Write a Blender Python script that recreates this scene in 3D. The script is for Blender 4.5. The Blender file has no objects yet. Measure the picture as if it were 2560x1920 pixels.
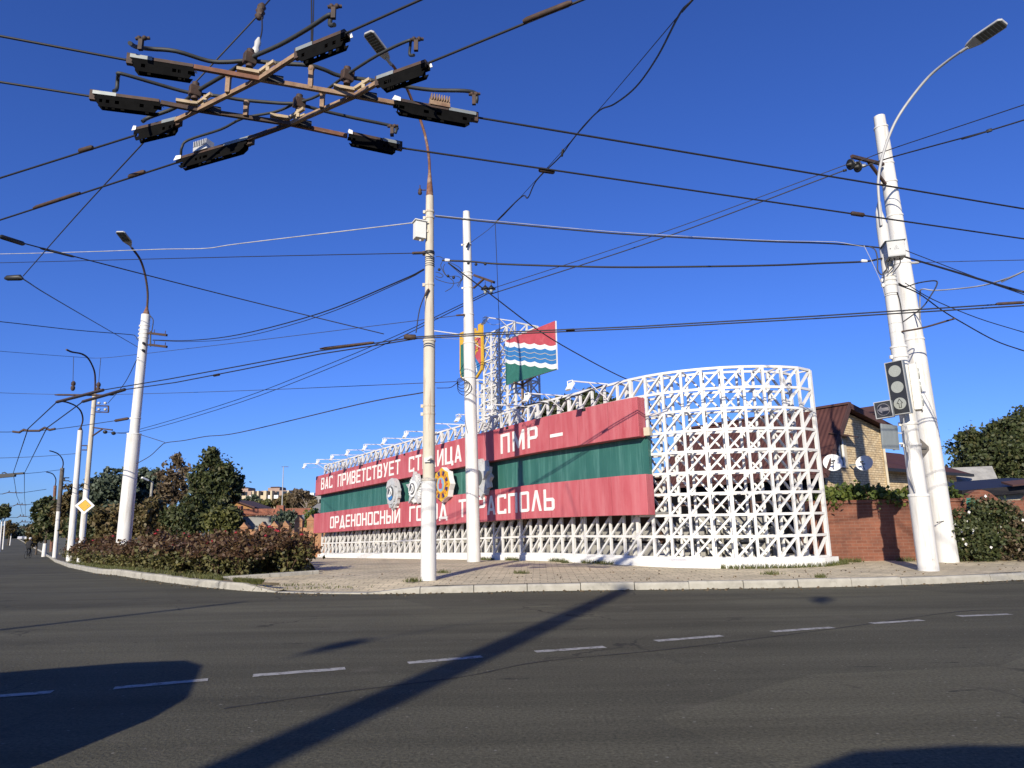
import bpy, bmesh, math, random
import numpy as np
from mathutils import Vector, Matrix, Quaternion
rnd = random.Random(7)
nrg = np.random.default_rng(11)
V = Vector
SC = bpy.context.scene
COL = SC.collection
rad = math.radians

# ------------------------------------------------------------------ surveying
# the camera stands 1.2 m above the road; sight lines measured through it and a
# known distance give the real positions of things
FPX, PIT, ROL, EYE = 1700.0, rad(11.8), rad(1.0), 1.2
_r0, _f, _u0 = V((1, 0, 0)), V((0, math.cos(PIT), math.sin(PIT))), V((0, -math.sin(PIT), math.cos(PIT)))
CR = _r0 * math.cos(ROL) - _u0 * math.sin(ROL)
CU = _r0 * math.sin(ROL) + _u0 * math.cos(ROL)
CAM = V((0, 0, EYE))

def sight(x, y):
    return CR * ((x - 1280) / FPX) - CU * ((y - 960) / FPX) + _f

def at(x, y, D):
    d = sight(x, y)
    return CAM + d * (D / d.y)

def atz(x, y, z):
    d = sight(x, y)
    return CAM + d * ((z - EYE) / d.z)

def terr(Y):
    if Y < 20.5: return 0.0
    if Y < 50: return -0.026 * (Y - 20.5)
    return -0.767 - 0.012 * (min(Y, 72) - 50)

def pav(Y):
    return terr(Y) + 0.13 + 0.015 * max(0.0, min(Y, 17.5) - 13.2)

def gnd(x, y, fz=terr):
    z = fz(15)
    for i in range(60):
        p = atz(x, y, min(z, 1.1))
        z = 0.5 * z + 0.5 * fz(max(3, min(p.y, 400)))
    return V((p.x, p.y, z))

# ------------------------------------------------------------------ mesh helper
class MB:
    def __init__(s):
        s.v = []; s.f = []; s.sm = []

    def add(s, vs, fs, smooth=False):
        o = len(s.v)
        s.v += [tuple(a) for a in vs]
        s.f += [[i + o for i in f] for f in fs]
        s.sm += [smooth] * len(fs)

    def box(s, c, size, M=None):
        hx, hy, hz = size[0] / 2, size[1] / 2, size[2] / 2
        vs = [V((a * hx, b * hy, d * hz)) for a in (-1, 1) for b in (-1, 1) for d in (-1, 1)]
        if M is not None: vs = [M @ q for q in vs]
        c = V(c)
        s.add([c + q for q in vs], [(0, 1, 3, 2), (4, 6, 7, 5), (0, 4, 5, 1), (2, 3, 7, 6), (0, 2, 6, 4), (1, 5, 7, 3)])

    def bar(s, a, b, w, h, up=(0, 0, 1), ext=0.0):
        a, b = V(a), V(b)
        d = (b - a)
        if d.length < 1e-6: return
        d.normalize()
        a = a - d * ext; b = b + d * ext
        up = V(up)
        x = d.cross(up)
        if x.length < 1e-4: x = d.cross(V((0, 1, 0)))
        x.normalize(); z = x.cross(d).normalized()
        vs = []
        for p in (a, b):
            for sx, sz in ((-1, -1), (1, -1), (1, 1), (-1, 1)):
                vs.append(p + x * (sx * w / 2) + z * (sz * h / 2))
        s.add(vs, [(0, 1, 2, 3), (7, 6, 5, 4), (0, 4, 5, 1), (1, 5, 6, 2), (2, 6, 7, 3), (3, 7, 4, 0)])

    def tube(s, pts, r, n=8, cap=True, smooth=True):
        pts = [V(p) for p in pts]
        rs = r if isinstance(r, (list, tuple)) else [r] * len(pts)
        rings = []
        prev = None
        for i, p in enumerate(pts):
            d = (pts[min(i + 1, len(pts) - 1)] - pts[max(i - 1, 0)])
            if d.length < 1e-9: d = V((0, 0, 1))
            d.normalize()
            if prev is None:
                x = d.cross(V((0, 0, 1)))
                if x.length < 0.05: x = d.cross(V((1, 0, 0)))
            else:
                x = prev - d * prev.dot(d)
            x.normalize(); prev = x
            y = d.cross(x)
            rings.append([p + (x * math.cos(2 * math.pi * k / n) + y * math.sin(2 * math.pi * k / n)) * rs[i] for k in range(n)])
        vs = [q for ring in rings for q in ring]
        fs = []
        for i in range(len(pts) - 1):
            for k in range(n):
                fs.append((i * n + k, i * n + (k + 1) % n, (i + 1) * n + (k + 1) % n, (i + 1) * n + k))
        s.add(vs, fs, smooth)
        if cap:
            s.add(rings[0], [tuple(range(n - 1, -1, -1))]); s.add(rings[-1], [tuple(range(n))])

    def prism(s, outline, o, ax, ay, t, az=None):
        # outline in (u,v) on plane o+u*ax+v*ay, thickness t along the normal
        ax, ay, o = V(ax), V(ay), V(o)
        n = (az or ax.cross(ay)).normalized()
        k = len(outline)
        A = [o + ax * u + ay * v for u, v in outline]
        B = [q + n * t for q in A]
        s.add(A + B, [tuple(range(k - 1, -1, -1)), tuple(range(k, 2 * k))] + [(i, (i + 1) % k, (i + 1) % k + k, i + k) for i in range(k)])

    def sphere(s, c, r, n=8, m=6, M=None):
        c = V(c); vs = []; fs = []
        rr = r if isinstance(r, (tuple, list)) else (r, r, r)
        for i in range(m + 1):
            th = math.pi * i / m
            for k in range(n):
                ph = 2 * math.pi * k / n
                q = V((math.sin(th) * math.cos(ph) * rr[0], math.sin(th) * math.sin(ph) * rr[1], math.cos(th) * rr[2]))
                if M is not None: q = M @ q
                vs.append(c + q)
        for i in range(m):
            for k in range(n):
                fs.append((i * n + k, (i + 1) * n + k, (i + 1) * n + (k + 1) % n, i * n + (k + 1) % n))
        s.add(vs, fs, True)

    def lathe(s, prof, c, axis=(0, 0, 1), n=14):
        ax = V(axis).normalized()
        x = ax.cross(V((0, 0, 1)))
        if x.length < 0.05: x = ax.cross(V((1, 0, 0)))
        x.normalize(); y = ax.cross(x); c = V(c)
        vs = []; fs = []
        for (r, h) in prof:
            for k in range(n):
                a = 2 * math.pi * k / n
                vs.append(c + ax * h + (x * math.cos(a) + y * math.sin(a)) * r)
        for i in range(len(prof) - 1):
            for k in range(n):
                fs.append((i * n + k, i * n + (k + 1) % n, (i + 1) * n + (k + 1) % n, (i + 1) * n + k))
        s.add(vs, fs, True)
        s.add(vs[:n], [tuple(range(n - 1, -1, -1))]); s.add(vs[-n:], [tuple(range(n))])

    def build(s, name, m, parent=None, bevel=0, fix=True):
        me = bpy.data.meshes.new(name)
        me.from_pydata(s.v, [], s.f)
        me.update()
        if fix:
            bm = bmesh.new(); bm.from_mesh(me)
            bmesh.ops.recalc_face_normals(bm, faces=bm.faces)
            bm.to_mesh(me); bm.free()
        if len(me.polygons) == len(s.sm):
            me.polygons.foreach_set('use_smooth', s.sm)
        o = bpy.data.objects.new(name, me)
        COL.objects.link(o)
        if m is not None:
            for mm in (m if isinstance(m, (list, tuple)) else [m]): me.materials.append(mm)
        if parent is not None:
            o.parent = parent
            o.matrix_parent_inverse = Matrix.Translation(-V(parent.location)) if parent.rotation_euler.z == 0 else parent.matrix_basis.inverted()
        if bevel:
            bv = o.modifiers.new('bevel', 'BEVEL'); bv.width = bevel; bv.segments = 2; bv.limit_method = 'ANGLE'
        return o

def tag(o, label=None, cat=None, group=None, kind=None):
    if label: o['label'] = label
    if cat: o['category'] = cat
    if group: o['group'] = group
    if kind: o['kind'] = kind
    return o

def thing(name, loc, label, cat, group=None):
    o = bpy.data.objects.new(name, None)
    o.empty_display_size = 0.2
    o.location = V(loc)
    COL.objects.link(o)
    return tag(o, label, cat, group)

def copy_tree(o, parent=None, delta=None, label=None, loc=None, rz=None):
    c = o.copy(); COL.objects.link(c)
    if parent is not None: c.parent = parent
    if loc is not None: c.location = loc
    if rz is not None: c.rotation_euler = (0, 0, rz)
    if label: c['label'] = label
    for ch in list(o.children): copy_tree(ch, c)
    return c

def spline(pts, k=8):
    pts = [V(p) for p in pts]
    if len(pts) == 2: return pts
    P = [pts[0] * 2 - pts[1]] + pts + [pts[-1] * 2 - pts[-2]]
    out = []
    for i in range(1, len(P) - 2):
        a, b, c, d = P[i - 1], P[i], P[i + 1], P[i + 2]
        for j in range(k):
            t = j / k
            out.append(0.5 * ((2 * b) + (c - a) * t + (2 * a - 5 * b + 4 * c - d) * t * t + (3 * b - a - 3 * c + d) * t ** 3))
    out.append(pts[-1])
    return out

# ------------------------------------------------------------------ materials
def nodes(name):
    m = bpy.data.materials.new(name); m.use_nodes = True
    nt = m.node_tree
    return m, nt, nt.nodes['Principled BSDF']

def N(nt, t, **kw):
    n = nt.nodes.new(t)
    for k, v in kw.items():
        if k.startswith('i_'): n.inputs[k[2:].replace('_', ' ')].default_value = v
        else: setattr(n, k, v)
    return n

def ramp(nt, fac, stops):
    r = nt.nodes.new('ShaderNodeValToRGB')
    el = r.color_ramp.elements
    while len(el) < len(stops): el.new(0.5)
    for e, (p, c) in zip(el, stops):
        e.position = p; e.color = (c[0], c[1], c[2], 1)
    nt.links.new(fac, r.inputs['Fac'])
    return r

def wpos(nt, scale=(1, 1, 1), rot=(0, 0, 0), loc=(0, 0, 0), coord='pos'):
    if coord == 'pos': g = nt.nodes.new('ShaderNodeNewGeometry').outputs['Position']
    else: g = nt.nodes.new('ShaderNodeTexCoord').outputs['Object']
    mp = nt.nodes.new('ShaderNodeMapping')
    mp.inputs['Scale'].default_value = scale
    mp.inputs['Rotation'].default_value = rot
    mp.inputs['Location'].default_value = loc
    nt.links.new(g, mp.inputs['Vector'])
    return mp.outputs[0]

def noise(nt, vec, scale, detail=4, rough=0.6):
    n = nt.nodes.new('ShaderNodeTexNoise')
    n.inputs['Scale'].default_value = scale; n.inputs['Detail'].default_value = detail; n.inputs['Roughness'].default_value = rough
    nt.links.new(vec, n.inputs['Vector'])
    return n.outputs['Fac']

def mixc(nt, fac, a, b, mode='MIX'):
    m = nt.nodes.new('ShaderNodeMix'); m.data_type = 'RGBA'; m.blend_type = mode
    if isinstance(fac, (int, float)): m.inputs[0].default_value = fac
    else: nt.links.new(fac, m.inputs[0])
    for i, x in ((6, a), (7, b)):
        if isinstance(x, tuple): m.inputs[i].default_value = (*x[:3], 1)
        else: nt.links.new(x, m.inputs[i])
    return m.outputs[2]

def bumpn(nt, h, bs, strength=0.3, dist=0.02):
    b = nt.nodes.new('ShaderNodeBump')
    b.inputs['Strength'].default_value = strength; b.inputs['Distance'].default_value = dist
    nt.links.new(h, b.inputs['Height']); nt.links.new(b.outputs[0], bs.inputs['Normal'])

def mat(name, c1, c2=None, scale=6, rough=0.7, metal=0.0, bump=0.0, stretch=(1, 1, 1), stain=None, stain_scale=1.5, stain_lo=0.55, stain_hi=0.75, detail=5, stain_stretch=None):
    m, nt, bs = nodes(name)
    bs.inputs['Roughness'].default_value = rough; bs.inputs['Metallic'].default_value = metal
    if c2 is None: c2 = tuple(x * 0.8 for x in c1)
    kk = 0.86 if max(c1) > 0.7 and min(c1) > .5 else 0.74
    c1 = tuple(x * kk for x in c1); c2 = tuple(x * kk for x in c2)
    if stain: stain = tuple(x * 0.74 for x in stain)
    vec = wpos(nt, stretch)
    f = noise(nt, vec, scale, detail)
    col = ramp(nt, f, [(0.3, c2), (0.7, c1)]).outputs[0]
    if stain:
        v2 = wpos(nt, stain_stretch or stretch, loc=(3.1, 7.7, 1.3))
        f2 = noise(nt, v2, stain_scale, 6, 0.7)
        rr = ramp(nt, f2, [(stain_lo, (0, 0, 0)), (stain_hi, (1, 1, 1))])
        col = mixc(nt, rr.outputs[0], col, stain)
    nt.links.new(col, bs.inputs['Base Color'])
    if bump: bumpn(nt, f, bs, bump)
    return m

def leafmat(name, stops, rough=0.6, trans=0.25):
    m, nt, bs = nodes(name)
    g = nt.nodes.new('ShaderNodeNewGeometry')
    r = ramp(nt, g.outputs['Random Per Island'], stops)
    f = noise(nt, wpos(nt), 1.1, 3)
    col = mixc(nt, f, r.outputs[0], tuple(x * 0.55 for x in stops[len(stops) // 2][1]))
    nt.links.new(col, bs.inputs['Base Color'])
    bs.inputs['Roughness'].default_value = rough
    tr = nt.nodes.new('ShaderNodeBsdfTranslucent'); nt.links.new(col, tr.inputs['Color'])
    mx = nt.nodes.new('ShaderNodeMixShader'); mx.inputs[0].default_value = trans
    nt.links.new(bs.outputs[0], mx.inputs[1]); nt.links.new(tr.outputs[0], mx.inputs[2])
    nt.links.new(mx.outputs[0], nt.nodes['Material Output'].inputs['Surface'])
    return m

def brickmat(name, c1, c2, mortar, bw, bh, msize, dir2, rough=0.85, offset=0.5, bias=0.0):
    # bricks on vertical faces: u along the horizontal direction dir2, v = height
    m, nt, bs = nodes(name)
    c1, c2, mortar = [tuple(x * .76 for x in c) for c in (c1, c2, mortar)]
    g = nt.nodes.new('ShaderNodeNewGeometry').outputs['Position']
    dt = nt.nodes.new('ShaderNodeVectorMath'); dt.operation = 'DOT_PRODUCT'
    nt.links.new(g, dt.inputs[0]); dt.inputs[1].default_value = (dir2[0], dir2[1], 0)
    sp = nt.nodes.new('ShaderNodeSeparateXYZ'); nt.links.new(g, sp.inputs[0])
    cb = nt.nodes.new('ShaderNodeCombineXYZ')
    nt.links.new(dt.outputs['Value'], cb.inputs[0]); nt.links.new(sp.outputs[2], cb.inputs[1])
    b = nt.nodes.new('ShaderNodeTexBrick')
    b.offset = offset
    for k, v in (('Color1', c1), ('Color2', c2), ('Mortar', mortar)): b.inputs[k].default_value = (*v, 1)
    b.inputs['Scale'].default_value = 1.0; b.inputs['Mortar Size'].default_value = msize
    b.inputs['Mortar Smooth'].default_value = 0.3; b.inputs['Bias'].default_value = bias
    b.inputs['Brick Width'].default_value = bw; b.inputs['Row Height'].default_value = bh
    nt.links.new(cb.outputs[0], b.inputs['Vector'])
    f = noise(nt, g, 2.2, 6, 0.7)
    dk = ramp(nt, f, [(0.35, (0.62, 0.6, 0.6)), (0.65, (1.08, 1.05, 1.0))])
    col = mixc(nt, 1.0, b.outputs['Color'], dk.outputs[0], 'MULTIPLY')
    nt.links.new(col, bs.inputs['Base Color']); bs.inputs['Roughness'].default_value = rough
    bumpn(nt, b.outputs['Fac'], bs, -0.5, 0.01)
    return m

M = {}
M['pole_white'] = mat('pole_white', (0.72, 0.71, 0.675), (0.61, 0.6, 0.565), 2.2, 0.8, bump=0.25, stretch=(1, 1, 0.5), stain=(0.36, 0.31, 0.23), stain_scale=1.7, stain_lo=0.52, stain_hi=0.8, stain_stretch=(5, 5, 0.35))
M['pole_rusty'] = mat('pole_rusty', (0.7, 0.645, 0.52), (0.58, 0.52, 0.41), 3.0, 0.8, bump=0.25, stretch=(1, 1, 0.3), stain=(0.3, 0.15, 0.07), stain_scale=1.5, stain_lo=0.52, stain_hi=0.72, stain_stretch=(7, 7, 0.45))
for nm in ('pole_white', 'pole_rusty'):
    nt_ = M[nm].node_tree; bs_ = nt_.nodes['Principled BSDF']; src = bs_.inputs['Base Color'].links[0].from_socket
    v_ = wpos(nt_, (1, 1, .6), loc=(2, 5, 1))
    ch_ = ramp(nt_, noise(nt_, v_, 5.5, 7, .72), [(.645, (0, 0, 0)), (.67, (1, 1, 1))]).outputs[0]
    gate = ramp(nt_, noise(nt_, wpos(nt_, loc=(7, 1, 4)), .9, 3), [(.47, (0, 0, 0)), (.6, (1, 1, 1))]).outputs[0]
    f_ = mixc(nt_, 1.0, ch_, gate, 'MULTIPLY')
    nt_.links.new(mixc(nt_, f_, src, (.25, .23, .19)), bs_.inputs['Base Color'])
M['pole_grey'] = mat('pole_grey', (0.16, 0.145, 0.13), (0.09, 0.08, 0.07), 3.0, 0.85, bump=0.1)
M['rust'] = mat('rust', (0.26, 0.11, 0.055), (0.1, 0.045, 0.03), 9, 0.8, bump=0.2, stain=(0.45, 0.33, 0.24), stain_scale=4)
M['rust_dark'] = mat('rust_dark', (0.09, 0.045, 0.028), (0.03, 0.02, 0.016), 12, 0.75, bump=0.2)
M['rust_pale'] = mat('rust_pale', (0.42, 0.29, 0.18), (0.2, 0.11, 0.065), 9, 0.8, bump=0.2, stain=(0.12, 0.055, 0.03), stain_scale=7)
M['beige'] = mat('beige', (0.55, 0.44, 0.29), (0.4, 0.3, 0.18), 10, 0.75, stain=(0.2, 0.09, 0.04), stain_scale=9)
M['black'] = mat('black', (0.02, 0.02, 0.02), (0.012, 0.012, 0.012), 10, 0.55)
M['black_matt'] = mat('black_matt', (0.014, 0.013, 0.013), (0.008, 0.008, 0.008), 10, 0.9)
M['plate_black'] = mat('plate_black', (0.007, 0.007, 0.007), (0.003, 0.003, 0.003), 10, 0.95)
M['plate_black'].node_tree.nodes['Principled BSDF'].inputs['Specular IOR Level'].default_value = 0.1
M['wire'] = mat('wire', (0.018, 0.018, 0.022), (0.012, 0.012, 0.014), 10, 0.6)
M['wire_grey'] = mat('wire_grey', (0.06, 0.06, 0.065), (0.04, 0.04, 0.042), 10, 0.6)
M['wire_white'] = mat('wire_white', (0.6, 0.6, 0.6), (0.35, 0.35, 0.35), 3, 0.6)
M['cable'] = mat('cable', (0.035, 0.042, 0.045), (0.02, 0.022, 0.024), 8, 0.65)
M['lattice'] = mat('lattice', (0.73, 0.72, 0.69), (0.64, 0.63, 0.6), 5, 0.6, stain=(0.42, 0.33, 0.24), stain_scale=4.5, stain_lo=0.66, stain_hi=0.8)
M['plaster'] = mat('plaster', (0.82, 0.81, 0.78), (0.7, 0.69, 0.65), 4, 0.85, bump=0.15, stain=(0.45, 0.42, 0.36), stain_scale=1.3, stain_lo=0.62, stain_hi=0.85)
M['red'] = mat('red', (0.58, 0.14, 0.16), (0.46, 0.075, 0.09), 2.0, 0.6, stretch=(1.2, 1.2, 0.35), stain=(0.62, 0.2, 0.215), stain_scale=1.3, stain_lo=0.46, stain_hi=0.72, stain_stretch=(3, 3, 0.3))
M['seam'] = mat('seam', (0.3, 0.05, 0.06), None, 5, .7)
M['green'] = mat('green', (0.045, 0.17, 0.14), (0.025, 0.12, 0.1), 2.0, 0.5, stretch=(1.5, 1.5, 0.3), stain=(0.12, 0.3, 0.26), stain_scale=1.4, stain_lo=0.5, stain_hi=0.75, stain_stretch=(4, 4, 0.25))
M['letter'] = mat('letter', (0.84, 0.82, 0.78), (0.75, 0.71, 0.66), 4, 0.7)
M['silver'] = mat('silver', (0.62, 0.63, 0.63), (0.48, 0.49, 0.5), 7, 0.5, bump=0.1, stain=(0.25, 0.25, 0.25), stain_scale=5, stain_lo=0.6, stain_hi=0.8)
M['medal_dark'] = mat('medal_dark', (0.12, 0.125, 0.13), None, 7, 0.5)
M['white'] = mat('white', (0.82, 0.82, 0.8), (0.75, 0.75, 0.73), 6, 0.55)
M['yellow'] = mat('yellow', (0.8, 0.5, 0.04), (0.7, 0.4, 0.03), 6, 0.5)
M['orange'] = mat('orange', (0.6, 0.15, 0.03), None, 6, 0.5)
M['purple'] = mat('purple', (0.07, 0.04, 0.16), None, 6, 0.5)
M['blue'] = mat('blue', (0.05, 0.23, 0.55), (0.04, 0.19, 0.48), 6, 0.5)
M['pale_blue'] = mat('pale_blue', (0.3, 0.5, 0.66), None, 6, 0.5)
M['flag_red'] = mat('flag_red', (0.62, 0.1, 0.12), (0.5, 0.075, 0.09), 4, 0.5, stain=(0.66, 0.2, 0.2), stain_scale=3)
M['flag_green'] = mat('flag_green', (0.045, 0.2, 0.15), (0.035, 0.16, 0.12), 4, 0.5, stain=(0.08, 0.26, 0.2), stain_scale=3)
M['lamp_grey'] = mat('lamp_grey', (0.5, 0.5, 0.49), (0.42, 0.42, 0.41), 6, 0.5)
M['led'] = mat('led', (0.07, 0.075, 0.07), (0.045, 0.05, 0.045), 30, 0.35)
M['box_grey'] = mat('box_grey', (0.5, 0.51, 0.5), (0.43, 0.44, 0.43), 5, 0.5, metal=0.1, stain=(0.3, 0.29, 0.27), stain_scale=3)
M['tin'] = mat('tin', (0.3, 0.33, 0.33), (0.23, 0.26, 0.26), 4, 0.5, metal=0.2, stretch=(3, 3, 0.5))
M['box_white'] = mat('box_white', (0.78, 0.77, 0.72), (0.7, 0.69, 0.63), 5, 0.6, stain=(0.4, 0.25, 0.15), stain_scale=4, stain_lo=0.68, stain_hi=0.85)
M['lens'] = mat('lens', (0.42, 0.44, 0.4), (0.33, 0.35, 0.31), 50, 0.35)
M['lens_dark'] = mat('lens_dark', (0.03, 0.028, 0.033), None, 20, 0.3)
M['arrow_grey'] = mat('arrow_grey', (0.27, 0.26, 0.27), None, 20, 0.5)
M['signal_black'] = mat('signal_black', (0.025, 0.027, 0.032), None, 10, 0.5)
M['porcelain'] = mat('porcelain', (0.7, 0.7, 0.66), (0.5, 0.5, 0.47), 8, 0.3)
M['kerb'] = mat('kerb', (0.5, 0.475, 0.4), (0.36, 0.34, 0.285), 5, 0.9, bump=0.4, stain=(0.2, 0.19, 0.16), stain_scale=3.5, stain_lo=0.55, stain_hi=0.78)
M['marking'] = mat('marking', (0.5, 0.49, 0.45), (0.34, 0.335, 0.31), 14, 0.8, bump=0.3, stain=(0.11, 0.105, 0.09), stain_scale=18, stain_lo=0.5, stain_hi=0.64)
M['soil'] = mat('soil', (0.13, 0.1, 0.06), (0.07, 0.055, 0.035), 5, 0.95, bump=0.5, stain=(0.1, 0.11, 0.04), stain_scale=2)
M['concrete'] = mat('concrete', (0.4, 0.39, 0.35), (0.28, 0.27, 0.25), 3, 0.9, bump=0.2, stain=(0.2, 0.19, 0.17), stain_scale=1.2)
M['roof_brown'] = mat('roof_brown', (0.1, 0.045, 0.04), (0.07, 0.032, 0.028), 5, 0.85)
M['wood_brown'] = mat('wood_brown', (0.12, 0.06, 0.04), (0.07, 0.035, 0.025), 4, 0.7, stretch=(6, 6, 0.4))
M['wood_ochre'] = mat('wood_ochre', (0.38, 0.18, 0.04), (0.28, 0.12, 0.025), 3, 0.7, stretch=(8, 8, 0.3))
M['slate'] = mat('slate', (0.3, 0.3, 0.28), (0.2, 0.2, 0.185), 6, 0.9, bump=0.2, stain=(0.12, 0.12, 0.11), stain_scale=2)
M['tar'] = mat('tar', (0.02, 0.018, 0.02), (0.012, 0.01, 0.012), 5, 0.6, bump=0.3)
M['cream'] = mat('cream', (0.66, 0.58, 0.43), (0.55, 0.48, 0.35), 4, 0.85, stain=(0.4, 0.34, 0.25), stain_scale=2)
M['render_grey'] = mat('render_grey', (0.36, 0.355, 0.33), (0.27, 0.265, 0.25), 1.6, 0.9, stain=(0.18, 0.18, 0.165), stain_scale=0.7)
M['glass'] = mat('glass', (0.02, 0.023, 0.027), None, 3, 0.08)
M['eave_shade_glass'] = mat('eave_shade_glass', (0.012, 0.011, 0.012), (0.008, 0.008, 0.008), 2, 0.25)
M['bark'] = mat('bark', (0.12, 0.09, 0.065), (0.06, 0.045, 0.032), 6, 0.95, bump=0.4, stretch=(4, 4, 0.6))
M['bark_pale'] = mat('bark_pale', (0.36, 0.3, 0.25), (0.25, 0.2, 0.16), 6, 0.95, bump=0.3, stretch=(4, 4, 0.6))
M['bark_white'] = mat('bark_white', (0.75, 0.74, 0.7), (0.6, 0.58, 0.54), 6, 0.95)
M['stem'] = mat('stem', (0.16, 0.09, 0.055), (0.09, 0.06, 0.035), 9, 0.9)
M['cloth_dark'] = mat('cloth_dark', (0.02, 0.02, 0.024), None, 12, 0.9)
M['cloth_trouser'] = mat('cloth_trouser', (0.035, 0.035, 0.045), None, 12, 0.9)
M['skin'] = mat('skin', (0.45, 0.27, 0.19), None, 8, 0.6)
M['cap'] = mat('cap', (0.7, 0.7, 0.7), None, 8, 0.8)
M['car_silver'] = mat('car_silver', (0.45, 0.46, 0.47), None, 8, 0.3, metal=0.5)
M['car_white'] = mat('car_white', (0.75, 0.75, 0.75), None, 8, 0.3)
M['rubber'] = mat('rubber', (0.02, 0.02, 0.02), None, 8, 0.9)
M['leaf_dark'] = leafmat('leaf_dark', [(0.0, (0.025, 0.040, 0.014)), (0.5, (0.048, 0.071, 0.021)), (0.85, (0.086, 0.098, 0.029)), (1.0, (0.149, 0.115, 0.046))])
M['leaf_autumn'] = leafmat('leaf_autumn', [(0.0, (0.065, 0.058, 0.023)), (0.45, (0.111, 0.098, 0.033)), (0.8, (0.169, 0.124, 0.046)), (1.0, (0.260, 0.156, 0.065))])
M['leaf_olive'] = leafmat('leaf_olive', [(0.0, (0.05, 0.06, 0.015)), (0.5, (0.1, 0.11, 0.025)), (1.0, (0.19, 0.17, 0.04))])
M['leaf_blue'] = leafmat('leaf_blue', [(0.0, (0.047, 0.068, 0.041)), (0.5, (0.081, 0.108, 0.068)), (1.0, (0.149, 0.176, 0.108))])
M['leaf_brown'] = leafmat('leaf_brown', [(0.0, (0.084, 0.060, 0.036)), (0.5, (0.144, 0.102, 0.054)), (1.0, (0.240, 0.180, 0.108))])
M['leaf_rose'] = leafmat('leaf_rose', [(0.0, (0.035, 0.046, 0.012)), (0.35, (0.085, 0.095, 0.024)), (0.7, (0.14, 0.125, 0.036)), (1.0, (0.3, 0.26, 0.1))])
M['leaf_rose_red'] = leafmat('leaf_rose_red', [(0.0, (0.04, 0.015, 0.01)), (0.4, (0.085, 0.035, 0.018)), (0.75, (0.12, 0.068, 0.026)), (1.0, (0.24, 0.17, 0.07))])
M['leaf_vine'] = leafmat('leaf_vine', [(0.0, (0.05, 0.08, 0.012)), (0.5, (0.1, 0.14, 0.02)), (1.0, (0.18, 0.2, 0.035))])
M['petal_red'] = mat('petal_red', (0.4, 0.015, 0.03), None, 20, 0.6)
M['petal_white'] = mat('petal_white', (0.8, 0.78, 0.75), None, 20, 0.6)
M['grass'] = leafmat('grass', [(0.0, (0.06, 0.075, 0.02)), (0.5, (0.11, 0.13, 0.03)), (1.0, (0.24, 0.2, 0.08))])
# ------------------------------------------------------------------ ground, road, pavement
SUN_AZ, SUN_EL = rad(16.5), rad(21.5)
SUNV = V((-math.sin(SUN_AZ) * math.cos(SUN_EL), -math.cos(SUN_AZ) * math.cos(SUN_EL), math.sin(SUN_EL)))

def lerp_tab(tab, x):
    if x <= tab[0][0]: return tab[0][1]
    for (a, b), (c, d) in zip(tab, tab[1:]):
        if x <= c: return b + (d - b) * (x - a) / (c - a)
    return tab[-1][1]

KR = [(-4.72, 13.90), (-3.3, 13.3), (-1.9, 13.17), (0.47, 13.27), (1.5, 13.22), (3.5, 13.08), (5.5, 13.05), (6.6, 13.1), (8.7, 13.47), (11, 14.2), (14, 15.6), (20, 19), (40, 32)]
KL = [(-4.72, 13.94), (-5.43, 14.33), (-6.57, 15.28), (-8.7, 17.35), (-12.85, 21.73), (-20.5, 32.2), (-30.4, 46.5), (-44.0, 66.0), (-58.6, 86.5), (-84.0, 121.5), (-173.5, 245.0), (-420, 585)]
KLx = [(y, x) for x, y in KL]

def sheet(name, rows, m, zf):
    # rows: (Y, xl, xr)
    mb = MB(); vs = []; fs = []
    for Y, a, b in rows:
        vs += [(a, Y, zf(Y)), (b, Y, zf(Y))]
    for i in range(len(rows) - 1):
        k = 2 * i
        fs.append((k, k + 1, k + 3, k + 2))
    mb.add(vs, fs)
    return mb.build(name, m)

def ys(a, b, st):
    out = [a]
    while out[-1] + st < b: out.append(out[-1] + st)
    return out + [b]

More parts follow.
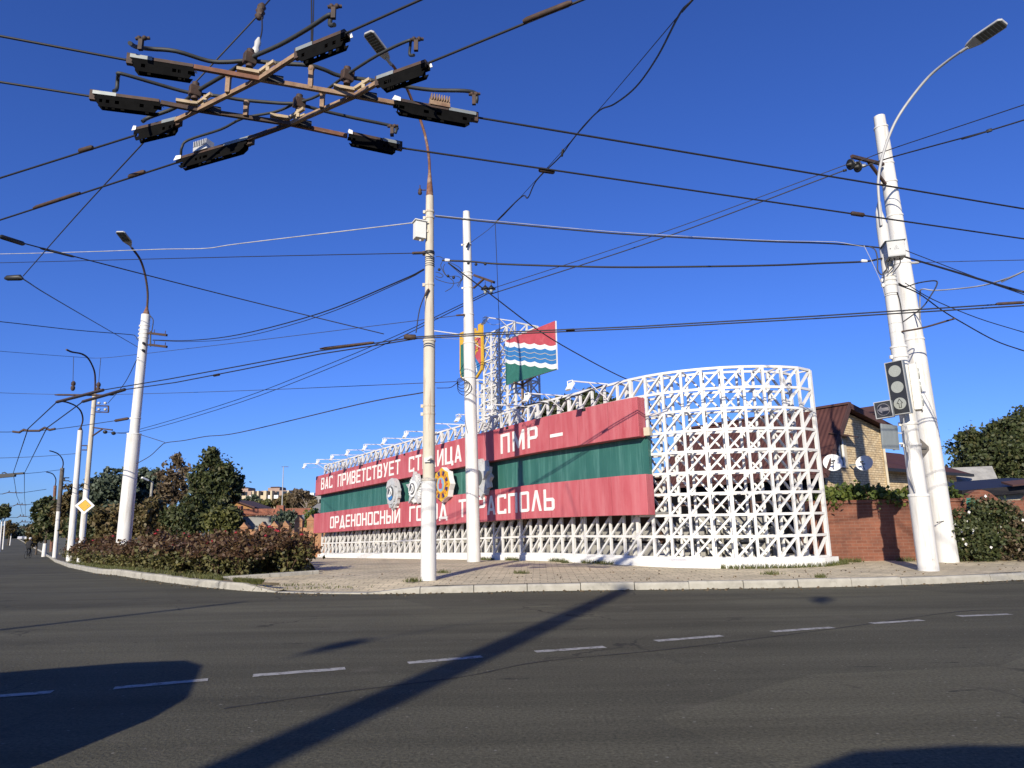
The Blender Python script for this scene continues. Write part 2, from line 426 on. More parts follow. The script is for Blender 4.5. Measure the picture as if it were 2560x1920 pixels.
# asphalt: dark binder with light aggregate, tar lines, worn wheel tracks
def asphalt():
    m, nt, bs = nodes('asphalt')
    v = wpos(nt)
    f1 = noise(nt, v, 0.35, 4); f2 = noise(nt, v, 42, 4, 0.75); f3 = noise(nt, wpos(nt, (0.12, 1.5, 1), rot=(0, 0, rad(-17))), 0.8, 5, .65)
    base = ramp(nt, f1, [(0.3, (0.074, 0.07, 0.049)), (0.7, (0.112, 0.106, 0.074))]).outputs[0]
    # polished wheel tracks running along the road
    base = mixc(nt, 0.55, base, ramp(nt, f3, [(0.35, (0.058, 0.055, 0.039)), (0.65, (0.138, 0.13, 0.092))]).outputs[0])
    # square repair patches with slightly different binder
    ch = nt.nodes.new('ShaderNodeTexVoronoi'); ch.distance = 'CHEBYCHEV'; ch.inputs['Scale'].default_value = .22
    nt.links.new(wpos(nt, (.6, 1.3, 1), rot=(0, 0, rad(-14)), loc=(3.3, .4, 0)), ch.inputs['Vector'])
    cc = nt.nodes.new('ShaderNodeSeparateColor'); nt.links.new(ch.outputs['Color'], cc.inputs[0])
    pt = ramp(nt, cc.outputs[0], [(0.0, (0.8, 0.8, 0.8)), (0.5, (1.0, 1.0, 1.0)), (1.0, (1.14, 1.13, 1.1))]).outputs[0]
    base = mixc(nt, .8, base, pt, 'MULTIPLY')
    gr = ramp(nt, f2, [(0.28, (0.4, 0.4, 0.4)), (0.5, (0.95, 0.95, 0.95)), (0.62, (1.2, 1.19, 1.16)), (0.76, (2.3, 2.2, 2.1))]).outputs[0]
    base = mixc(nt, 1.0, base, gr, 'MULTIPLY')
    # pale chips
    vo = nt.nodes.new('ShaderNodeTexVoronoi'); vo.inputs['Scale'].default_value = 7; nt.links.new(v, vo.inputs['Vector'])
    c1 = ramp(nt, vo.outputs['Distance'], [(0.03, (1, 1, 1)), (0.085, (0, 0, 0))]).outputs[0]
    base = mixc(nt, c1, base, (0.21, 0.2, 0.17))
    # dark bitumen blotches and oil drips
    f4 = noise(nt, wpos(nt, (0.7, 2.6, 1), rot=(0, 0, rad(-15)), loc=(5, 2, 0)), 2.3, 6, 0.7)
    base = mixc(nt, ramp(nt, f4, [(0.64, (0, 0, 0)), (0.69, (1, 1, 1))]).outputs[0], base, (0.028, 0.027, 0.023))
    f5 = noise(nt, wpos(nt, loc=(1, 8, 0)), 1.1, 6, 0.75)
    base = mixc(nt, ramp(nt, f5, [(0.6, (0, 0, 0)), (0.72, (.7, .7, .7))]).outputs[0], base, (0.125, 0.112, 0.085))
    # fine cracks
    vc = nt.nodes.new('ShaderNodeTexVoronoi'); vc.feature = 'DISTANCE_TO_EDGE'; vc.inputs['Scale'].default_value = .45
    wv = nt.nodes.new('ShaderNodeVectorMath'); wv.operation = 'ADD'
    nz = nt.nodes.new('ShaderNodeTexNoise'); nz.inputs['Scale'].default_value = 1.6; nz.inputs['Detail'].default_value = 5; nt.links.new(v, nz.inputs['Vector'])
    nt.links.new(v, wv.inputs[0]); nt.links.new(nz.outputs['Color'], wv.inputs[1]); nt.links.new(wv.outputs[0], vc.inputs['Vector'])
    cr = ramp(nt, vc.outputs['Distance'], [(0.0, (1, 1, 1)), (0.006, (1, 1, 1)), (0.012, (0, 0, 0))]).outputs[0]
    mk = ramp(nt, noise(nt, wpos(nt, loc=(4, 1, 0)), .28, 3), [(0.52, (0, 0, 0)), (0.6, (.75, .75, .75))]).outputs[0]
    base = mixc(nt, mixc(nt, 1.0, cr, mk, 'MULTIPLY'), base, (0.025, 0.024, 0.021))
    nt.links.new(base, bs.inputs['Base Color']); bs.inputs['Roughness'].default_value = 0.9; bs.inputs['Specular IOR Level'].default_value = 0.15
    bumpn(nt, f2, bs, 0.8, 0.015)
    return m

def paving():
    m, nt, bs = nodes('paving')
    v = wpos(nt, rot=(0, 0, rad(2.0)))
    b = nt.nodes.new('ShaderNodeTexBrick'); b.offset = 0.5
    for k, c in (('Color1', (0.63, 0.54, 0.36)), ('Color2', (0.5, 0.43, 0.29)), ('Mortar', (0.24, 0.2, 0.145))): b.inputs[k].default_value = (*c, 1)
    b.inputs['Scale'].default_value = 1; b.inputs['Mortar Size'].default_value = 0.011; b.inputs['Mortar Smooth'].default_value = 0.4
    b.inputs['Brick Width'].default_value = 0.3; b.inputs['Row Height'].default_value = 0.2
    nt.links.new(v, b.inputs['Vector'])
    f = noise(nt, wpos(nt), 0.7, 6, 0.7)
    col = mixc(nt, 1.0, b.outputs['Color'], ramp(nt, f, [(0.3, (0.68, 0.68, 0.66)), (0.68, (1.12, 1.1, 1.08))]).outputs[0], 'MULTIPLY')
    f2 = noise(nt, wpos(nt), 30, 3)
    col = mixc(nt, 1.0, col, ramp(nt, f2, [(0.3, (0.8, 0.8, 0.8)), (0.7, (1.15, 1.15, 1.15))]).outputs[0], 'MULTIPLY')
    # weathered patches where sand and moss fill the joints
    f3 = noise(nt, wpos(nt, loc=(9, 4, 0)), 1.3, 5, 0.7)
    col = mixc(nt, ramp(nt, f3, [(0.6, (0, 0, 0)), (0.75, (1, 1, 1))]).outputs[0], col, (0.24, 0.215, 0.16))
    nt.links.new(col, bs.inputs['Base Color']); bs.inputs['Roughness'].default_value = 0.9
    bumpn(nt, b.outputs['Fac'], bs, -0.6, 0.012)
    return m

M['asphalt'] = asphalt(); M['paving'] = paving()
M['verge'] = mat('verge', (0.16, 0.14, 0.075), (0.09, 0.085, 0.04), 0.6, 0.95, bump=0.4, stain=(0.08, 0.095, 0.03), stain_scale=0.25)

g = sheet('ground', [(Y, -4000, 4000) for Y in (-60, 0, 20.5, 30, 40, 50, 60, 72, 200, 900, 4500)], M['verge'], lambda Y: terr(Y) - 0.05)
tag(g, kind='structure')
rows = [(Y, -300, 300) for Y in (-60, 0, 10, 19.9)]
for Y in (20, 20.5, 22, 25, 28, 32, 36, 40, 45, 50, 55, 60, 66, 72, 90, 130, 250, 585):
    xr = lerp_tab(KLx, Y) + 0.05
    rows.append((Y, -300 if Y < 26 else xr - 17.5 - max(0, 40 - Y) * 3, xr))
tag(sheet('road', rows, M['asphalt'], terr), kind='structure')

def ramp_drop(X, Y, yk):
    a = max(0, min(1, (X + 4.75) / 0.15)) * max(0, min(1, (-1.55 - X) / 0.8))
    b = max(0, min(1, 1 - (Y - yk) / 1.5))
    return 0.11 * a * b

LB = [(16.49, -4.64), (36, -10.8), (60, -18)]
mb = MB()
Xs = [x for x in np.arange(-12, -4.64, 0.4)] + [-4.64] + list(np.arange(-4.5, 24, 0.25)) + [26, 30, 35, 40]
cols = []
NY = 44
for X in Xs:
    yk = lerp_tab(KR, X) + 0.14
    if X < -4.64:
        y0 = 16.49 + (-4.64 - X) * (36 - 16.49) / (10.8 - 4.64)
    else: y0 = yk
    y1 = 44
    col = []
    for i in range(NY + 1):
        Y = y0 + (y1 - y0) * (i / NY) ** 2.2
        col.append((X, Y, pav(Y) - (ramp_drop(X, Y, yk) if X > -4.7 else 0)))
    cols.append(col)
vs = [p for c in cols for p in c]; fs = []
for i in range(len(cols) - 1):
    for j in range(NY):
        a = i * (NY + 1) + j; b = a + NY + 1
        fs.append((a, b, b + 1, a + 1))
mb.add(vs, fs)
# the corner between the two kerbs
mb.add([(-4.72, 13.96, 0.03), (-4.64, 14.04, 0.035), (-4.64, 16.49, pav(16.49)), (-6.26, 15.19, pav(15.19)), (-5.45, 14.5, 0.13)], [(0, 1, 2, 3, 4)])
tag(mb.build('pavement', M['paving'], fix=False), kind='structure')

def kerb_run(mb, pts, hgt, w, zf, step=1.0, gap=0.014, side=1):
    # stones laid along a polyline; the outline leans a little like worn cast stones
    pts = [V((x, y, 0)) for x, y in pts]
    segs = []; 
    L = [0]
    for a, b in zip(pts, pts[1:]): L.append(L[-1] + (b - a).length)
    def P(t):
        for i in range(len(pts) - 1):
            if t <= L[i + 1] or i == len(pts) - 2:
                return pts[i] + (pts[i + 1] - pts[i]) * ((t - L[i]) / (L[i + 1] - L[i]))
    t = 0
    while t < L[-1] - 0.05:
        st = step if t < 60 else step * 6
        e = min(t + st, L[-1])
        a, b = P(t + gap / 2), P(e - gap / 2)
        d = (b - a).normalized(); n = V((-d.y, d.x, 0)) * side
        jz = rnd.uniform(-0.012, 0.012); jn = n * rnd.uniform(-0.014, 0.014)
        vs = []
        for p in (a, b):
            q = p + jn
            h = (hgt(p.x) if callable(hgt) else hgt) + jz
            z0 = zf(p.y)
            for dn, z in ((0, -0.05), (0.0, h * 0.72), (0.022, h), (w, h + 0.004), (w, -0.05)):
                vs.append(V((q.x, q.y, z0 + z)) + n * dn)
        fs = [(0, 1, 6, 5), (1, 2, 7, 6), (2, 3, 8, 7), (3, 4, 9, 8), (4, 3, 2, 1, 0), (5, 6, 7, 8, 9)]
        mb.add(vs, fs)
        t = e
    return mb

mb = MB()
kr2 = [p for p in KR]
kr2[0] = (-4.66, 13.87)
kerb_run(mb, kr2, lambda x: 0.022 + 0.113 * max(0, min(1, (x + 2.55) / 0.9)), 0.15, terr)
kerb_run(mb, KL, lambda x: 0.02 + 0.13 * max(0, min(1, (-4.7 - x) / 0.75)), 0.15, terr, side=-1)
kerb_run(mb, [(-6.3, 15.2), (-4.6, 16.52)], 0.075, 0.08, pav, side=1)
tag(mb.build('kerb', M['kerb']), kind='structure')

# planted bed: soil mounded slightly above the kerb
mb = MB(); vs = []; fs = []
rows = [14.02, 14.3, 14.7, 15.19, 15.6, 16.1, 16.49, 17.5, 19, 20.5, 23, 26, 30, 35, 40, 50, 60, 72]
for Y in rows:
    xl = lerp_tab(KLx, Y) + 0.16
    xr = lerp_tab([(13.94, -4.72), (15.19, -6.3), (16.49, -4.66), (36, -10.85), (72, -22)], Y)
    if xr < xl + 0.02: xr = xl + 0.02
    for i in range(9):
        t = i / 8
        X = xl + (xr - xl) * t
        vs.append((X, Y, terr(Y) + 0.125 + 0.05 * math.sin(math.pi * t) + rnd.uniform(-0.01, 0.01)))
for r in range(len(rows) - 1):
    for i in range(8):
        a = r * 9 + i
        fs.append((a, a + 1, a + 10, a + 9))
mb.add(vs, fs)
tag(mb.build('flowerbed_soil', M['soil'], fix=False), kind='structure')

# painted dashes of the centre line
mb = MB()
D = [(0, 1741, 130, 1731), (285, 1721, 520, 1700), (632, 1690, 863, 1672), (1020, 1658, 1205, 1642), (1338, 1630, 1512, 1618), (1640, 1603, 1805, 1590), (1930, 1580, 2080, 1569), (2178, 1559, 2305, 1551), (2396, 1541, 2525, 1536)]
for x0, y0, x1, y1 in D:
    a, b = gnd(x0, y0), gnd(x1, y1)
    if x0 == 0: a = b + (a - b).normalized() * 0.66
    d = (b - a).normalized(); n = V((-d.y, d.x, 0))
    k = 7; top = []; bot = []
    for i in range(k + 1):
        p = a + (b - a) * (i / k)
        top.append(p + n * (0.055 + rnd.uniform(-0.008, 0.008))); bot.append(p - n * (0.055 + rnd.uniform(-0.008, 0.008)))
    vs = [V((q.x, q.y, 0.004)) for q in top + bot]
    mb.add(vs, [(i, i + k + 1, i + k + 2, i + 1) for i in range(k)])
tag(mb.build('road_marking', M['marking']), kind='structure')
# tar-sealed joint that wanders beside the centre line
mb = MB()
pts = spline([gnd(x, y) for x, y in [(560, 1772), (860, 1730), (1160, 1692), (1350, 1655), (1660, 1625), (1900, 1596), (2160, 1562), (2400, 1529), (2560, 1525)]], 6)
vs = []; w = [rnd.uniform(0.006, 0.02) for _ in pts]
for p, ww in zip(pts, w): vs += [(p.x, p.y - ww, 0.003), (p.x, p.y + ww, 0.003)]
mb.add(vs, [(2 * i, 2 * i + 2, 2 * i + 3, 2 * i + 1) for i in range(len(pts) - 1)])
tag(mb.build('road_joint', M['black_matt']), kind='structure')
# ------------------------------------------------------------------ the welcome sign
SL = V((-9.94, 36.0, 0)); SD = V((13.04, -18.6, 0)); SLEN = SD.length; SD.normalize()
SN = V((SD.y, -SD.x, 0))          # outward, towards the road
h0 = math.atan2(SD.y, SD.x); AR = 3.25; ASP = rad(77)
ALEN = AR * ASP
SEND = SL + SD * SLEN

def spath(s):
    """point and outward normal at arc length s on the front face"""
    if s <= SLEN: return SL + SD * s, SN
    t = min(s, SLEN + ALEN) - SLEN
    h = h0 + t / AR
    p = SEND + V((AR * (math.sin(h) - math.sin(h0)), AR * (-math.cos(h) + math.cos(h0)), 0))
    d = V((math.cos(h), math.sin(h), 0))
    n = V((d.y, -d.x, 0))
    if s > SLEN + ALEN:
        hh = rad(38); d2 = V((math.cos(hh), math.sin(hh), 0))
        p = p + d2 * (s - SLEN - ALEN); n = V((d2.y, -d2.x, 0))
    return p, n

def SP(s, h, off=0.0):
    p, n = spath(s)
    q = p + n * off
    return V((q.x, q.y, pav(p.y) + h))

TOP = 4.7; PL = 0.2; DEP = 0.55
sign = thing('welcome_sign', SP(12, 0), 'long white steel lattice welcome sign with two red lettered bands and a green strip', 'sign')

# stations
ST = [i * SLEN / 45 for i in range(46)]
ST += [SLEN + ALEN * (i + 1) / 9 for i in range(9)]
ST += [SLEN + ALEN + 0.58]
ROWS = [PL + (TOP - PL) * i / 9 for i in range(10)]
NS = len(ST)

def lattice(mb, off, flip, rear=False):
    first = 45 if rear else 0
    for i in range(first, NS):
        s = ST[i]; full = i >= 46
        heavy = (i % 5 == 0)
        w = (0.055 if rear else 0.06) * (1.35 if heavy else 1)
        spans = [(0, 9)] if full or i == 45 else [(0, 2.25), (7.7, 9)]
        for a, b in spans:
            ha = PL + (TOP - PL) * a / 9; hb = PL + (TOP - PL) * b / 9
            mb.bar(SP(s, ha, off), SP(s, hb, off), w, w, up=spath(s)[1])
    hw = .054 if rear else .06
    for i in range(first, NS - 1):
        s0, s1 = ST[i], ST[i + 1]
        full = i >= 45
        for r in range(10):
            if not full and 2 <= r <= 7: continue
            mb.bar(SP(s0, ROWS[r], off + 0.002), SP(s1, ROWS[r], off + 0.002), hw, hw)
        for r in range(9):
            if not full and 2 <= r <= 7: continue
            a = (s0, ROWS[r]); b = (s1, ROWS[r + 1])
            if flip: a, b = (s1, ROWS[r]), (s0, ROWS[r + 1])
            mb.bar(SP(a[0], a[1], off), SP(b[0], b[1], off), hw * .8, hw, up=spath(s0)[1])

mb = MB(); lattice(mb, 0, False); mb.build('front_lattice', M['lattice'], sign)
mb = MB(); lattice(mb, -DEP, True, True)
mb.build('rear_lattice', M['lattice'], sign)
mb = MB()
for i in range(45, NS):
    for r in (0, 1, 3, 5, 7, 9):
        mb.bar(SP(ST[i], ROWS[r], 0.01), SP(ST[i], ROWS[r], -DEP - 0.01), 0.034, 0.034)
for i in range(0, 45, 4):
    mb2 = MB(); mb2.bar(SP(ST[i] + .05, PL - .05, -.3), SP(ST[i] + .05, TOP, -.3), .09, .09, up=SN); mb2.bar(SP(ST[i] + .05, TOP - .03, .02), SP(ST[i] + .05, TOP - .03, -.3), .05, .05); mb2.build('rear_post', M['lattice'], sign)
mb.build('cross_ties', M['lattice'], sign)

# plinth with a rounded end
def ribbon(mb, s0, s1, n, zlo, zhi, o0, o1, abs_lo=None):
    vs = []; 
    for i in range(n + 1):
        s = s0 + (s1 - s0) * i / n
        for (h, o) in ((zlo, o0), (zhi, o0), (zhi, o1), (zlo, o1)): vs.append(SP(s, h, o))
    fs = []
    for i in range(n):
        a = 4 * i
        for k in range(4): fs.append((a + k, a + (k + 1) % 4, a + 4 + (k + 1) % 4, a + 4 + k))
    fs += [(3, 2, 1, 0), (4 * n, 4 * n + 1, 4 * n + 2, 4 * n + 3)]
    mb.add(vs, fs)

mb = MB()
ribbon(mb, -0.25, SLEN, 40, -0.15, 0.17, 0.13, -DEP - 0.15)
ribbon(mb, SLEN + 0.0015, SLEN + ALEN + 0.72, 24, -0.15, 0.185, 0.15, -DEP - 0.15)
mb.build('plinth', M['plaster'], sign, bevel=0.04)

mb = MB()
ribbon(mb, -0.15, SLEN + 0.5, 30, 3.13, 4.13, 0.42, 0.1)
ub = mb.build('upper_band', M['red'], sign, bevel=0.012)
mb = MB()
ribbon(mb, -0.2, SLEN + 0.62, 30, 1.22, 2.2, 0.42, 0.1)
lb = mb.build('lower_band', M['red'], sign, bevel=0.012)
mb = MB()
ribbon(mb, -0.05, SLEN + 0.55, 30, 2.16, 3.17, 0.14, 0.02)
mb.build('green_strip', M['green'], sign)
# grey soffit boards closing the underside behind the lower band
mb = MB(); ribbon(mb, -0.05, SLEN + 0.6, 30, 1.24, 1.30, 0.09, -.75)
mb.build('soffit_board', M['concrete'], sign)
mb = MB(); ribbon(mb, -0.05, SLEN + 0.3, 30, .5, 2.3, -.72, -.76)  # added dark sheet, standing in for shade in the gap under the lower band
mb.build('shade_backing', M['wood_brown'], sign)
# drain notches along the top edge of the upper band
for s in (4.05, 6.0, 8.0, 10.3, 12.6, 17.6, 21.3):
    mb = MB(); mb.box(SP(s, 4.075, 0.408), (0.16, 0.03, 0.08), Matrix.Rotation(h0, 3, 'Z'))
    mb.build('drain_notch', M['black_matt'], ub)
# loose junction block at the right end of the upper band
mb = MB(); mb.box(SP(SLEN + 0.62, 3.25, 0.22), (0.16, 0.14, 0.2), Matrix.Rotation(h0 + 0.3, 3, 'Z'))
mb.build('bracket_block', M['cream'], sign)

# sheet seams of the bands
for o_, z0, z1, st in ((ub, 3.14, 4.12, 1.25), (lb, 1.23, 2.19, 1.25)):
    s_ = 1.0
    while s_ < SLEN + .3:
        mb = MB(); mb.bar(SP(s_, z0, .4205), SP(s_, z1, .4205), .007, .004, up=spath(s_)[1]); s_ += st
        mb.build('sheet_seam', M['seam'], o_)
# lettering, each stroke a flat painted plate
def strokes(ch):
    t, h = 0.215, 0.15
    R = lambda x0, y0, x1, y1: [(x0, y0), (x1, y0), (x1, y1), (x0, y1)]
    G = {
        'П': [R(0, 0, t, 1), R(1 - t, 0, 1, 1), R(t, 1 - h, 1 - t, 1)],
        'Р': [R(0, 0, t, 1), R(t, 1 - h, .86, 1), R(t, .4, .86, .4 + h), [(.86 - .1, .4 + h), (.86, .4), (1, .5), (1, .9), (.86, 1), (.76, 1 - h)]],
        'И': [R(0, 0, t, 1), R(1 - t, 0, 1, 1), [(t, 0), (t, .3), (1 - t, 1), (1 - t, .7)]],
        'В': [R(0, 0, t, 1), R(t, 1 - h, .82, 1), R(t, .44, .82, .44 + h), R(t, 0, .82, h), [(.82 - .04, .5), (.95, .58), (.95, .92), (.82, 1), (.72, 1 - h), (.72, .56)], [(.72, .5), (.82, .53), (1, .46), (1, .09), (.84, 0), (.76, h)]],
        'Е': [R(0, 0, t, 1), R(t, 1 - h, 1, 1), R(t, .43, .9, .43 + h), R(t, 0, 1, h)],
        'Т': [R(0, 1 - h, 1, 1), R(.5 - t / 2, 0, .5 + t / 2, 1 - h)],
        'С': [R(0, 0.05, t, .95), R(t * .3, 1 - h, 1, 1), R(t * .3, 0, 1, h), R(1 - t, 1 - h * 1.6, 1, 1 - h), R(1 - t, h, 1, h * 1.6)],
        'У': [[(0, 1), (t * 1.1, 1), (.66, .36), (.5, .2)], [(1 - t * 1.1, 1), (1, 1), (.5, 0), (.2, 0)]],
        'О': [R(0, .06, t, .94), R(1 - t, .06, 1, .94), [(0, .94), (t, 1 - h), (1 - t, 1 - h), (1, .94), (.88, 1), (.12, 1)], [(0, .06), (.12, 0), (.88, 0), (1, .06), (1 - t, h), (t, h)]],
        'Л': [[(0, 0), (t * 1.05, 0), (.55, .92), (.38, 1)], [(1 - t * 1.05, 0), (1, 0), (.62, 1), (.38, 1)]],
        'Ц': [R(0, 0, t, 1), R(.88 - t, 0, .88, 1), R(t, 0, .88 - t, h), R(.88, -.12, 1.02, h), R(.8, -.12, .88, 0)],
        'А': [[(0, 0), (t * 1.1, 0), (.56, .93), (.38, 1)], [(1 - t * 1.1, 0), (1, 0), (.62, 1), (.4, 1)], R(.27, .2, .73, .2 + h)],
        'М': [R(0, 0, t * .85, 1), R(1 - t * .85, 0, 1, 1), [(t * .85, .62), (t * .85, 1), (.5, .42), (.5, .12), (.46, .1)], [(.5, .12), (.5, .42), (1 - t * .85, 1), (1 - t * .85, .62), (.54, .1)]],
        'Н': [R(0, 0, t, 1), R(1 - t, 0, 1, 1), R(t, .42, 1 - t, .42 + h)],
        'Д': [R(0, 0, 1, h), [(.1, h), (.1 + t * 1.05, h), (.56, .95), (.38, 1)], [(.9 - t * 1.05, h), (.9, h), (.62, 1), (.4, 1)], R(0, -.1, .16, 0), R(.84, -.1, 1, 0)],
        'Ь': [R(0, 0, t, 1), R(t, .44, .85, .44 + h), R(t, 0, .85, h), [(.75, .44), (.85, .44 + h), (1, .5), (1, .1), (.85, 0), (.75, h)]],
        'Г': [R(0, 0, t, 1), R(t, 1 - h, 1, 1)],
        '–': [R(0, .42, 1, .42 + h)],
    }
    G['Й'] = G['И'] + [R(.28, 1.08, .72, 1.2)]
    G['Ы'] = [[(x * .68, y) for x, y in q] for q in G['Ь']] + [R(1 - t * .8, 0, 1, 1)]
    return G[ch]

def word(mb, txt, s0, s1, hb, hh, gap=0.24):
    k = len(txt); pitch = (s1 - s0) / (k - gap / (1 + gap) * 0) if k == 1 else None
    wts = [1.25 if c in 'МЫДЦ' else 1.0 for c in txt]
    unit = (s1 - s0) / (sum(wts) + gap * (k - 1))
    s = s0; j = 0
    for c, w in zip(txt, wts):
        for q in strokes(c):
            j += 1
            e = 0.0007 * (j % 7)
            A = [SP(s + u * unit * w, hb + v * hh, 0.424) for u, v in q]
            B = [SP(s + u * unit * w, hb + v * hh, 0.432 + e) for u, v in q]
            m = len(q)
            mb.add(A + B, [tuple(range(m, 2 * m)), tuple(range(m - 1, -1, -1))] + [(i, (i + 1) % m, m + (i + 1) % m, m + i) for i in range(m)])
        s += unit * (w + gap)

for band, ws in ((ub, (('ВАС', 0.72, 2.34, 3.37, 0.6), ('ПРИВЕТСТВУЕТ', 3.05, 9.94, 3.34, 0.6), ('СТОЛИЦА', 10.72, 14.79, 3.32, 0.6), ('ПМР', 17.24, 19.2, 3.29, 0.62, 0.32), ('–', 19.8, 20.37, 3.22, 0.62))),
                 (lb, (('ОРДЕНОНОСНЫЙ', 2.22, 10.0, 1.4, 0.56), ('ГОРОД', 10.83, 13.81, 1.41, 0.58), ('ТИРАСПОЛЬ', 14.6, 19.91, 1.42, 0.6)))):
    for wd in ws:
        mb = MB(); word(mb, *wd); mb.build('lettering', M['letter'], band)

# ---------------------------------------------------------------- medals
def circle(r, n=20, a0=0.0): return [(r * math.cos(a0 + 2 * math.pi * i / n), r * math.sin(a0 + 2 * math.pi * i / n)) for i in range(n)]
def star(n, r1, r2, a0=math.pi / 2):
    return [((r1 if i % 2 == 0 else r2) * math.cos(a0 + math.pi * i / n), (r1 if i % 2 == 0 else r2) * math.sin(a0 + math.pi * i / n)) for i in range(2 * n)]
def arcband(r0, r1, a0, a1, n=10):
    return [(r1 * math.cos(a0 + (a1 - a0) * i / n), r1 * math.sin(a0 + (a1 - a0) * i / n)) for i in range(n + 1)] + [(r0 * math.cos(a1 + (a0 - a1) * i / n), r0 * math.sin(a1 + (a0 - a1) * i / n)) for i in range(n + 1)]

def plate(mb, out, s, h, o0, o1, dx=0, dy=0):
    p = SP(s, h, o0)
    mb.prism([(u + dx, v + dy) for u, v in out], p, SD, V((0, 0, 1)), o1 - o0, az=SN)

def hammer_sickle(mb, s, h, o, k):
    sick = arcband(.15 * k, .21 * k, rad(-120), rad(100), 12)
    plate(mb, sick, s, h, o, o + .02)
    plate(mb, [(-.17 * k, -.21 * k), (-.11 * k, -.25 * k), (.14 * k, .1 * k), (.08 * k, .14 * k)], s, h, o + .002, o + .024)
    plate(mb, [(-.02 * k, .16 * k), (.17 * k, .03 * k), (.22 * k, .1 * k), (.03 * k, .23 * k)], s, h, o + .004, o + .027)
    plate(mb, [(-.2 * k, -.18 * k), (-.1 * k, -.2 * k), (-.08 * k, -.12 * k), (-.16 * k, -.1 * k)], s, h, o + .004, o + .022)

O0, O1 = 0.425, 0.68
# 1: oval order with a cogged right rim and a blue base to its dial
t = thing('medal_emblem', SP(9.53, 2.6, .4), 'grey oval medal with cogged rim, banner top and blue patch in its dial', 'medal', 'medals mounted on the green strip')
out = []
for i in range(56):
    a = math.pi / 2 - 2 * math.pi * i / 56
    x, y = .5 * math.cos(a), .6 * math.sin(a)
    k = 1.0
    if y < .25: k = 1.1 if i % 4 < 2 else 1.0
    out.append((x * k, y * k))
mb = MB(); plate(mb, out, 9.53, 2.6, O0, O1 - .12); mb.build('body', M['silver'], t)
mb = MB(); plate(mb, circle(.4, 24), 9.53, 2.55, O1 - .119, O1 - .05); plate(mb, [(-.44, .2), (-.3, .5), (.1, .6), (.36, .46), (.44, .24), (.1, .34)], 9.53, 2.6, O1 - .118, O1 - .03)
for i in range(9): plate(mb, [(.05 * math.cos(q) - .2 + .05 * i, .05 * math.sin(q) - .42 - .12 * math.sin(i / 8 * math.pi)) for q in [k * math.pi / 3 for k in range(6)]], 9.53, 2.6, O1 - .118, O1 - .06)
mb.build('relief', M['silver'], t)
mb = MB(); plate(mb, circle(.27, 22), 9.53, 2.6, O1 - .049, O1 - .03); mb.build('dial', M['medal_dark'], t)
mb = MB(); plate(mb, arcband(0.02, .25, rad(205), rad(335)), 9.53, 2.55, O1 - .029, O1 - .02); mb.build('blue_patch', M['blue'], t)
mb = MB(); hammer_sickle(mb, 9.53, 2.63, O1 - .019, .85); mb.build('hammer_and_sickle', M['white'], t)
# 2: ten-ray star with a dark dial
t = thing('medal_emblem', SP(11.5, 2.62, .4), 'silver starburst medal with dark hammer and sickle dial left of the rusty pole', 'medal', 'medals mounted on the green strip')
mb = MB()
plate(mb, star(5, .66, .27), 11.5, 2.62, O0 + .03, O1 - .06)
plate(mb, star(10, .6, .46, math.pi / 2 + .31), 11.5, 2.62, O0, O1 - .16)
mb.build('body', M['silver'], t)
mb = MB()
for k in range(30):
    a = 2 * math.pi * k / 30
    plate(mb, [(.3 * math.cos(a - .03), .3 * math.sin(a - .03)), (.52 * math.cos(a - .05), .52 * math.sin(a - .05)), (.52 * math.cos(a + .05), .52 * math.sin(a + .05)), (.3 * math.cos(a + .03), .3 * math.sin(a + .03))], 11.5, 2.62, O1 - .158, O1 - .12)
plate(mb, circle(.31, 24), 11.5, 2.62, O1 - .059, O1 - .02)
mb.build('relief', M['white'], t)
mb = MB(); plate(mb, circle(.225, 22), 11.5, 2.62, O1 - .019, O1 - .005); mb.build('dial', M['medal_dark'], t)
mb = MB(); hammer_sickle(mb, 11.5, 2.62, O1 - .004, .8); mb.build('hammer_and_sickle', M['white'], t)
# 3: yellow order with orange rays and purple facets
t = thing('medal_emblem', SP(13.75, 2.6, .4), 'yellow eight-pointed medal with orange rays, purple facets and blue centre', 'medal', 'medals mounted on the green strip')
mb = MB(); plate(mb, star(8, .62, .54), 13.75, 2.6, O0, O1 - .06); mb.build('body', M['white'], t)
mb = MB(); plate(mb, star(8, .6, .53), 13.75, 2.6, O1 - .059, O1 - .035); mb.build('yellow_face', M['yellow'], t)
mb = MB(); plate(mb, star(8, .5, .28, math.pi / 2), 13.75, 2.6, O1 - .034, O1 - .026); mb.build('orange_rays', M['orange'], t)
mb = MB()
for k in range(8):
    a = math.pi / 2 + math.pi / 8 + k * math.pi / 4
    plate(mb, [(.34 * math.cos(a - .13), .34 * math.sin(a - .13)), (.5 * math.cos(a - .16), .5 * math.sin(a - .16)), (.5 * math.cos(a + .16), .5 * math.sin(a + .16)), (.34 * math.cos(a + .13), .34 * math.sin(a + .13))], 13.75, 2.6, O1 - .025, O1 - .016)
mb.build('purple_facets', M['purple'], t)
mb = MB(); plate(mb, circle(.3, 24), 13.75, 2.6, O1 - .025, O1 - .012); mb.build('yellow_ring', M['yellow'], t)
mb = MB(); plate(mb, circle(.245, 24), 13.75, 2.6, O1 - .011, O1 - .004); mb.build('blue_dial', M['pale_blue'], t)
mb = MB(); plate(mb, [(-.1, -.14), (.1, -.14), (.13, .02), (.07, .05), (.06, .16), (0, .2), (-.06, .16), (-.07, .05), (-.13, .02)], 13.75, 2.6, O1 - .003, O1 + .006); mb.build('red_tower', M['flag_red'], t)
mb = MB()
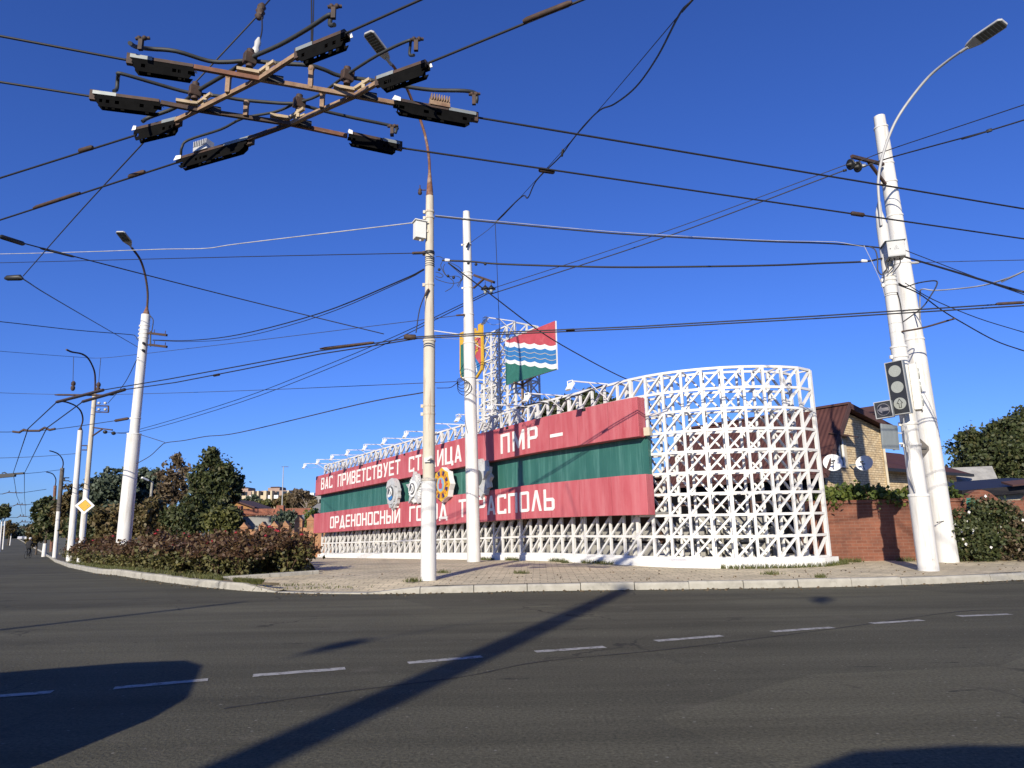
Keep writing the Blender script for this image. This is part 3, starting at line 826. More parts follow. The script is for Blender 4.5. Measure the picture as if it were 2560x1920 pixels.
for k in range(8):
    a = math.pi / 2 + k * math.pi / 4
    plate(mb, [(.3 * math.cos(a - .09), .3 * math.sin(a - .09)), (.45 * math.cos(a), .45 * math.sin(a)), (.3 * math.cos(a + .09), .3 * math.sin(a + .09))], 13.75, 2.6, O1 - .0255, O1 - .014)
mb.build('yellow_rays', M['yellow'], t)
# 4: second starburst, mostly behind the white post
t = thing('medal_emblem', SP(16.2, 2.62, .4), 'silver starburst medal half hidden behind the smooth white post', 'medal', 'medals mounted on the green strip')
mb = MB(); plate(mb, star(12, .64, .52), 16.2, 2.62, O0, O1 - .14); plate(mb, star(5, .62, .27), 16.2, 2.62, O1 - .139, O1 - .04); mb.build('body', M['silver'], t)
mb = MB(); plate(mb, circle(.26, 22), 16.2, 2.62, O1 - .039, O1 - .01); mb.build('dial', M['medal_dark'], t)

# ---------------------------------------------------------------- floodlights along the top
FL = ['floodlight at the far left end of the sign, first of the row on the top rail']
ordn = ['first', 'second', 'third', 'fourth', 'fifth', 'sixth', 'seventh', 'eighth', 'ninth', 'tenth', 'eleventh', 'twelfth']
FLN = ['at the far left end of the sign', 'above the gap after the first word', 'above the letters ПРИ', 'above the letters ЕТ of the long word', 'above the end of the long word', 'just left of the rusty pole', 'behind the rusty pole', 'between the rusty pole and the smooth post', 'hidden partly behind the smooth post', 'in front of the lattice tower foot', 'below the right end of the flag board', 'nearest the tall lattice screen']
FLN = ['at the far left end of the sign', 'second from the left end of the sign', 'third from the left end of the sign', 'fourth from the left end of the sign', 'fifth from the left end of the sign', 'just left of the rusty pole', 'behind the rusty pole', 'between the rusty pole and the smooth post', 'beside the smooth post', 'in front of the tower foot', 'below the flag board, right of the tower', 'rightmost, nearest the tall open screen']

def floodlight(base, nrm, side, label, L=1.32, droop=-0.02, parts=True):
    t = thing('floodlight', base, 'white outrigger floodlight, ' + label, 'floodlight', 'floodlights along the sign top')
    tip = base + nrm * L + V((0, 0, droop))
    mb = MB(); mb.bar(base + V((0, 0, .03)), tip, .032, .032); mb.build('arm', M['white'], t)
    mb = MB(); mb.bar(base + V((0, 0, -.42)), base + nrm * (L * .5) + V((0, 0, -.005)), .022, .022); mb.build('brace', M['white'], t)
    mb = MB()
    for k in (-1, 1): mb.bar(tip + side * (.1 * k), tip + side * (.1 * k) + V((0, 0, -.17)), .018, .018)
    mb.bar(tip - side * .11, tip + side * .11, .018, .018)
    mb.build('yoke', M['white'], t)
    R = Matrix((side, nrm.cross(side), nrm)).transposed()
    X = side; 
    ax = (nrm * -0.82 + V((0, 0, -.57))).normalized()      # beam back down onto the lettering
    up = X.cross(ax)
    Mx = Matrix((X, up, ax)).transposed()
    mb = MB(); mb.box(tip + V((0, 0, -.15)), (.2, .24, .06), Mx); mb.build('lamp_head', M['white'], t)
    mb = MB(); mb.box(tip + V((0, 0, -.15)) + ax * .033, (.16, .2, .006), Mx); mb.build('glass', M['lens'], t)
    mb = MB(); mb.tube(spline([tip + V((0, 0, -.1)), tip - nrm * .3 + V((0, 0, -.22)), base + nrm * .55 + V((0, 0, -.16)), base + V((0, 0, -.3))], 5), .008, 5); mb.build('cable', M['wire_white'], t)
    return t
for k in range(12):
    s = 0.75 + 1.92 * k
    floodlight(SP(s, TOP, 0.03), SN, SD, FLN[k])
mb = MB(); mb.tube(spline([SP(18.2, TOP - .02, .05), SP(17.6, TOP + .05, .06), SP(18.9, TOP + .0, .05), SP(19.6, TOP - .2, .06), SP(20.3, TOP - .1, .06), SP(21.7, TOP + .03, .06)], 6), .014, 6)
tag(mb.build('supply_cable', M['wire']), 'black supply cable looped along the top rail of the sign under the flag', 'cable')

# ---------------------------------------------------------------- lattice tower
def tower(o, nA, nB, nH, cell, hgt, rows, name, parent):
    """box lattice: o corner (front right), runs back along -SD by nA cells and along -SN by nB cells"""
    A = -SD * cell; B = -SN * cell
    mb = MB()
    dh = hgt / rows
    def P(i, j, k): return o + A * i + B * j + V((0, 0, dh * k))
    faces = []
    for i in range(nA + 1):
        for j in range(nB + 1):
            if 0 < i < nA and 0 < j < nB: continue
            mb.bar(P(i, j, 0), P(i, j, rows), .056, .056, up=SN)
    for k in range(1, rows + 1):
        for j in (0, nB):
            mb.bar(P(0, j, k), P(nA, j, k), .048, .048)
        for i in (0, nA):
            mb.bar(P(i, 0, k), P(i, nB, k), .048, .048)
    for k in range(rows):
        for i in range(nA):
            mb.bar(P(i + 1, 0, k), P(i, 0, k + 1), .034, .048, up=SN)
            mb.bar(P(i, nB, k), P(i + 1, nB, k + 1), .034, .048, up=SN)
        for j in range(nB):
            mb.bar(P(0, j, k), P(0, j + 1, k + 1), .034, .048, up=SD)
            mb.bar(P(nA, j + 1, k), P(nA, j, k + 1), .034, .048, up=SD)
    return mb.build(name, M['lattice'], parent)

tt = at(1287, 806, 22.6)
tz = pav(22.6)
TO = V((tt.x, 22.6, tz))
tow = thing('lattice_tower', TO, 'white square lattice tower rising behind the sign and carrying the flag board', 'tower')
TH = tt.z - tz
tower(TO, 4, 2, 2, .5, TH, 16, 'mast_lattice', tow)
T2 = TO - SD * 2.04 + SN * 0.25
q = at(1200, 949, T2.y)
tower(V((T2.x, T2.y, pav(T2.y))), 1, 2, 2, .5, q.z - pav(T2.y), 12, 'annex_lattice', tow)
# lamp outriggers on the tower top
floodlight(TO + V((0, 0, TH)) + SD * .02, SN, SD, 'on top of the lattice tower beside the flag', L=1.25)
floodlight(TO - SD * 2.0 + V((0, 0, TH - .1)), SN, SD, 'on the tower above the coat of arms', L=2.2)

# ---------------------------------------------------------------- flag board
FO = at(1265, 963, 22.25); fw = 2.72; fh = 1.53
FD = SD; FN = SN
fl = thing('flag_board', FO, 'painted flag board, red over blue waves over green, mounted on the lattice tower', 'flag')
mb = MB(); mb.prism([(0, 0), (fw, 0), (fw, fh), (0, fh)], FO, FD, V((0, 0, 1)), -.05, az=FN); mb.build('panel', M['white'], fl)

def wavy(yl, yr, n=40, amp=.05, waves=5, ph=0.0):
    out = []
    for i in range(n + 1):
        u = i / n
        y = yl + (yr - yl) * u
        w = 1 - abs(math.sin(math.pi * (u * waves + ph)))
        out.append((u * fw, (1 - y) * fh + amp * (w - .4)))
    return out
def field(name, top, bot, m, e):
    mb = MB()
    n = len(bot)
    # build as quad strips so concave edges triangulate cleanly
    A = [FO + FD * u + V((0, 0, min(v, fh))) + FN * .002 for u, v in top]; B = [FO + FD * u + V((0, 0, max(0, min(v, fh)))) + FN * .002 for u, v in bot]
    A2 = [p + FN * e for p in A]; B2 = [p + FN * e for p in B]
    mb.add(A2 + B2 + A + B, [(i, n + i, n + i + 1, i + 1) for i in range(n - 1)] + [(i, i + 1, 2 * n + i + 1, 2 * n + i) for i in range(n - 1)] + [(n + i, 3 * n + i, 3 * n + i + 1, n + i + 1) for i in range(n - 1)])
    return mb.build(name, m, fl)
flat = lambda y: [(i / 40 * fw, (1 - y) * fh) for i in range(41)]
L1 = wavy(.02, .52); L2 = wavy(.13, .61); L3 = wavy(.42, .9); L4 = wavy(.5, 1.0)
field('red_field', flat(0), L1, M['flag_red'], .006)
field('white_wave', L1, L2, M['white'], .004)
field('blue_field', L2, L3, M['blue'], .006)
field('white_wave', L3, L4, M['white'], .004)
field('green_field', L4, flat(1), M['flag_green'], .006)
for a, b in ((.215, .7), (.32, .81)):
    c = wavy(a, b); d = [(u, v - .018) for u, v in c]
    mb = MB(); n = len(c)
    A = [FO + FD * u + V((0, 0, v)) + FN * .0105 for u, v in c]; B = [FO + FD * u + V((0, 0, v)) + FN * .0105 for u, v in d]
    mb.add(A + B, [(i, n + i, n + i + 1, i + 1) for i in range(n - 1)])
    mb.build('wave_line', M['cream'], fl)
# steel stand behind the flag
mb = MB()
fb = at(1306, 955, 22.1)
mb.bar(V((fb.x, fb.y, pav(fb.y))), V((fb.x, fb.y, fb.z + .35)), .09, .09)
for u in (.1, .62): mb.bar(V((fb.x, fb.y, fb.z - .1)), FO + FD * (fw * u) + V((0, 0, .04)) - FN * .03, .05, .05)
mb.bar(V((fb.x, fb.y, fb.z - .12)), V((fb.x, fb.y, fb.z - .12)) + SN * .55 + SD * .3, .05, .05)
mb.build('support_post', M['rust_pale'], fl)

# ---------------------------------------------------------------- coat of arms board
CO = at(1210, 948, 24.1) - SD * 1.62; CW, CH = 1.62, 2.12
ca = thing('coat_of_arms_board', CO, 'yellow shield board with crenellated top, cogwheel and river on the tower', 'emblem')
def shield(w, h, ins):
    a, b = ins, w - ins
    pts = [(a, h - .3 - ins)]
    base = [(a, .62), (a + .05, .38), (w * .25, .14 + ins), (w * .5, ins), (w * .75, .14 + ins), (b - .05, .38), (b, .62)]
    return base
cren = [(0, .6), (.06, .36), (.4, .12), (.81, 0), (1.22, .12), (1.56, .36), (1.62, .6), (1.62, 2.12), (1.34, 2.12), (1.34, 1.9), (1.14, 1.9), (1.14, 2.04), (.96, 2.04), (.96, 2.12), (.66, 2.12), (.66, 2.04), (.48, 2.04), (.48, 1.9), (.28, 1.9), (.28, 2.12), (0, 2.12)]
mb = MB()
def cpl(out, e0, e1): mb.prism([(u, v) for u, v in out], CO + FN * e0, FD, V((0, 0, 1)), e1 - e0, az=FN)
cpl(cren, 0, .07); mb.build('shield_body', M['yellow'], ca)
mb = MB(); cpl([(.81, .1), (1.2, .2), (1.48, .4), (1.53, .62), (1.53, 1.62), (.81, 1.62)], .071, .076); mb.build('red_field', M['flag_red'], ca)
mb = MB(); cpl([(.09, .62), (.14, .4), (.42, .2), (.8, .1), (.8, 1.62), (.09, 1.62)], .071, .076); mb.build('green_field', M['flag_green'], ca)
mb = MB(); cpl([(.4, .22), (.81, .1), (1.2, .2), (1.48, .4), (1.5, .55), (1.2, .86), (1.02, 1.2), (.8, 1.3), (.6, .9)], .077, .081); mb.build('river', M['blue'], ca)
mb = MB()
for dx in (0, .16, .3): cpl([(.95 + dx, .22 + dx * .3), (1.0 + dx, .24 + dx * .3), (.98 + dx * .7, .7), (.86 + dx * .6, 1.0), (.84 + dx * .6, .96), (.92 + dx * .7, .66)], .082, .085)
mb.build('river_line', M['white'], ca)
gear = []
for i in range(32):
    r = .3 if i % 4 < 2 else .23
    a = 2 * math.pi * i / 32; gear.append((1.16 + r * .8 * math.cos(a), 1.3 + r * math.sin(a)))
mb = MB()
inner = [(1.16 + .13 * .8 * math.cos(2 * math.pi * i / 32), 1.3 + .13 * math.sin(2 * math.pi * i / 32)) for i in range(32)]
A = [CO + FD * u + V((0, 0, v)) + FN * .083 for u, v in gear + inner]
mb.add(A, [(i, (i + 1) % 32, 32 + (i + 1) % 32, 32 + i) for i in range(32)]); mb.build('cogwheel', M['yellow'], ca)
# ------------------------------------------------------------------ poles
def pole(name, base, top, secs, m, label, cat='pole', group=None, mats=None):
    """secs: list of (fraction0, fraction1, r0, r1); each section is a part with a collar at its foot"""
    t = thing(name, base, label, cat, group)
    base, top = V(base), V(top)
    ax = top - base
    for k, (a, b, r0, r1) in enumerate(secs):
        mb = MB()
        n = max(2, int((b - a) * 14))
        pts = [base + ax * (a + (b - a) * i / n) for i in range(n + 1)]
        mb.tube(pts, [r0 + (r1 - r0) * i / n for i in range(n + 1)], 20)
        mm = mats[k] if mats else m
        mb.build('shaft_section', mm, t)
        if k > 0:
            pr = secs[k - 1][3]
            mb = MB(); mb.lathe([(pr + .012, -.03), (pr + .014, .012), (r0 + .004, .03)], base + ax * a, ax, 20); mb.build('collar', mm, t)
    return t

def bands(t, base, top, fr, r, m, w=.05, name='steel_band'):
    base, top = V(base), V(top); ax = top - base
    for f, rr in zip(fr, r):
        mb = MB()
        c = base + ax * f; d = ax.normalized()
        mb.lathe([(rr + .008, -w / 2), (rr + .011, -w / 2 + .006), (rr + .011, w / 2 - .006), (rr + .008, w / 2)], c, ax, 20)
        s = d.cross(V((0, 1, 0))).normalized()
        mb.box(c + s * (rr + .03), (.05, .05, w * 1.4))
        mb.build(name, m, t)

def lamp_head(t, p0, p1, w=.24, th=.055, roll=V((0, 0, 1))):
    """flat street light: rounded plate from p0 (pole end) to p1, dark LED field below"""
    p0, p1 = V(p0), V(p1)
    d = (p1 - p0); L = d.length; d.normalize()
    x = d.cross(roll).normalized(); n = x.cross(d).normalized()
    out = [(0, -.05), (.06, -.08), (L * .3, -w / 2), (L * .93, -w / 2), (L, -w / 2 + .05), (L, w / 2 - .05), (L * .93, w / 2), (L * .3, w / 2), (.06, .08), (0, .05)]
    mb = MB(); mb.prism(out, p0, d, x, th, az=n); hd = mb.build('lamp_head', M['lamp_grey'], t, bevel=.012)
    mb = MB(); mb.prism([(L * .34, -w * .4), (L * .95, -w * .4), (L * .95, w * .4), (L * .34, w * .4)], p0 - n * .006, d, x, .01, az=n)
    mb.build('led_field', M['led'], hd)
    mb = MB()
    for k in range(6):
        u = L * (.42 + .09 * k)
        mb.prism([(u, -w * .36), (u + .012, -w * .36), (u + .012, w * .36), (u, w * .36)], p0 - n * .0085, d, x, .004, az=n)
    mb.build('led_frame', M['tin'], hd)
    mb = MB(); mb.tube([p0 - d * .12, p0 + d * .05], .035, 10); mb.build('spigot', M['lamp_grey'], hd)

# --- rusty steel pole in the middle
PB = V((-1.78, 14.44, 0.14)); PT = at(1074.5, 491, 14.44)
hz = lambda y, x, D, b, tt: (at(x, y, D).z - b.z) / (tt.z - b.z)
f1 = hz(1199, 1072, 14.44, PB, PT); f2 = hz(851, 1074, 14.44, PB, PT)
P1 = pole('steel_pole', PB, PT, [(0, f1, .162, .16), (f1, f2, .13, .127), (f2, 1, .108, .09)], M['pole_rusty'], 'rust-streaked white steel pole with a tall thin lamp pipe, in front of the lettering', 'pole', mats=[M['pole_white'], M['pole_rusty'], M['pole_rusty']])
ax = PT - PB
mb = MB(); mb.tube([PT - ax.normalized() * .05, at(1074.3, 470, 14.44), at(1074, 430, 14.42)], [.088, .07, .035], 14); mb.build('pipe_funnel', M['rust'], P1)
mb = MB()
pp = [at(1074, 432, 14.42), at(1072, 390, 14.42), at(1062, 335, 14.4), at(1047, 290, 14.3), at(1032, 256, 14.1), at(1014, 215, 13.8), at(988, 172, 13.3), at(974, 156, 13.0)]
mb.tube(spline(pp, 5), .033, 10); mb.build('lamp_pipe', M['rust'], P1)
lamp_head(P1, at(970, 151, 12.95), at(918, 82, 12.35), .27)
bands(P1, PB, PT, [hz(y, 1074, 14.44, PB, PT) for y in (1015, 1035, 712, 633, 530, 545)], [.123, .123, .1, .098, .097, .096], M['pole_rusty'])
bands(P1, PB, PT, [hz(633, 1074, 14.44, PB, PT)], [.103], M['black'], .07, 'black_strap')
for y in (640, 645, 650, 657, 663, 668):
    pass
mb = MB()
for y in (645, 650, 655, 661, 666): 
    c = at(1074.5, y, 14.44); mb.lathe([(.108, -.006), (.11, 0), (.108, .006)], c, ax, 18)
mb.build('wire_wrap', M['wire_grey'], P1)
mb = MB(); c = at(1065, 475, 14.4); mb.tube(spline([c, c + V((-.07, 0, 0)), c + V((-.13, 0, .02)), c + V((-.14, 0, .12))], 4), .012, 6); mb.build('insulator_hook', M['rust_dark'], P1)
mb = MB(); c = at(1050, 485, 14.4); mb.lathe([(.02, -.02), (.045, 0), (.05, .04), (.035, .07), (.045, .09), (.03, .13), (.01, .14)], c, (0, 0, 1), 12); mb.build('pin_insulator', M['rust_dark'], P1)
mb = MB(); c = at(1068, 1150, 14.28); mb.box(c, (.12, .05, .09)); mb.bar(c, c + V((.1, -.12, .05)), .05, .06); mb.build('hook_bracket', M['pole_white'], P1)

# meter box strapped to that pole
t = thing('meter_box', at(1048, 600, 14.3), 'small white tin meter box strapped to the rusty pole high up', 'box')
c = at(1049, 577, 14.32)
Rz = Matrix.Rotation(rad(28), 3, 'Z')
mb = MB(); mb.box(c, (.24, .2, .4), Rz); mb.build('case', M['box_white'], t, bevel=.006)
mb = MB(); mb.box(c + V((0, 0, .21)), (.3, .26, .02), Rz); mb.build('lid', M['box_white'], t)
mb = MB(); mb.box(c + V((.14, .06, .0)), (.1, .1, .06)); mb.build('mount', M['pole_rusty'], t)
mb = MB(); mb.lathe([(.02, 0), (.025, -.05), (.012, -.06)], c + V((.02, -.02, -.2)), (0, 0, 1), 10); mb.build('cable_gland', M['white'], t)

# --- smooth white post behind it
QB = V((-1.2, 20.45, .2)); QT = at(1166, 530, 20.45)
ff = lambda y: hz(y, 1172, 20.45, QB, QT)
P2 = pole('concrete_post', QB, QT, [(0, ff(858), .2, .18), (ff(858), ff(690), .172, .145), (ff(690), ff(548), .14, .125), (ff(548), 1, .115, .11)], M['pole_white'], 'smooth thick white post without a lamp, directly left of the flag board', 'pole')
bands(P2, QB, QT, [ff(y) for y in (945, 787, 682, 720, 612)], [.19, .163, .145, .15, .135], M['pole_white'], .04)
c = at(1185, 688, 20.3); e = at(1236, 706, 19.9)
mb = MB(); mb.bar(c, e, .07, .07); mb.bar(at(1184, 720, 20.35), at(1210, 697, 20.05), .05, .05); mb.build('bracket_arm', M['rust_dark'], P2)
for x in (1213, 1228):
    a = at(x, 704, 20.0)
    mb = MB(); mb.tube([a, a + V((0, 0, -.12))], .012, 6); mb.lathe([(.02, -.12), (.05, -.16), (.13, -.23), (.14, -.25), (.06, -.26)], a, (0, 0, 1), 14); mb.build('insulator_cap', M['black'], P2)
    mb = MB(); mb.lathe([(.05, -.26), (.07, -.29), (.035, -.34), (.06, -.36), (.02, -.4)], a, (0, 0, 1), 12); mb.build('insulator_body', M['tin'], P2)
mb = MB(); mb.tube([at(1172, 607, 20.3), at(1166, 618, 20.2)], .03, 6); mb.build('clamp', M['black'], P2)

# --- tall lamp pole on the left
LBs = at(305, 1395, 27); LBs = V((LBs.x, 27, terr(27) + .1)); LT = at(365, 787, 27)
ff = lambda y: hz(y, 330, 27, LBs, LT)
P3 = pole('lamp_pole', LBs, LT, [(0, ff(1085), .262, .255), (ff(1085), 1, .18, .175)], M['pole_white'], 'tall white stepped pole with a curved rusty lamp arm rising from the rose bed', 'street lamp')
axl = LT - LBs
mb = MB(); mb.tube([LT - axl.normalized() * .05, at(367, 772, 27), at(368, 765, 27)], [.16, .06, .045], 10); mb.build('pipe_funnel', M['rust'], P3)
mb = MB(); mb.tube(spline([at(368, 770, 27), at(369, 730, 26.9), at(362, 684, 26.6), at(350, 648, 26.1), at(330, 620, 25.3)], 6), .045, 8); mb.build('lamp_pipe', M['rust_dark'], P3)
lamp_head(P3, at(326, 615, 25.2), at(299, 580, 24.4), .36)
bands(P3, LBs, LT, [ff(y) for y in (815, 825, 835, 845, 1046)], [.18] * 5, M['pole_white'], .05)
for y0, y1 in ((833, 838), (862, 867)):
    a, b = at(375, y0, 26.9), at(417, y1, 26.5)
    mb = MB(); mb.bar(a, b, .08, .09); mb.bar(a - V((.12, 0, 0)), a, .05, .05); mb.build('crossarm', M['rust_dark'], P3)
    mb = MB()
    for k in (.25, .9):
        q = a + (b - a) * k; mb.tube([q, q + V((0, 0, .18))], .014, 5)
    mb.build('insulator_pin', M['rust_dark'], P3)
mb = MB(); mb.bar(at(376, 828, 26.9), at(376, 866, 26.9), .06, .04); mb.tube(spline([at(376, 790, 26.8), at(383, 800, 26.8), at(381, 820, 26.8), at(378, 832, 26.8)], 4), .02, 5); mb.build('riser_cable', M['black'], P3)
for y in (857, 875):
    c = at(358 if y == 857 else 357, y, 26.8); mb = MB(); mb.bar(c, c + V((.12, -.1, -.08)), .08, .08); mb.build('clamp', M['black'], P3)

# --- poles further down the street
def far_pole(px, D, tx, ty, r0, r1, label, mats, split=.5, name='street_pole'):
    b = at(px, 1380, D); b = V((b.x, D, terr(D) + .05)); tp = at(tx, ty, D)
    t = pole(name, b, tp, [(0, split, r0, r0 * .93), (split, 1, r1, r1 * .9)], mats[0], label, 'pole', mats=mats)
    return t, b, tp
W, Gy = M['pole_white'], M['pole_grey']
P4, b, p = far_pole(203, 37, 237, 985, .155, .125, 'white pole with the yellow diamond priority sign and a small bracket arm', [W, M['pole_rusty']], .43)
mb = MB(); q = at(238, 990, 36.9); mb.tube(spline([p, at(238, 950, 36.8), at(235, 925, 36.3), at(222, 898, 35.3), at(205, 885, 34.3), at(180, 880, 33), at(166, 874, 32.5)], 5), .045, 6); mb.build('lamp_pipe', M['rust_dark'], P4)
mb = MB()
for y in (1014.5, 1030): mb.bar(at(240, y, 36.8), at(271, y + .5, 36.4), .06, .06)
mb.bar(at(271, 1014.5, 36.4), at(271, 1030.5, 36.4), .06, .06); mb.build('crossarm', M['rust_dark'], P4)
mb = MB()
for x in (247, 263):
    for y in (1009, 1025): mb.lathe([(.03, 0), (.08, .04), (.08, .1), (.03, .14)], at(x, y + 2, 36.5), (0, 0, 1), 8)
mb.build('insulator_row', M['porcelain'], P4)
mb = MB(); mb.bar(at(233, 1069, 36.8), at(281, 1075, 36.2), .07, .07); mb.bar(at(231, 1090, 36.8), at(256, 1073, 36.5), .06, .06); mb.build('bracket_arm', M['rust_dark'], P4)
mb = MB()
for x, y in ((263, 1080), (284, 1083)): mb.sphere(at(x, y, 36.3), (.12, .12, .1), 8, 5)
mb.build('insulator_cap', M['black'], P4)
# priority road sign on it
t = thing('priority_sign', at(212, 1262, 36.6), 'white-edged yellow diamond priority road sign on a white pole', 'sign')
c = at(212, 1264, 36.6)
Rt = Matrix.Rotation(rad(12), 3, 'Z') 
def diamond(r, y): return [(0, r), (r, 0), (0, -r), (-r, 0)]
sx, sn = V((.93, .37, 0)), V((.37, -.93, 0))
mb = MB(); mb.prism(diamond(.46, 0), c, sx, V((0, 0, 1)), .02, az=sn); mb.build('white_plate', M['white'], t)
mb = MB(); mb.prism(diamond(.315, 0), c + sn * .0205, sx, V((0, 0, 1)), .003, az=sn); mb.build('black_edge', M['black'], t)
mb = MB(); mb.prism(diamond(.295, 0), c + sn * .024, sx, V((0, 0, 1)), .003, az=sn); mb.build('yellow_field', M['yellow'], t)
mb = MB(); mb.box(c - sn * .04, (.3, .05, .05)); mb.build('back_bracket', M['tin'], t)
P5, b, p = far_pole(177, 42, 201, 1076, .2, .16, 'chipped white pole left of the pole with the diamond sign', [W, W], .5)
mb = MB(); mb.tube([p, p + V((0, 0, .2))], [.13, .05], 8); mb.tube(spline([p + V((0, 0, .15)), at(207, 1050, 41.8), at(203, 1030, 41.2), at(191, 1016, 40.2), at(172, 1007, 39), at(155, 1003, 38)], 5), .045, 6); mb.build('lamp_pipe', M['rust_dark'], P5)
mb = MB()
for y in (1114, 1125): mb.bar(at(206, y, 41.8), at(219, y, 41.4), .06, .06)
mb.bar(at(219, 1114, 41.4), at(219, 1125, 41.4), .06, .06); mb.build('crossarm', M['rust_dark'], P5)
P6, b, p = far_pole(138, 58, 156, 1170, .17, .17, 'pole with a white lower half and dark grey upper half before the dark trees', [W, Gy], .52)
mb = MB(); mb.tube(spline([p, at(158, 1160, 57.8), at(156, 1148, 57), at(147, 1136, 55.5), at(135, 1130, 54), at(124, 1127, 53)], 5), .045, 6); mb.build('lamp_pipe', M['rust_dark'], P6)
mb = MB()
for y in (1194.5, 1202): mb.bar(at(158, y, 57.6), at(172, y, 57), .08, .08)
mb.bar(at(161, 1194, 57.6), at(161, 1202, 57.6), .08, .08); mb.build('crossarm', M['black'], P6)
P7, b, p = far_pole(128, 88, 138, 1214, .2, .19, 'farthest brown pole with a curved lamp arm above the tree tops', [M['rust'], M['rust']], .5)
mb = MB(); mb.tube(spline([p, at(139.5, 1206, 87.5), at(139, 1196, 87), at(133, 1186, 85), at(125, 1182, 83), at(116, 1180, 81)], 5), .06, 6); mb.build('lamp_pipe', M['rust_dark'], P7)
for px, ty, D, lb in ((3, 1304, 95, 'white pole at the extreme left edge beside the far footpath'), (10.5, 1303, 110, 'thin white pole just right of the left-edge pole'), (27, 1328, 150, 'short white post far down the left footpath')):
    b = at(px, 1345, D); b = V((b.x, D, terr(D)))
    t = pole('distant_pole', b, at(px + 2, ty, D), [(0, 1, .1, .09)], W, lb, 'pole')

# --- the two right-hand poles
RB = V((8.53, 14.55, .15)); RT = at(2205, 563, 14.55)
ff = lambda y: hz(y, 2280, 14.55, RB, RT)
P8 = pole('steel_pole', RB, RT, [(0, ff(1238), .197, .195), (ff(1238), ff(867), .168, .16), (ff(867), ff(690), .14, .135), (ff(690), 1, .125, .12)], M['pole_white'], 'leaning white steel pole with the traffic light and a long curved lamp arm', 'street lamp')
axr = RT - RB; axn = axr.normalized()
mb = MB(); mb.tube([RT - axn * .05, at(2197, 530, 14.55), at(2198, 505, 14.55)], [.12, .07, .036], 12); mb.build('pipe_funnel', M['pole_white'], P8)
mb = MB(); mb.tube(spline([at(2203, 564, 14.43), at(2196, 481, 14.4), at(2196, 447, 14.4), at(2202, 408, 14.35), at(2218, 353, 14.3), at(2241, 300, 14.2), at(2277, 246, 14.0), at(2322, 192, 13.7), at(2367, 154, 13.3), at(2408, 125, 12.9)], 5), .03, 10); mb.build('lamp_pipe', M['lamp_grey'], P8)
lamp_head(P8, at(2415, 121, 12.85), at(2512, 56, 12.1), .27, roll=V((.28, .42, 1)))
bands(P8, RB, RT, [ff(y) for y in (1060, 1113, 892, 700, 712)], [.168, .172, .164, .138, .137], M['pole_white'], .055)
mb = MB()
for y in (735, 740, 810, 832, 868):
    c = RB + axr * ff(y); mb.lathe([(.16, -.006), (.163, 0), (.16, .006)] if y > 850 else [(.137, -.006), (.14, 0), (.137, .006)], c, axr + V((.03, 0, 0)), 18)
mb.build('wire_wrap', M['wire_grey'], P8)
BBs = V((10.32, 16.78, .1)); BT = at(2198, 292, 16.78)
ff2 = lambda y: hz(y, 2290, 16.78, BBs, BT)
P9 = pole('concrete_post', BBs, BT, [(0, ff2(850), .24, .236), (ff2(850), ff2(540), .232, .195), (ff2(540), ff2(318), .19, .165), (ff2(318), 1, .148, .142)], M['pole_white'], 'leaning thick white concrete post directly behind the traffic light pole', 'pole')
bands(P9, BBs, BT, [ff2(y) for y in (410, 456, 660, 778)], [.178, .185, .214, .232], M['pole_white'], .05)
a, b = at(2208, 411, 16.6), at(2129, 391, 15.9)
mb = MB(); mb.bar(a, b, .07, .08); mb.bar(at(2214, 461, 16.6), at(2171, 404, 16.3), .06, .07); mb.build('bracket_arm', M['rust_dark'], P9)
for (x, y), m in (((2127, 411), M['black']), ((2145, 417), M['black'])):
    c = at(x, y, 15.9); dd = V((-.9, -.2, -.25)).normalized()
    mb = MB(); mb.lathe([(.03, -.08), (.05, -.05), (.135, -.01), (.14, .02), (.11, .025), (.09, .02), (.06, .03), (.04, .09), (.02, .14)], c, dd, 18); mb.build('disc_insulator', m, P9)
    mb = MB(); mb.lathe([(.045, .0), (.045, .11), (.03, .14)], c - dd * .22, dd, 10); mb.build('insulator_pin', M['porcelain'], P9)
mb = MB(); c = BBs + axr * 0; 
c = at(2343, 1306, 16.5); mb.tube([c, c + V((.35, .1, .05))], .008, 6); mb.sphere(c, .018, 6, 4); mb.build('tie_wire', M['black'], P9)

# control box high on the traffic light pole
t = thing('control_box', at(2240, 650, 14.2), 'grey steel control box with a hazard triangle on the traffic light pole', 'box')
c = at(2236, 627, 14.25); Rz = Matrix.Rotation(rad(-14), 3, 'Z')
mb = MB(); mb.box(c, (.36, .3, .36), Rz); mb.build('case', M['box_grey'], t, bevel=.008)
mb = MB(); mb.box(c + V((0, 0, .19)), (.42, .36, .016), Rz); mb.build('rain_lid', M['tin'], t)
nx, nn = Rz @ V((1, 0, 0)), Rz @ V((0, -1, 0))
o = c + nn * .152
mb = MB(); mb.prism([(-.16, -.16), (.165, -.16), (.165, .16), (-.16, .16)], o, nx, V((0, 0, 1)), .004, az=nn); dr = mb.build('door', M['box_grey'], t)
mb = MB(); 
for q in ([(-.05, -.02), (.05, -.02), (.044, -.012), (-.044, -.012)], [(-.05, -.02), (-.044, -.014), (0, .058), (0, .07)], [(.05, -.02), (0, .07), (0, .058), (.044, -.014)], [(.006, .04), (-.012, .012), (.0, .014), (-.006, -.008), (.012, .02), (.0, .018)]): mb.prism(q, o + nn * .0045, nx, V((0, 0, 1)), .001, az=nn)
mb.build('hazard_mark', M['medal_dark'], dr)
mb = MB(); mb.lathe([(.012, 0), (.012, .008)], o + nx * -.125 + nn * .004, nn, 8); mb.build('lock', M['black'], dr)
mb = MB()
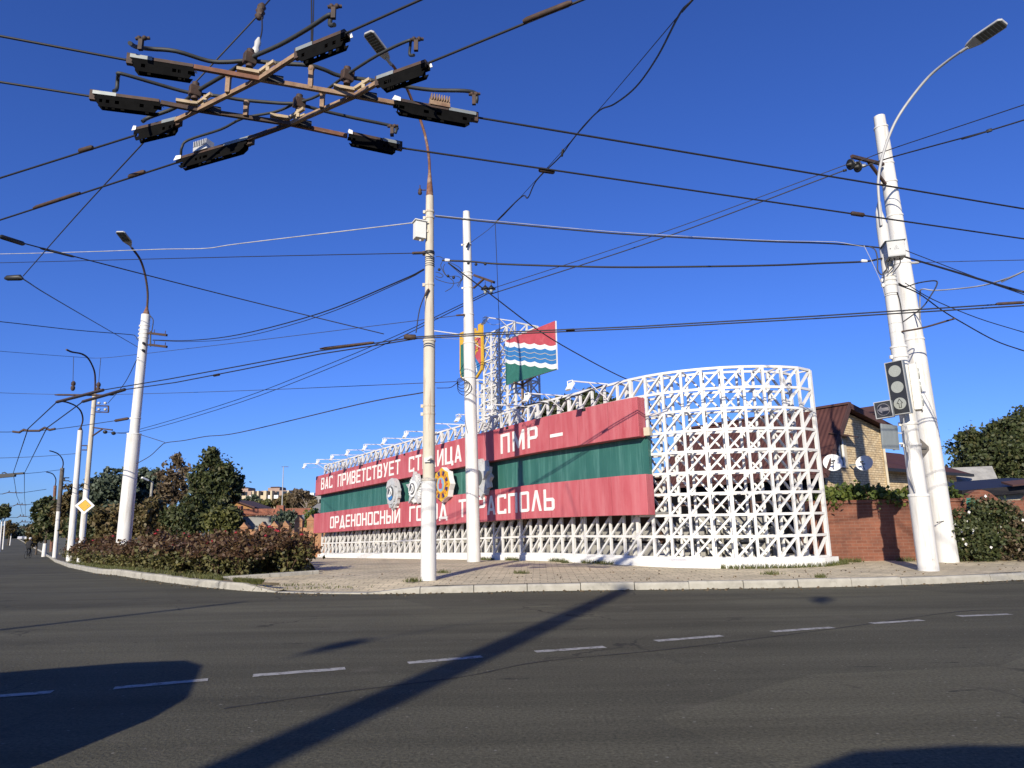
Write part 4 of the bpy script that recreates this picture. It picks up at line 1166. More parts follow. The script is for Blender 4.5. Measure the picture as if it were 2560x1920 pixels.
for dx in (-.12, -.02, .09): mb.tube(spline([c + nx * dx + V((0, 0, -.18)), c + nx * dx + V((-.02, 0, -.32)), c + nx * (dx - .1) + V((-.03, .1, -.48))], 5), .013, 6)
mb.build('cable_tails', M['wire_grey'], t)

# ---------------------------------------------------------------- traffic lights
def signal(px, py, D, w, h, yaw, label, lenses, roll=0, name='traffic_light'):
    c = at(px, py, D)
    x = V((math.cos(yaw), math.sin(yaw), 0)); n = V((x.y, -x.x, 0)); z = V((0, 0, 1))
    if roll: 
        q = Quaternion(n, roll); x = q @ x; z = q @ z
    t = thing(name, c, label, 'traffic light')
    Rm = Matrix((x, -n, z)).transposed()
    mb = MB(); mb.box(c - n * .05, (w, .1, h), Rm); mb.build('housing', M['tin'], t, bevel=.006)
    mb = MB(); mb.prism([(-w / 2 + .018, -h / 2 + .018), (w / 2 - .018, -h / 2 + .018), (w / 2 - .018, h / 2 - .018), (-w / 2 + .018, h / 2 - .018)], c + n * .0005, x, z, .008, az=n); mb.build('face_plate', M['signal_black'], t)
    mb = MB()
    for (a, b, cc, d) in ((-w / 2, -h / 2, w / 2, -h / 2 + .016), (-w / 2, h / 2 - .016, w / 2, h / 2), (-w / 2, -h / 2 + .016, -w / 2 + .016, h / 2 - .016), (w / 2 - .016, -h / 2 + .016, w / 2, h / 2 - .016)):
        mb.prism([(a, b), (cc, b), (cc, d), (a, d)], c, x, z, .022, az=n)
    mb.build('rim', M['box_grey'], t)
    for (v, r, kind) in lenses:
        o = c + z * v + n * .009
        mb = MB(); mb.prism(circle(r, 28), o, x, z, .006, az=n)
        ln = mb.build('lens', M['lens'] if kind != 'dark' else M['lens_dark'], t)
        if kind == 'up':
            arrow = [(-.02, -.085), (.022, -.085), (.022, .005), (.052, .005), (0, .092), (-.052, .005), (-.02, .005)]
            k = r / .118
            o2 = o + n * .0065
            q = [(u * k, w_ * k) for u, w_ in arrow]
            mb2 = MB()
            for i in range(len(q)):
                a, b = q[i], q[(i + 1) % len(q)]
                mb2.bar(o2 + x * a[0] + z * a[1], o2 + x * b[0] + z * b[1], .011, .004, up=n, ext=.005)
            mb2.build('arrow_outline', M['black'], ln)
        if kind == 'dark':
            k = r / .12
            q = [(-.108, -.002), (-.03, .075), (-.03, .034), (.1, .034), (.1, -.034), (-.03, -.034), (-.03, -.075)]
            mb2 = MB(); mb2.prism([(u * k, v_ * k) for u, v_ in q], o + n * .0065, x, z, .003, az=n); mb2.build('arrow', M['arrow_grey'], ln)
            mb2 = MB(); mb2.prism(arcband(r * .94, r * 1.02, 0, 2 * math.pi - .001, 30), o + n * .0062, x, z, .003, az=n); mb2.build('ring', M['arrow_grey'], ln)
    return t
SY = rad(-52)
signal(2244, 969, 14.2, .37, 1.15, SY, 'three-lens traffic light with pale lenses, the lowest with an upward arrow outline', [(.36, .125, 'plain'), (0.01, .125, 'plain'), (-.345, .125, 'up')], roll=rad(1.5))
signal(2209, 1024, 14.17, .34, .36, SY + rad(8), 'square add-on traffic light with a grey left arrow beside the three-lens light', [(0, .125, 'dark')], roll=rad(3), name='arrow_light')
# second head seen from its side
c = at(2287, 969, 14.5)
t = thing('traffic_light', c, 'traffic light seen from its ribbed side, facing the cross street', 'traffic light')
Rz = Matrix.Rotation(rad(-28), 3, 'Z')
mb = MB(); mb.box(c, (.14, .34, 1.0), Rz); mb.build('housing', M['box_white'], t, bevel=.01)
mb = MB()
for k in range(4): mb.box(c + Rz @ V((-.02 + .03 * k, -.174, 0)), (.012, .02, .94), Rz)
mb.build('ribs', M['box_white'], t)
mb = MB(); mb.box(c + Rz @ V((.08, 0, 0)), (.02, .37, 1.06), Rz); mb.build('back_plate', M['lamp_grey'], t)
for z in (.3, 0, -.3):
    mb = MB(); mb.lathe([(.12, 0), (.125, .02), (.11, .03)], c + Rz @ V((.09, 0, z)), Rz @ V((1, 0, 0)), 18); mb.build('lens', M['lens'], t)
mb = MB(); mb.bar(c + Rz @ V((-.05, 0, -.46)), c + V((-.2, 0, -.42)), .05, .05); mb.bar(c + Rz @ V((-.05, 0, .4)), c + V((-.24, 0, .4)), .05, .05); mb.build('mount', M['black'], t)
# backs of other signs clamped to the pole
c = at(2226, 1093, 14.25)
t = thing('sign_back', c, 'grey bent tin sign panel seen from behind, hung left of the traffic light pole', 'sign')
Rz = Matrix.Rotation(rad(16), 3, 'Z')
x, z = Rz @ V((1, 0, 0)), V((.05, 0, 1)).normalized(); n = V((x.y, -x.x, 0))
mb = MB(); mb.prism([(-.23, -.24), (.2, -.27), (.2, .25), (-.23, .28)], c, x, z, .012, az=n); mb.build('panel', M['tin'], t)
mb = MB(); mb.bar(c + x * -.23 + z * -.25 + n * .012, c + x * -.23 + z * .28 + n * .012, .02, .03); mb.bar(c + x * .1 + z * -.27 - n * .03, c + x * .1 + z * .26 - n * .03, .04, .03); mb.build('folded_edge', M['tin'], t)
mb = MB()
for dv in (.1, -.12): mb.bar(c + x * .1 + z * dv - n * .05, c + x * .38 + z * dv - n * .05, .03, .03)
mb.build('clamp_bar', M['box_white'], t)
c = at(2290, 1122, 14.9)
t = thing('diamond_sign_back', c, 'dark grey back of a diamond sign showing between the two right poles', 'sign')
yw = rad(-15); x = V((math.cos(yw), math.sin(yw), 0)); n = V((x.y, -x.x, 0)); Zu = V((0, 0, 1))
dm = [(.25, .04), (.25, -.04), (.04, -.3), (-.04, -.3), (-.25, -.04), (-.25, .04), (-.04, .3), (.04, .3)]
mb = MB(); mb.prism(dm, c, x, Zu, .012, az=n); mb.build('panel', M['pole_grey'], t)
mb = MB(); mb.bar(c - x * .2 + n * .03, c + x * .2 + n * .03, .03, .04); mb.build('back_rail', M['black'], t)
mb = MB(); mb.tube(spline([at(2264, 1060, 14.25), at(2270, 1100, 14.28), at(2274, 1140, 14.3), at(2272, 1165, 14.3), at(2280, 1200, 14.35), at(2288, 1230, 14.4)], 5), .018, 6); mb.tube(spline([at(2259, 1045, 14.2), at(2262, 1090, 14.25), at(2268, 1130, 14.28)], 5), .012, 6)
tag(mb.build('downlead_cable', M['wire_white']), 'pale cable running down the left side of the traffic light pole', 'cable')

# poles behind the camera whose long shadows fall over the junction
sx, sy = -SUNV.x / SUNV.z, -SUNV.y / SUNV.z
for tip, dr, L, h, r, lb in ((V((2.02, 13.18, 0)), V((.35, .937, 0)), 21, 9.0, .19, 'white pole at the near kerb whose long shadow crosses the road'), (V((-4.7, 12.2, 0)), V((.55, .83, 0)), 16, 7.0, .06, 'slim white pole at the near kerb casting a thin shadow')):
    b = tip - dr * L
    top = V((tip.x - sx * h, tip.y - sy * h, h))
    rp = pole('roadside_pole', b, top, [(0, .3, r * 1.1, r * 1.08), (.3, 1, r, r * .9)], W, lb, 'pole')
    if r > .1:
        for (gx, gy, hh) in ((-1.9, 7.45, 7.6), (4.7, 10.9, 8.6)):  # unseen lamps added so their shadows fall as dark spots on the road
            q = V((gx - sx * hh, gy - sy * hh, hh)); f0 = b.lerp(top, hh / h)
            mb = MB(); mb.tube([f0, f0.lerp(q, .6) + V((0, 0, .25)), q], .012, 8); mb.build('lamp_arm', M['lamp_grey'], rp)
            dq = V((.5, .86, 0)); lamp_head(rp, q - dq * .35, q + dq * .35, .26, .1)
# ------------------------------------------------------------------ wires
def wire(name, label, pts, r, m, cat='wire', k=8, n=6, parts=(), group=None):
    P = [at(*p) if not isinstance(p, V) else p for p in pts]
    # runs that leave the view carry on to their next support
    off = lambda p: not isinstance(p, V) and (p[0] <= 0 or p[0] >= 2560 or p[1] <= 0)
    if off(pts[0]): P = [P[0] + (P[0] - P[1]).normalized() * 14] + P
    if off(pts[-1]): P = P + [P[-1] + (P[-1] - P[-2]).normalized() * 14]
    mb = MB(); mb.tube(spline(P, k), r, n)
    o = mb.build(name, m)
    tag(o, label, cat, group)
    for pn, a, b, pr, pm in parts:
        mb = MB(); mb.tube([V(a), V(a) + (V(b) - V(a)) * .08, V(b) - (V(b) - V(a)) * .08, V(b)], [pr * .6, pr, pr, pr * .6], 8)
        mb.build(pn, pm, o)
    return o
TZ = 5.2
def tp(x, y, z=TZ): return atz(x, y, z)
def ext(a, b, k):      # continue a->b past b
    return b + (b - a).normalized() * k
K = M['wire']
# crossing road, pair along the near road
a, b = tp(327, 152), tp(0, 90); wire('trolley_wire', 'upper contact wire leaving the overhead crossing to the left edge', [a, b, ext(a, b, 12)], .0105, K)
a, b = tp(240, 243), tp(0, 205); wire('trolley_wire', 'second contact wire leaving the overhead crossing to the left edge', [a, b, ext(a, b, 12)], .0105, K)
a, b = tp(1183, 292), tp(2560, 522); wire('trolley_wire', 'upper contact wire from the crossing over the right poles to the right edge', [a, b, ext(a, b, 14)], .0105, K)
a, b = tp(990, 368), tp(2560, 597)
wire('trolley_wire', 'lower contact wire from the crossing, with two clips, to the right edge', [a, b, ext(a, b, 14)], .0105, K, parts=[('clip', tp(1347, 424), tp(1386, 430), .03, M['rust_dark']), ('clip', tp(2128, 533), tp(2160, 538), .03, M['rust_dark'])])
# pair crossing it
a, b = tp(342, 337), tp(0, 445); wire('trolley_wire', 'contact wire with a single clip running down-left from the crossing', [a, b, ext(a, b, 10)], .0105, K, parts=[('clip', tp(198, 378), tp(232, 368), .026, M['rust_dark'])])
a, b = tp(447, 405), tp(0, 550); wire('trolley_wire', 'contact wire with a long brown sleeve running down-left from the finned insulator', [a, b, ext(a, b, 10)], .0105, K, parts=[('clip', tp(322, 442), tp(362, 429), .026, M['rust_dark']), ('sleeve', tp(84, 520), tp(200, 482), .022, M['rust_dark'])])
a, b = tp(868, 82), tp(1050, 0); wire('trolley_wire', 'upper contact wire leaving the crossing to the top edge', [a, b, ext(a, b, 10)], .0105, K)
a, b = tp(1072, 157), tp(1450, 2); wire('trolley_wire', 'contact wire with a brown splice bar leaving the crossing to the top right', [a, b, ext(a, b, 10)], .0105, K, parts=[('splice_bar', tp(1308, 54), tp(1430, 6), .024, M['rust_dark'])])
# pair turning along the avenue in front of the sign
C1 = [(2560, 757), (2060, 789), (1600, 816), (1225, 832), (1045, 842), (930, 859), (800, 877), (600, 915), (420, 948), (258, 975)]
C2 = [(2560, 764), (2060, 795), (1600, 821), (1225, 837), (1045, 846), (930, 865), (800, 885), (600, 925), (440, 956), (312, 974)]
c1 = [tp(*p) for p in C1]; c2 = [tp(*p) for p in C2]
wire('trolley_wire', 'upper of the twin contact wires curving past the flag towards the far street', [ext(c1[1], c1[0], 10)] + c1, .014, K, k=1, parts=[('sleeve', tp(800, 872), tp(935, 856), .03, M['rust_dark']), ('clip', tp(1415, 826), tp(1437, 825), .035, M['rust_dark']), ('sleeve', tp(2490, 760), tp(2560, 756), .03, M['rust_dark'])])
wire('trolley_wire', 'lower of the twin contact wires curving past the flag towards the far street', [ext(c2[1], c2[0], 10)] + c2, .014, K, k=1, parts=[('clip', tp(534, 939), tp(549, 936), .035, M['rust_dark'])])
d1 = [(258, 975), (142, 1005), (70, 1072)]; d2 = [(312, 974), (207, 1004), (117, 1070)]
zs = (5.1, 5.1, 4.9)
s1 = [atz(*p, z) for p, z in zip(d1, zs)]; s2 = [atz(*p, z) for p, z in zip(d2, zs)]
far1 = [(33, 1183), (42, 1240), (51, 1262), (57, 1292)]; far2 = [(61, 1183), (61, 1240), (63, 1262), (64, 1292)]
dd = (46, 62, 80, 120)
wire('trolley_wire', 'left one of the contact wires receding down the far street', s1 + [at(x, y, D) for (x, y), D in zip(far1, dd)], .018, K, k=1)
wire('trolley_wire', 'right one of the contact wires receding down the far street', s2 + [at(x, y, D) for (x, y), D in zip(far2, dd)], .018, K, k=1)
for (a, b), lb in ((((258, 975), (142, 1005)), 'left'), (((312, 974), (207, 1004)), 'right')):
    mb = MB(); mb.tube([atz(*a, 5.14), atz(*b, 5.14)], .045, 6); tag(mb.build('splice_bar', M['rust_dark']), 'dark bent contact bar at the bend of the far wires, the %s one' % lb, 'wire fitting')
# suspension spans over the street
wire('span_wire', 'thin span wire with two droppers from the street to the smooth post', [(-200, 862, 27), (0, 878, 30), (184, 892, 33), (252, 895, 34), (344, 886, 32), (600, 856, 27), (1150, 788, 20.3)], .011, M['wire_grey'], k=5, parts=[('tensioner', at(1140, 788.5, 20.3), at(1162, 787, 20.3), .03, M['rust_dark'])])
for x, y0, x1, y1 in ((184, 892, 182, 972), (252, 895, 245, 975)):
    mb = MB(); a, b = at(x, y0, 33.5), at(x1, y1, 33.5); mb.tube([a, b], .014, 5)
    o = mb.build('dropper', M['wire']); tag(o, 'dropper wire hanging from the span wire left of the tall lamp pole, the %s one' % ('left' if x == 184 else 'right'), 'wire')
    mb = MB(); mb.lathe([(.04, .5), (.1, .42), (.1, .3), (.06, .26), (.1, .2), (.1, .08), (.05, 0)], b - V((0, 0, .1)), (0, 0, 1), 8); mb.build('insulator', M['rust_dark'], o)
wire('span_wire', 'span wire carrying dark fittings from the street to the coil on the smooth post', [(-200, 972, 30), (0, 982, 34), (150, 986, 35), (290, 986, 34), (600, 977, 28), (1140, 954, 20.3)], .012, M['wire_grey'], k=5, parts=[('fitting_bar', at(137, 987, 34.5), at(255, 988, 34.5), .05, M['rust_dark']), ('fitting', at(265, 987, 34.3), at(285, 986, 34.3), .06, M['black'])])
wire('span_wire', 'span wire with a zigzag bracket ending at the tall lamp pole', [(-150, 1078, 27), (0, 1080, 28), (40, 1079, 28.3), (138, 1073, 28.3), (320, 1047, 27.2), (336, 1044, 27)], .014, K, k=5, parts=[('tensioner', at(287, 1052, 27.4), at(321, 1046, 27.2), .06, M['rust_dark'])])
mb = MB(); mb.tube([at(x, y, 28.2) for x, y in ((32, 1079), (48, 1081), (60, 1074), (70, 1077), (98, 1077), (112, 1069), (124, 1075), (138, 1072))], .05, 6); tag(mb.build('wire_bracket', M['rust_dark']), 'zigzag double wire bracket on the span left of the tall pole', 'wire fitting')
wire('span_wire', 'span wire from the switch frame to the chipped white pole', [(-150, 1147, 38), (0, 1145, 40), (100, 1141, 41), (190, 1134, 42)], .016, M['wire_grey'])
wire('span_wire', 'short span wire from the far left to the grey-topped pole', [(-100, 1187, 50), (60, 1184, 52), (155, 1174, 58)], .02, M['wire_grey'])
mb = MB(); mb.bar(at(-30, 1190, 46), at(60, 1183, 46), .16, .12); mb.bar(at(-30, 1195, 46), at(38, 1189, 46), .2, .14); mb.tube([at(5, 1183, 46), at(12, 1181, 46), at(20, 1186, 46)], .04, 5); tag(mb.build('wire_switch_frame', M['black']), 'dark wire switch frame hung over the street at the left edge', 'wire fitting')
for i, (y, x0, x1, D) in enumerate(((1232, 6, 56, 58), (1262, 33, 66, 72), (1291, 43, 67, 95), (1305, 48, 70, 120), (1320, 50, 68, 150))):
    t = thing('span_hanger', at((x0 + x1) / 2, y, D), ['forked wire hanger, nearest of the row receding down the far street', 'forked wire hanger, second of the row receding down the far street', 'forked wire hanger, third of the row receding down the far street', 'forked wire hanger, fourth of the row receding down the far street', 'forked wire hanger, farthest of the row down the far street'][i], 'wire fitting', 'wire hangers over the far street')
    mb = MB()
    w = x1 - x0; r = .035 + .012 * i
    mb.tube([at(x0, y + 3, D), at(x0 + w * .3, y - 1, D), at(x0 + w * .36, y - 5, D)], r, 5)
    mb.tube([at(x0 + w * .3, y - 1, D), at(x0 + w * .65, y, D), at(x0 + w * .68, y - 5, D)], r, 5); mb.tube([at(x0 + w * .65, y, D), at(x1, y, D)], r, 5)
    mb.build('fork', M['rust_dark'], t)
    mb = MB(); mb.tube([at(x0 - 60, y + 3, D - 4), at(x0, y + 3, D)], .02 + .006 * i, 4); mb.tube([at(x1, y, D), at(x1 + 60, y - 9, D + 2)], .02 + .006 * i, 4); mb.build('stay', M['wire_grey'], t)
# feeders
wire('feeder_wire', 'upper feeder wire from the disc insulator to the bracket on the smooth post', [(2120, 410, 15.9), (1660, 580, 18), (1228, 722, 20)], .0105, K)
wire('feeder_wire', 'lower feeder wire from the disc insulator to the bracket on the smooth post', [(2108, 427, 15.9), (1660, 594, 18), (1225, 736, 20)], .015, K, parts=[('clip', at(2108, 427, 15.9), at(2116, 425, 15.9), .035, K)])
wire('feeder_wire', 'upper feeder wire sagging from the smooth post behind the rusty pole to the far poles', [(1222, 728, 20), (1087, 793, 22), (1000, 835, 23.5), (840, 903, 26.5), (600, 997, 31), (350, 1073, 35.5), (284, 1083, 36.3)], .014, K, k=5)
wire('feeder_wire', 'lower feeder wire sagging from the smooth post behind the rusty pole to the far poles', [(1222, 733, 20), (1087, 800, 22), (1000, 843, 23.5), (840, 914, 26.5), (600, 1006, 31), (350, 1079, 35.5), (264, 1080, 36.3)], .014, K, k=5)
wire('feeder_wire', 'thin feeder wire rising from the bracket to the right edge', [(2131, 410, 15.9), (2230, 372, 15.3), (2560, 262, 13)], .011, K)
wire('feeder_wire', 'thicker feeder wire with a clamp rising from the bracket to the right edge', [(2150, 420, 15.9), (2230, 393, 15.4), (2472, 327, 13.5), (2560, 300, 13)], .016, K, parts=[('clamp', at(2466, 329, 13.55), at(2480, 324, 13.5), .04, K)])
# cables between the poles
wire('overhead_cable', 'upper cable bundle with a pale strand from the rusty pole to the traffic light pole', [(1088, 541, 14.4), (1155, 548, 14.4), (1244, 557, 14.4), (1434, 575, 14.4), (1600, 588, 14.4), (1900, 603, 14.4), (2060, 608, 14.5), (2160, 615, 14.5), (2205, 620, 14.5)], .017, K, 'cable', k=5)
wire('overhead_cable', 'pale strand twisted along the upper cable between the two lamp poles', [(1088, 538, 14.38), (1155, 545, 14.38), (1244, 553, 14.38), (1434, 571, 14.38), (1600, 584, 14.38), (1900, 600, 14.38), (2060, 604, 14.45), (2100, 606, 14.45), (2160, 617, 14.45)], .006, M['wire_white'], 'cable', k=5)
wire('overhead_cable', 'lower thick black cable from the rusty pole to the traffic light pole', [(1105, 651, 14.4), (1178, 654, 14.4), (1250, 660, 14.4), (1434, 666, 14.4), (1600, 668, 14.4), (1900, 664, 14.4), (2060, 658, 14.5), (2160, 654, 14.5), (2205, 646, 14.5)], .021, K, 'cable', k=5, parts=[('white_sleeve', at(1112, 650, 14.36), at(1125, 651, 14.36), .035, M['white']), ('white_sleeve', at(2153, 652, 14.45), at(2168, 653, 14.45), .035, M['white'])])
t = thing('cable_coil', at(1125, 690, 14.4), 'tangle of spare cable loops between the rusty pole and the smooth post', 'cable')
for j, pts in enumerate(([(1090, 642), (1100, 642), (1125, 656), (1150, 670), (1157, 690), (1148, 705), (1125, 708), (1095, 700), (1088, 695)], [(1105, 655), (1102, 665), (1112, 685), (1125, 695), (1134, 705), (1130, 718), (1113, 729)], [(1112, 660), (1108, 672), (1118, 690), (1140, 690), (1152, 697), (1143, 715)], [(1089, 680), (1100, 683), (1108, 690), (1100, 694), (1089, 690)], [(1120, 658), (1155, 690), (1152, 705), (1146, 718)])):
    mb = MB(); mb.tube(spline([at(x, y, 14.36 - .03 * j) for x, y in pts], 6), .008, 5); mb.build('loop', M['cable'], t)
mb = MB()
for x, y in ((1098, 674), (1120, 690), (1134, 694), (1171, 658), (1190, 661), (1213, 660)): mb.sphere(at(x, y, 14.3), .035, 6, 4)
mb.build('connectors', K, t)
wire('overhead_cable', 'white telephone cable from the meter box to the left edge', [(-150, 636, 27), (0, 635, 25), (217, 629.5, 22.5), (407, 623, 20), (515, 621, 18.8), (600, 609, 17.8), (1000, 561, 14.6), (1038, 555, 14.4)], .013, M['wire_white'], 'cable', k=5)
wire('span_wire', 'steel span wire with end fittings from the rusty pole to the left edge', [(-150, 660, 24), (0, 657, 22), (600, 642, 17.2), (1030, 633, 14.4), (1064, 632, 14.4)], .0105, K, k=5, parts=[('end_fitting', at(1030, 633, 14.4), at(1062, 632, 14.4), .035, M['rust_dark'])])
wire('span_wire', 'steel span wire with insulator chain from the upper left to the twin contact wires', [(-180, 545, 9), (0, 592, 10), (150, 632, 10.9), (600, 747, 13.2), (960, 835, 14.2)], .0105, K, k=5, parts=[('insulator_chain', at(0, 591, 10), at(60, 610, 10.4), .04, M['black']), ('splice', at(100, 620, 10.7), at(186, 642, 11), .022, K), ('hanger_clamp', at(1010, 842, 14.1), at(1040, 843, 14.1), .06, M['rust_dark'])])
wire('span_wire', 'stay wire from the overhead crossing down to the left insulator', [tp(365, 350), at(190, 540, 8.5), at(58, 690, 11)], .008, M['wire_grey'])
mb = MB(); mb.tube([at(12, 696, 11), at(20, 695, 11), at(50, 694, 11), at(57, 697, 11)], [.02, .05, .055, .02], 8); tag(mb.build('strain_insulator', M['black']), 'dark strain insulator on the stay wire near the left edge', 'insulator')
wire('span_wire', 'stay wire from the left insulator to the tall lamp pole', [(57, 697, 11), (150, 755, 15), (345, 868, 26.7)], .011, M['wire_grey'])
wire('span_wire', 'thin stay from the tall lamp pole down to the bracket of the sign pole', [(345, 893, 26.8), (310, 960, 31), (270, 1008, 36)], .016, M['wire_grey'])
wire('overhead_cable', 'twisted cable hanging down from the top edge with a deep loose loop', [(1830, -110, 8), (1731, 0, 9), (1698, 37, 9.5), (1644, 141, 11.2), (1590, 217, 12.6), (1536, 260, 13.8), (1500, 275, 14.6), (1462, 312, 15.6), (1427, 355, 16.4), (1400, 392, 17), (1342, 450, 18.3), (1320, 494, 18.8), (1305, 491, 19), (1252, 542, 20), (1239, 556, 20.2)], .019, K, 'cable', k=6, parts=[('tie', at(1408, 372, 16.8), at(1404, 392, 16.9), .035, K)])
wire('span_wire', 'thin carrier wire beside the loosely looped cable', [(1698, 37, 9.5), (1495, 277, 14.6), (1342, 448, 18.3), (1239, 558, 20.2), (1176, 607, 20.3)], .009, K, k=4)
wire('drop_wire', 'thin vertical wire dropping onto the lattice tower', [(1238, 556, 20.2), (1243, 680, 20.6), (1248, 805, 21), (1249, 850, 21.4), (1253, 1055, 21.8)], .01, K, k=4)
wire('overhead_cable', 'service cable sloping from the rusty pole past the flag to the sign top rail', [(1120, 657, 14.4), (1215, 727, 14.9), (1352, 830, 15.9), (1475, 902, 16.9), (1560, 945, 17.5), (1585, 951, 17.6), (1597, 944, 17.5)], .014, K, 'cable', k=5)
wire('overhead_cable', 'paired cable from the rusty pole to the crossarms of the tall lamp pole', [(1060, 673, 14.4), (1000, 702, 15.3), (800, 783, 19), (600, 836, 22.6), (475, 851, 25), (382, 850, 26.7)], .017, K, 'cable', k=5)
wire('overhead_cable', 'lower paired cable from the rusty pole to the tall lamp pole', [(1060, 675, 14.4), (1000, 706, 15.3), (800, 790, 19), (600, 844, 22.6), (475, 854, 25), (382, 851, 26.7)], .0105, K, 'cable', k=5)
wire('overhead_cable', 'cable from the tall lamp pole to the left edge', [(344, 850, 26.8), (338, 840, 26.8), (320, 836, 26.7), (187, 825, 25), (0, 804, 23), (-150, 790, 22)], .015, K, 'cable', k=5)
wire('overhead_cable', 'knotted cable looping from the rusty pole down to the trees', [(1060, 981, 14.4), (900, 1010, 16.5), (600, 1081, 21), (515, 1091, 22.3), (461, 1101, 23.3), (415, 1107, 24.4), (400, 1117, 24.8), (375, 1140, 26), (340, 1160, 27)], .014, M['wire_grey'], 'cable', k=6)
wire('overhead_cable', 'short slack cable from the tall lamp pole collar to the knotted cable', [(345, 1085, 26.8), (375, 1094, 26), (412, 1106, 24.6)], .012, M['wire_grey'], 'cable')
wire('span_wire', 'stay wire tied from the rusty pole strap down to the twin contact wires', [(1068, 725, 14.3), (1050, 770, 14.2), (1040, 832, 14.1)], .012, K, parts=[('strap', at(1062, 740, 14.28), at(1072, 722, 14.3), .025, M['rust_dark'])])
wire('overhead_cable', 'loose cable end from the coil on the smooth post', [(1145, 955, 20.2), (1128, 968, 19.5), (1108, 970, 18.7), (1092, 970, 18)], .012, K, 'cable')
t = thing('cable_coil', at(1152, 955, 20.2), 'black knot of wire tied round the smooth post near the coat of arms', 'cable')
for k in range(4):
    c = at(1152 + k * 3, 954 + k * 2, 20.22); mb = MB()
    mb.tube([c + V((math.cos(a) * (.12 + .03 * k), -.05 * math.sin(a), math.sin(a) * (.1 + .04 * k) - .04 * k)) for a in [i * 2 * math.pi / 14 for i in range(15)]], .01, 5); mb.build('loop', K, t)
# right side
wire('overhead_cable', 'thick black cable from the control box sloping to the right edge', [(2258, 641, 14.3), (2376, 676, 13), (2489, 710, 12), (2560, 730, 11.4), (2700, 765, 10.5)], .021, K, 'cable', k=5)
wire('overhead_cable', 'thin cable above the thick black one from the control box', [(2256, 623, 14.3), (2399, 678, 12.9), (2512, 720, 11.9), (2600, 750, 11.2)], .009, K, 'cable', k=5)
wire('span_wire', 'thin span wire from the concrete post collar level to the right edge', [(2276, 657, 16.7), (2420, 653, 15.5), (2560, 650, 14.5)], .009, M['wire_grey'], parts=[('end_fitting', at(2272, 658, 16.7), at(2298, 656, 16.5), .035, M['lamp_grey'])])
wire('overhead_cable', 'white cable looping up and right from the concrete post', [(2300, 800, 16.3), (2300, 737, 15.9), (2306, 723, 15.7), (2342, 726, 15.3), (2444, 716, 14.2), (2512, 698, 13.4), (2560, 678, 12.9), (2640, 640, 12.2)], .017, M['wire_white'], 'cable', k=5)
wire('overhead_cable', 'black cable sloping steeply down to the right edge behind the poles', [(2246, 712, 14.4), (2297, 734, 14.6), (2354, 775, 15), (2410, 809, 15.4), (2489, 852, 15.8), (2560, 877, 16.2), (2650, 905, 16.6)], .014, K, 'cable', k=5)
wire('overhead_cable', 'thin black cable sloping gently down to the right edge', [(2262, 707, 14.5), (2331, 748, 14.7), (2444, 795, 15.1), (2560, 831, 15.6), (2650, 860, 16)], .01, K, 'cable', k=5)
wire('cable_loop', 'stiff black cable loop sticking out right of the concrete post', [(2252, 809, 14.5), (2304, 770, 14.4), (2327, 739, 14.3), (2342, 712, 14.3), (2337, 702, 14.3), (2297, 707, 14.3), (2265, 716, 14.4), (2246, 708, 14.4)], .015, K, 'cable', k=6)
wire('steel_rod', 'dark steel rod projecting right from the traffic light pole', [(2254, 829, 14.4), (2309, 819, 14.2), (2388, 796, 13.9)], .02, M['rust_dark'], 'rod', k=4)
wire('overhead_cable', 'grey cable loop hanging left of the control box', [(2172, 616, 14.4), (2188, 625, 14.3), (2194, 650, 14.25), (2194, 675, 14.25), (2205, 687, 14.25), (2216, 675, 14.2), (2215, 658, 14.2)], .014, M['wire_grey'], 'cable', k=6)
wire('overhead_cable', 'thin white wire trailing down the left of the traffic light pole', [(2160, 614, 14.4), (2180, 655, 14.3), (2203, 707, 14.3), (2212, 740, 14.35)], .006, M['wire_white'], 'cable', k=4)
wire('downlead_cable', 'thin black cable running down between the two right poles', [(2243, 730, 14.4), (2251, 760, 14.45), (2257, 810, 14.5), (2262, 860, 14.5), (2266, 885, 14.55)], .012, K, 'cable', k=4)

# ------------------------------------------------------------------ the overhead crossing
XC = tp(690, 250)
X = thing('trolley_wire_crossing', XC, 'rusty overhead trolleybus wire crossing with black insulator plates and thick bypass cables', 'wire crossing')
def beam(pts, m, w=.034, h=.04, up=0.0):
    mb = MB()
    for a, b in zip(pts, pts[1:]): mb.bar(tp(*a) + V((0, 0, up)), tp(*b) + V((0, 0, up)), w, h)
    return mb.build('contact_rail', m, X)
N1, N2, N3, N4 = (650, 198), (496, 275), (888, 240), (727, 310)
beam([(485, 168), N1], M['rust']); beam([N1, N3], M['rust_pale']); beam([N3, (985, 258)], M['rust_pale'])
beam([(402, 257), N2], M['rust_dark']); beam([N2, N4], M['rust_dark']); beam([N4, (868, 340)], M['rust'])
beam([(440, 302), N2], M['rust_pale'], up=.003); beam([N2, N1], M['rust_pale'], up=.003); beam([N1, (750, 133)], M['rust_pale'], up=.003)
beam([(622, 348), N4], M['rust_dark'], up=.003); beam([N4, N3], M['rust_pale'], up=.003); beam([N3, (952, 203)], M['rust_pale'], up=.003)
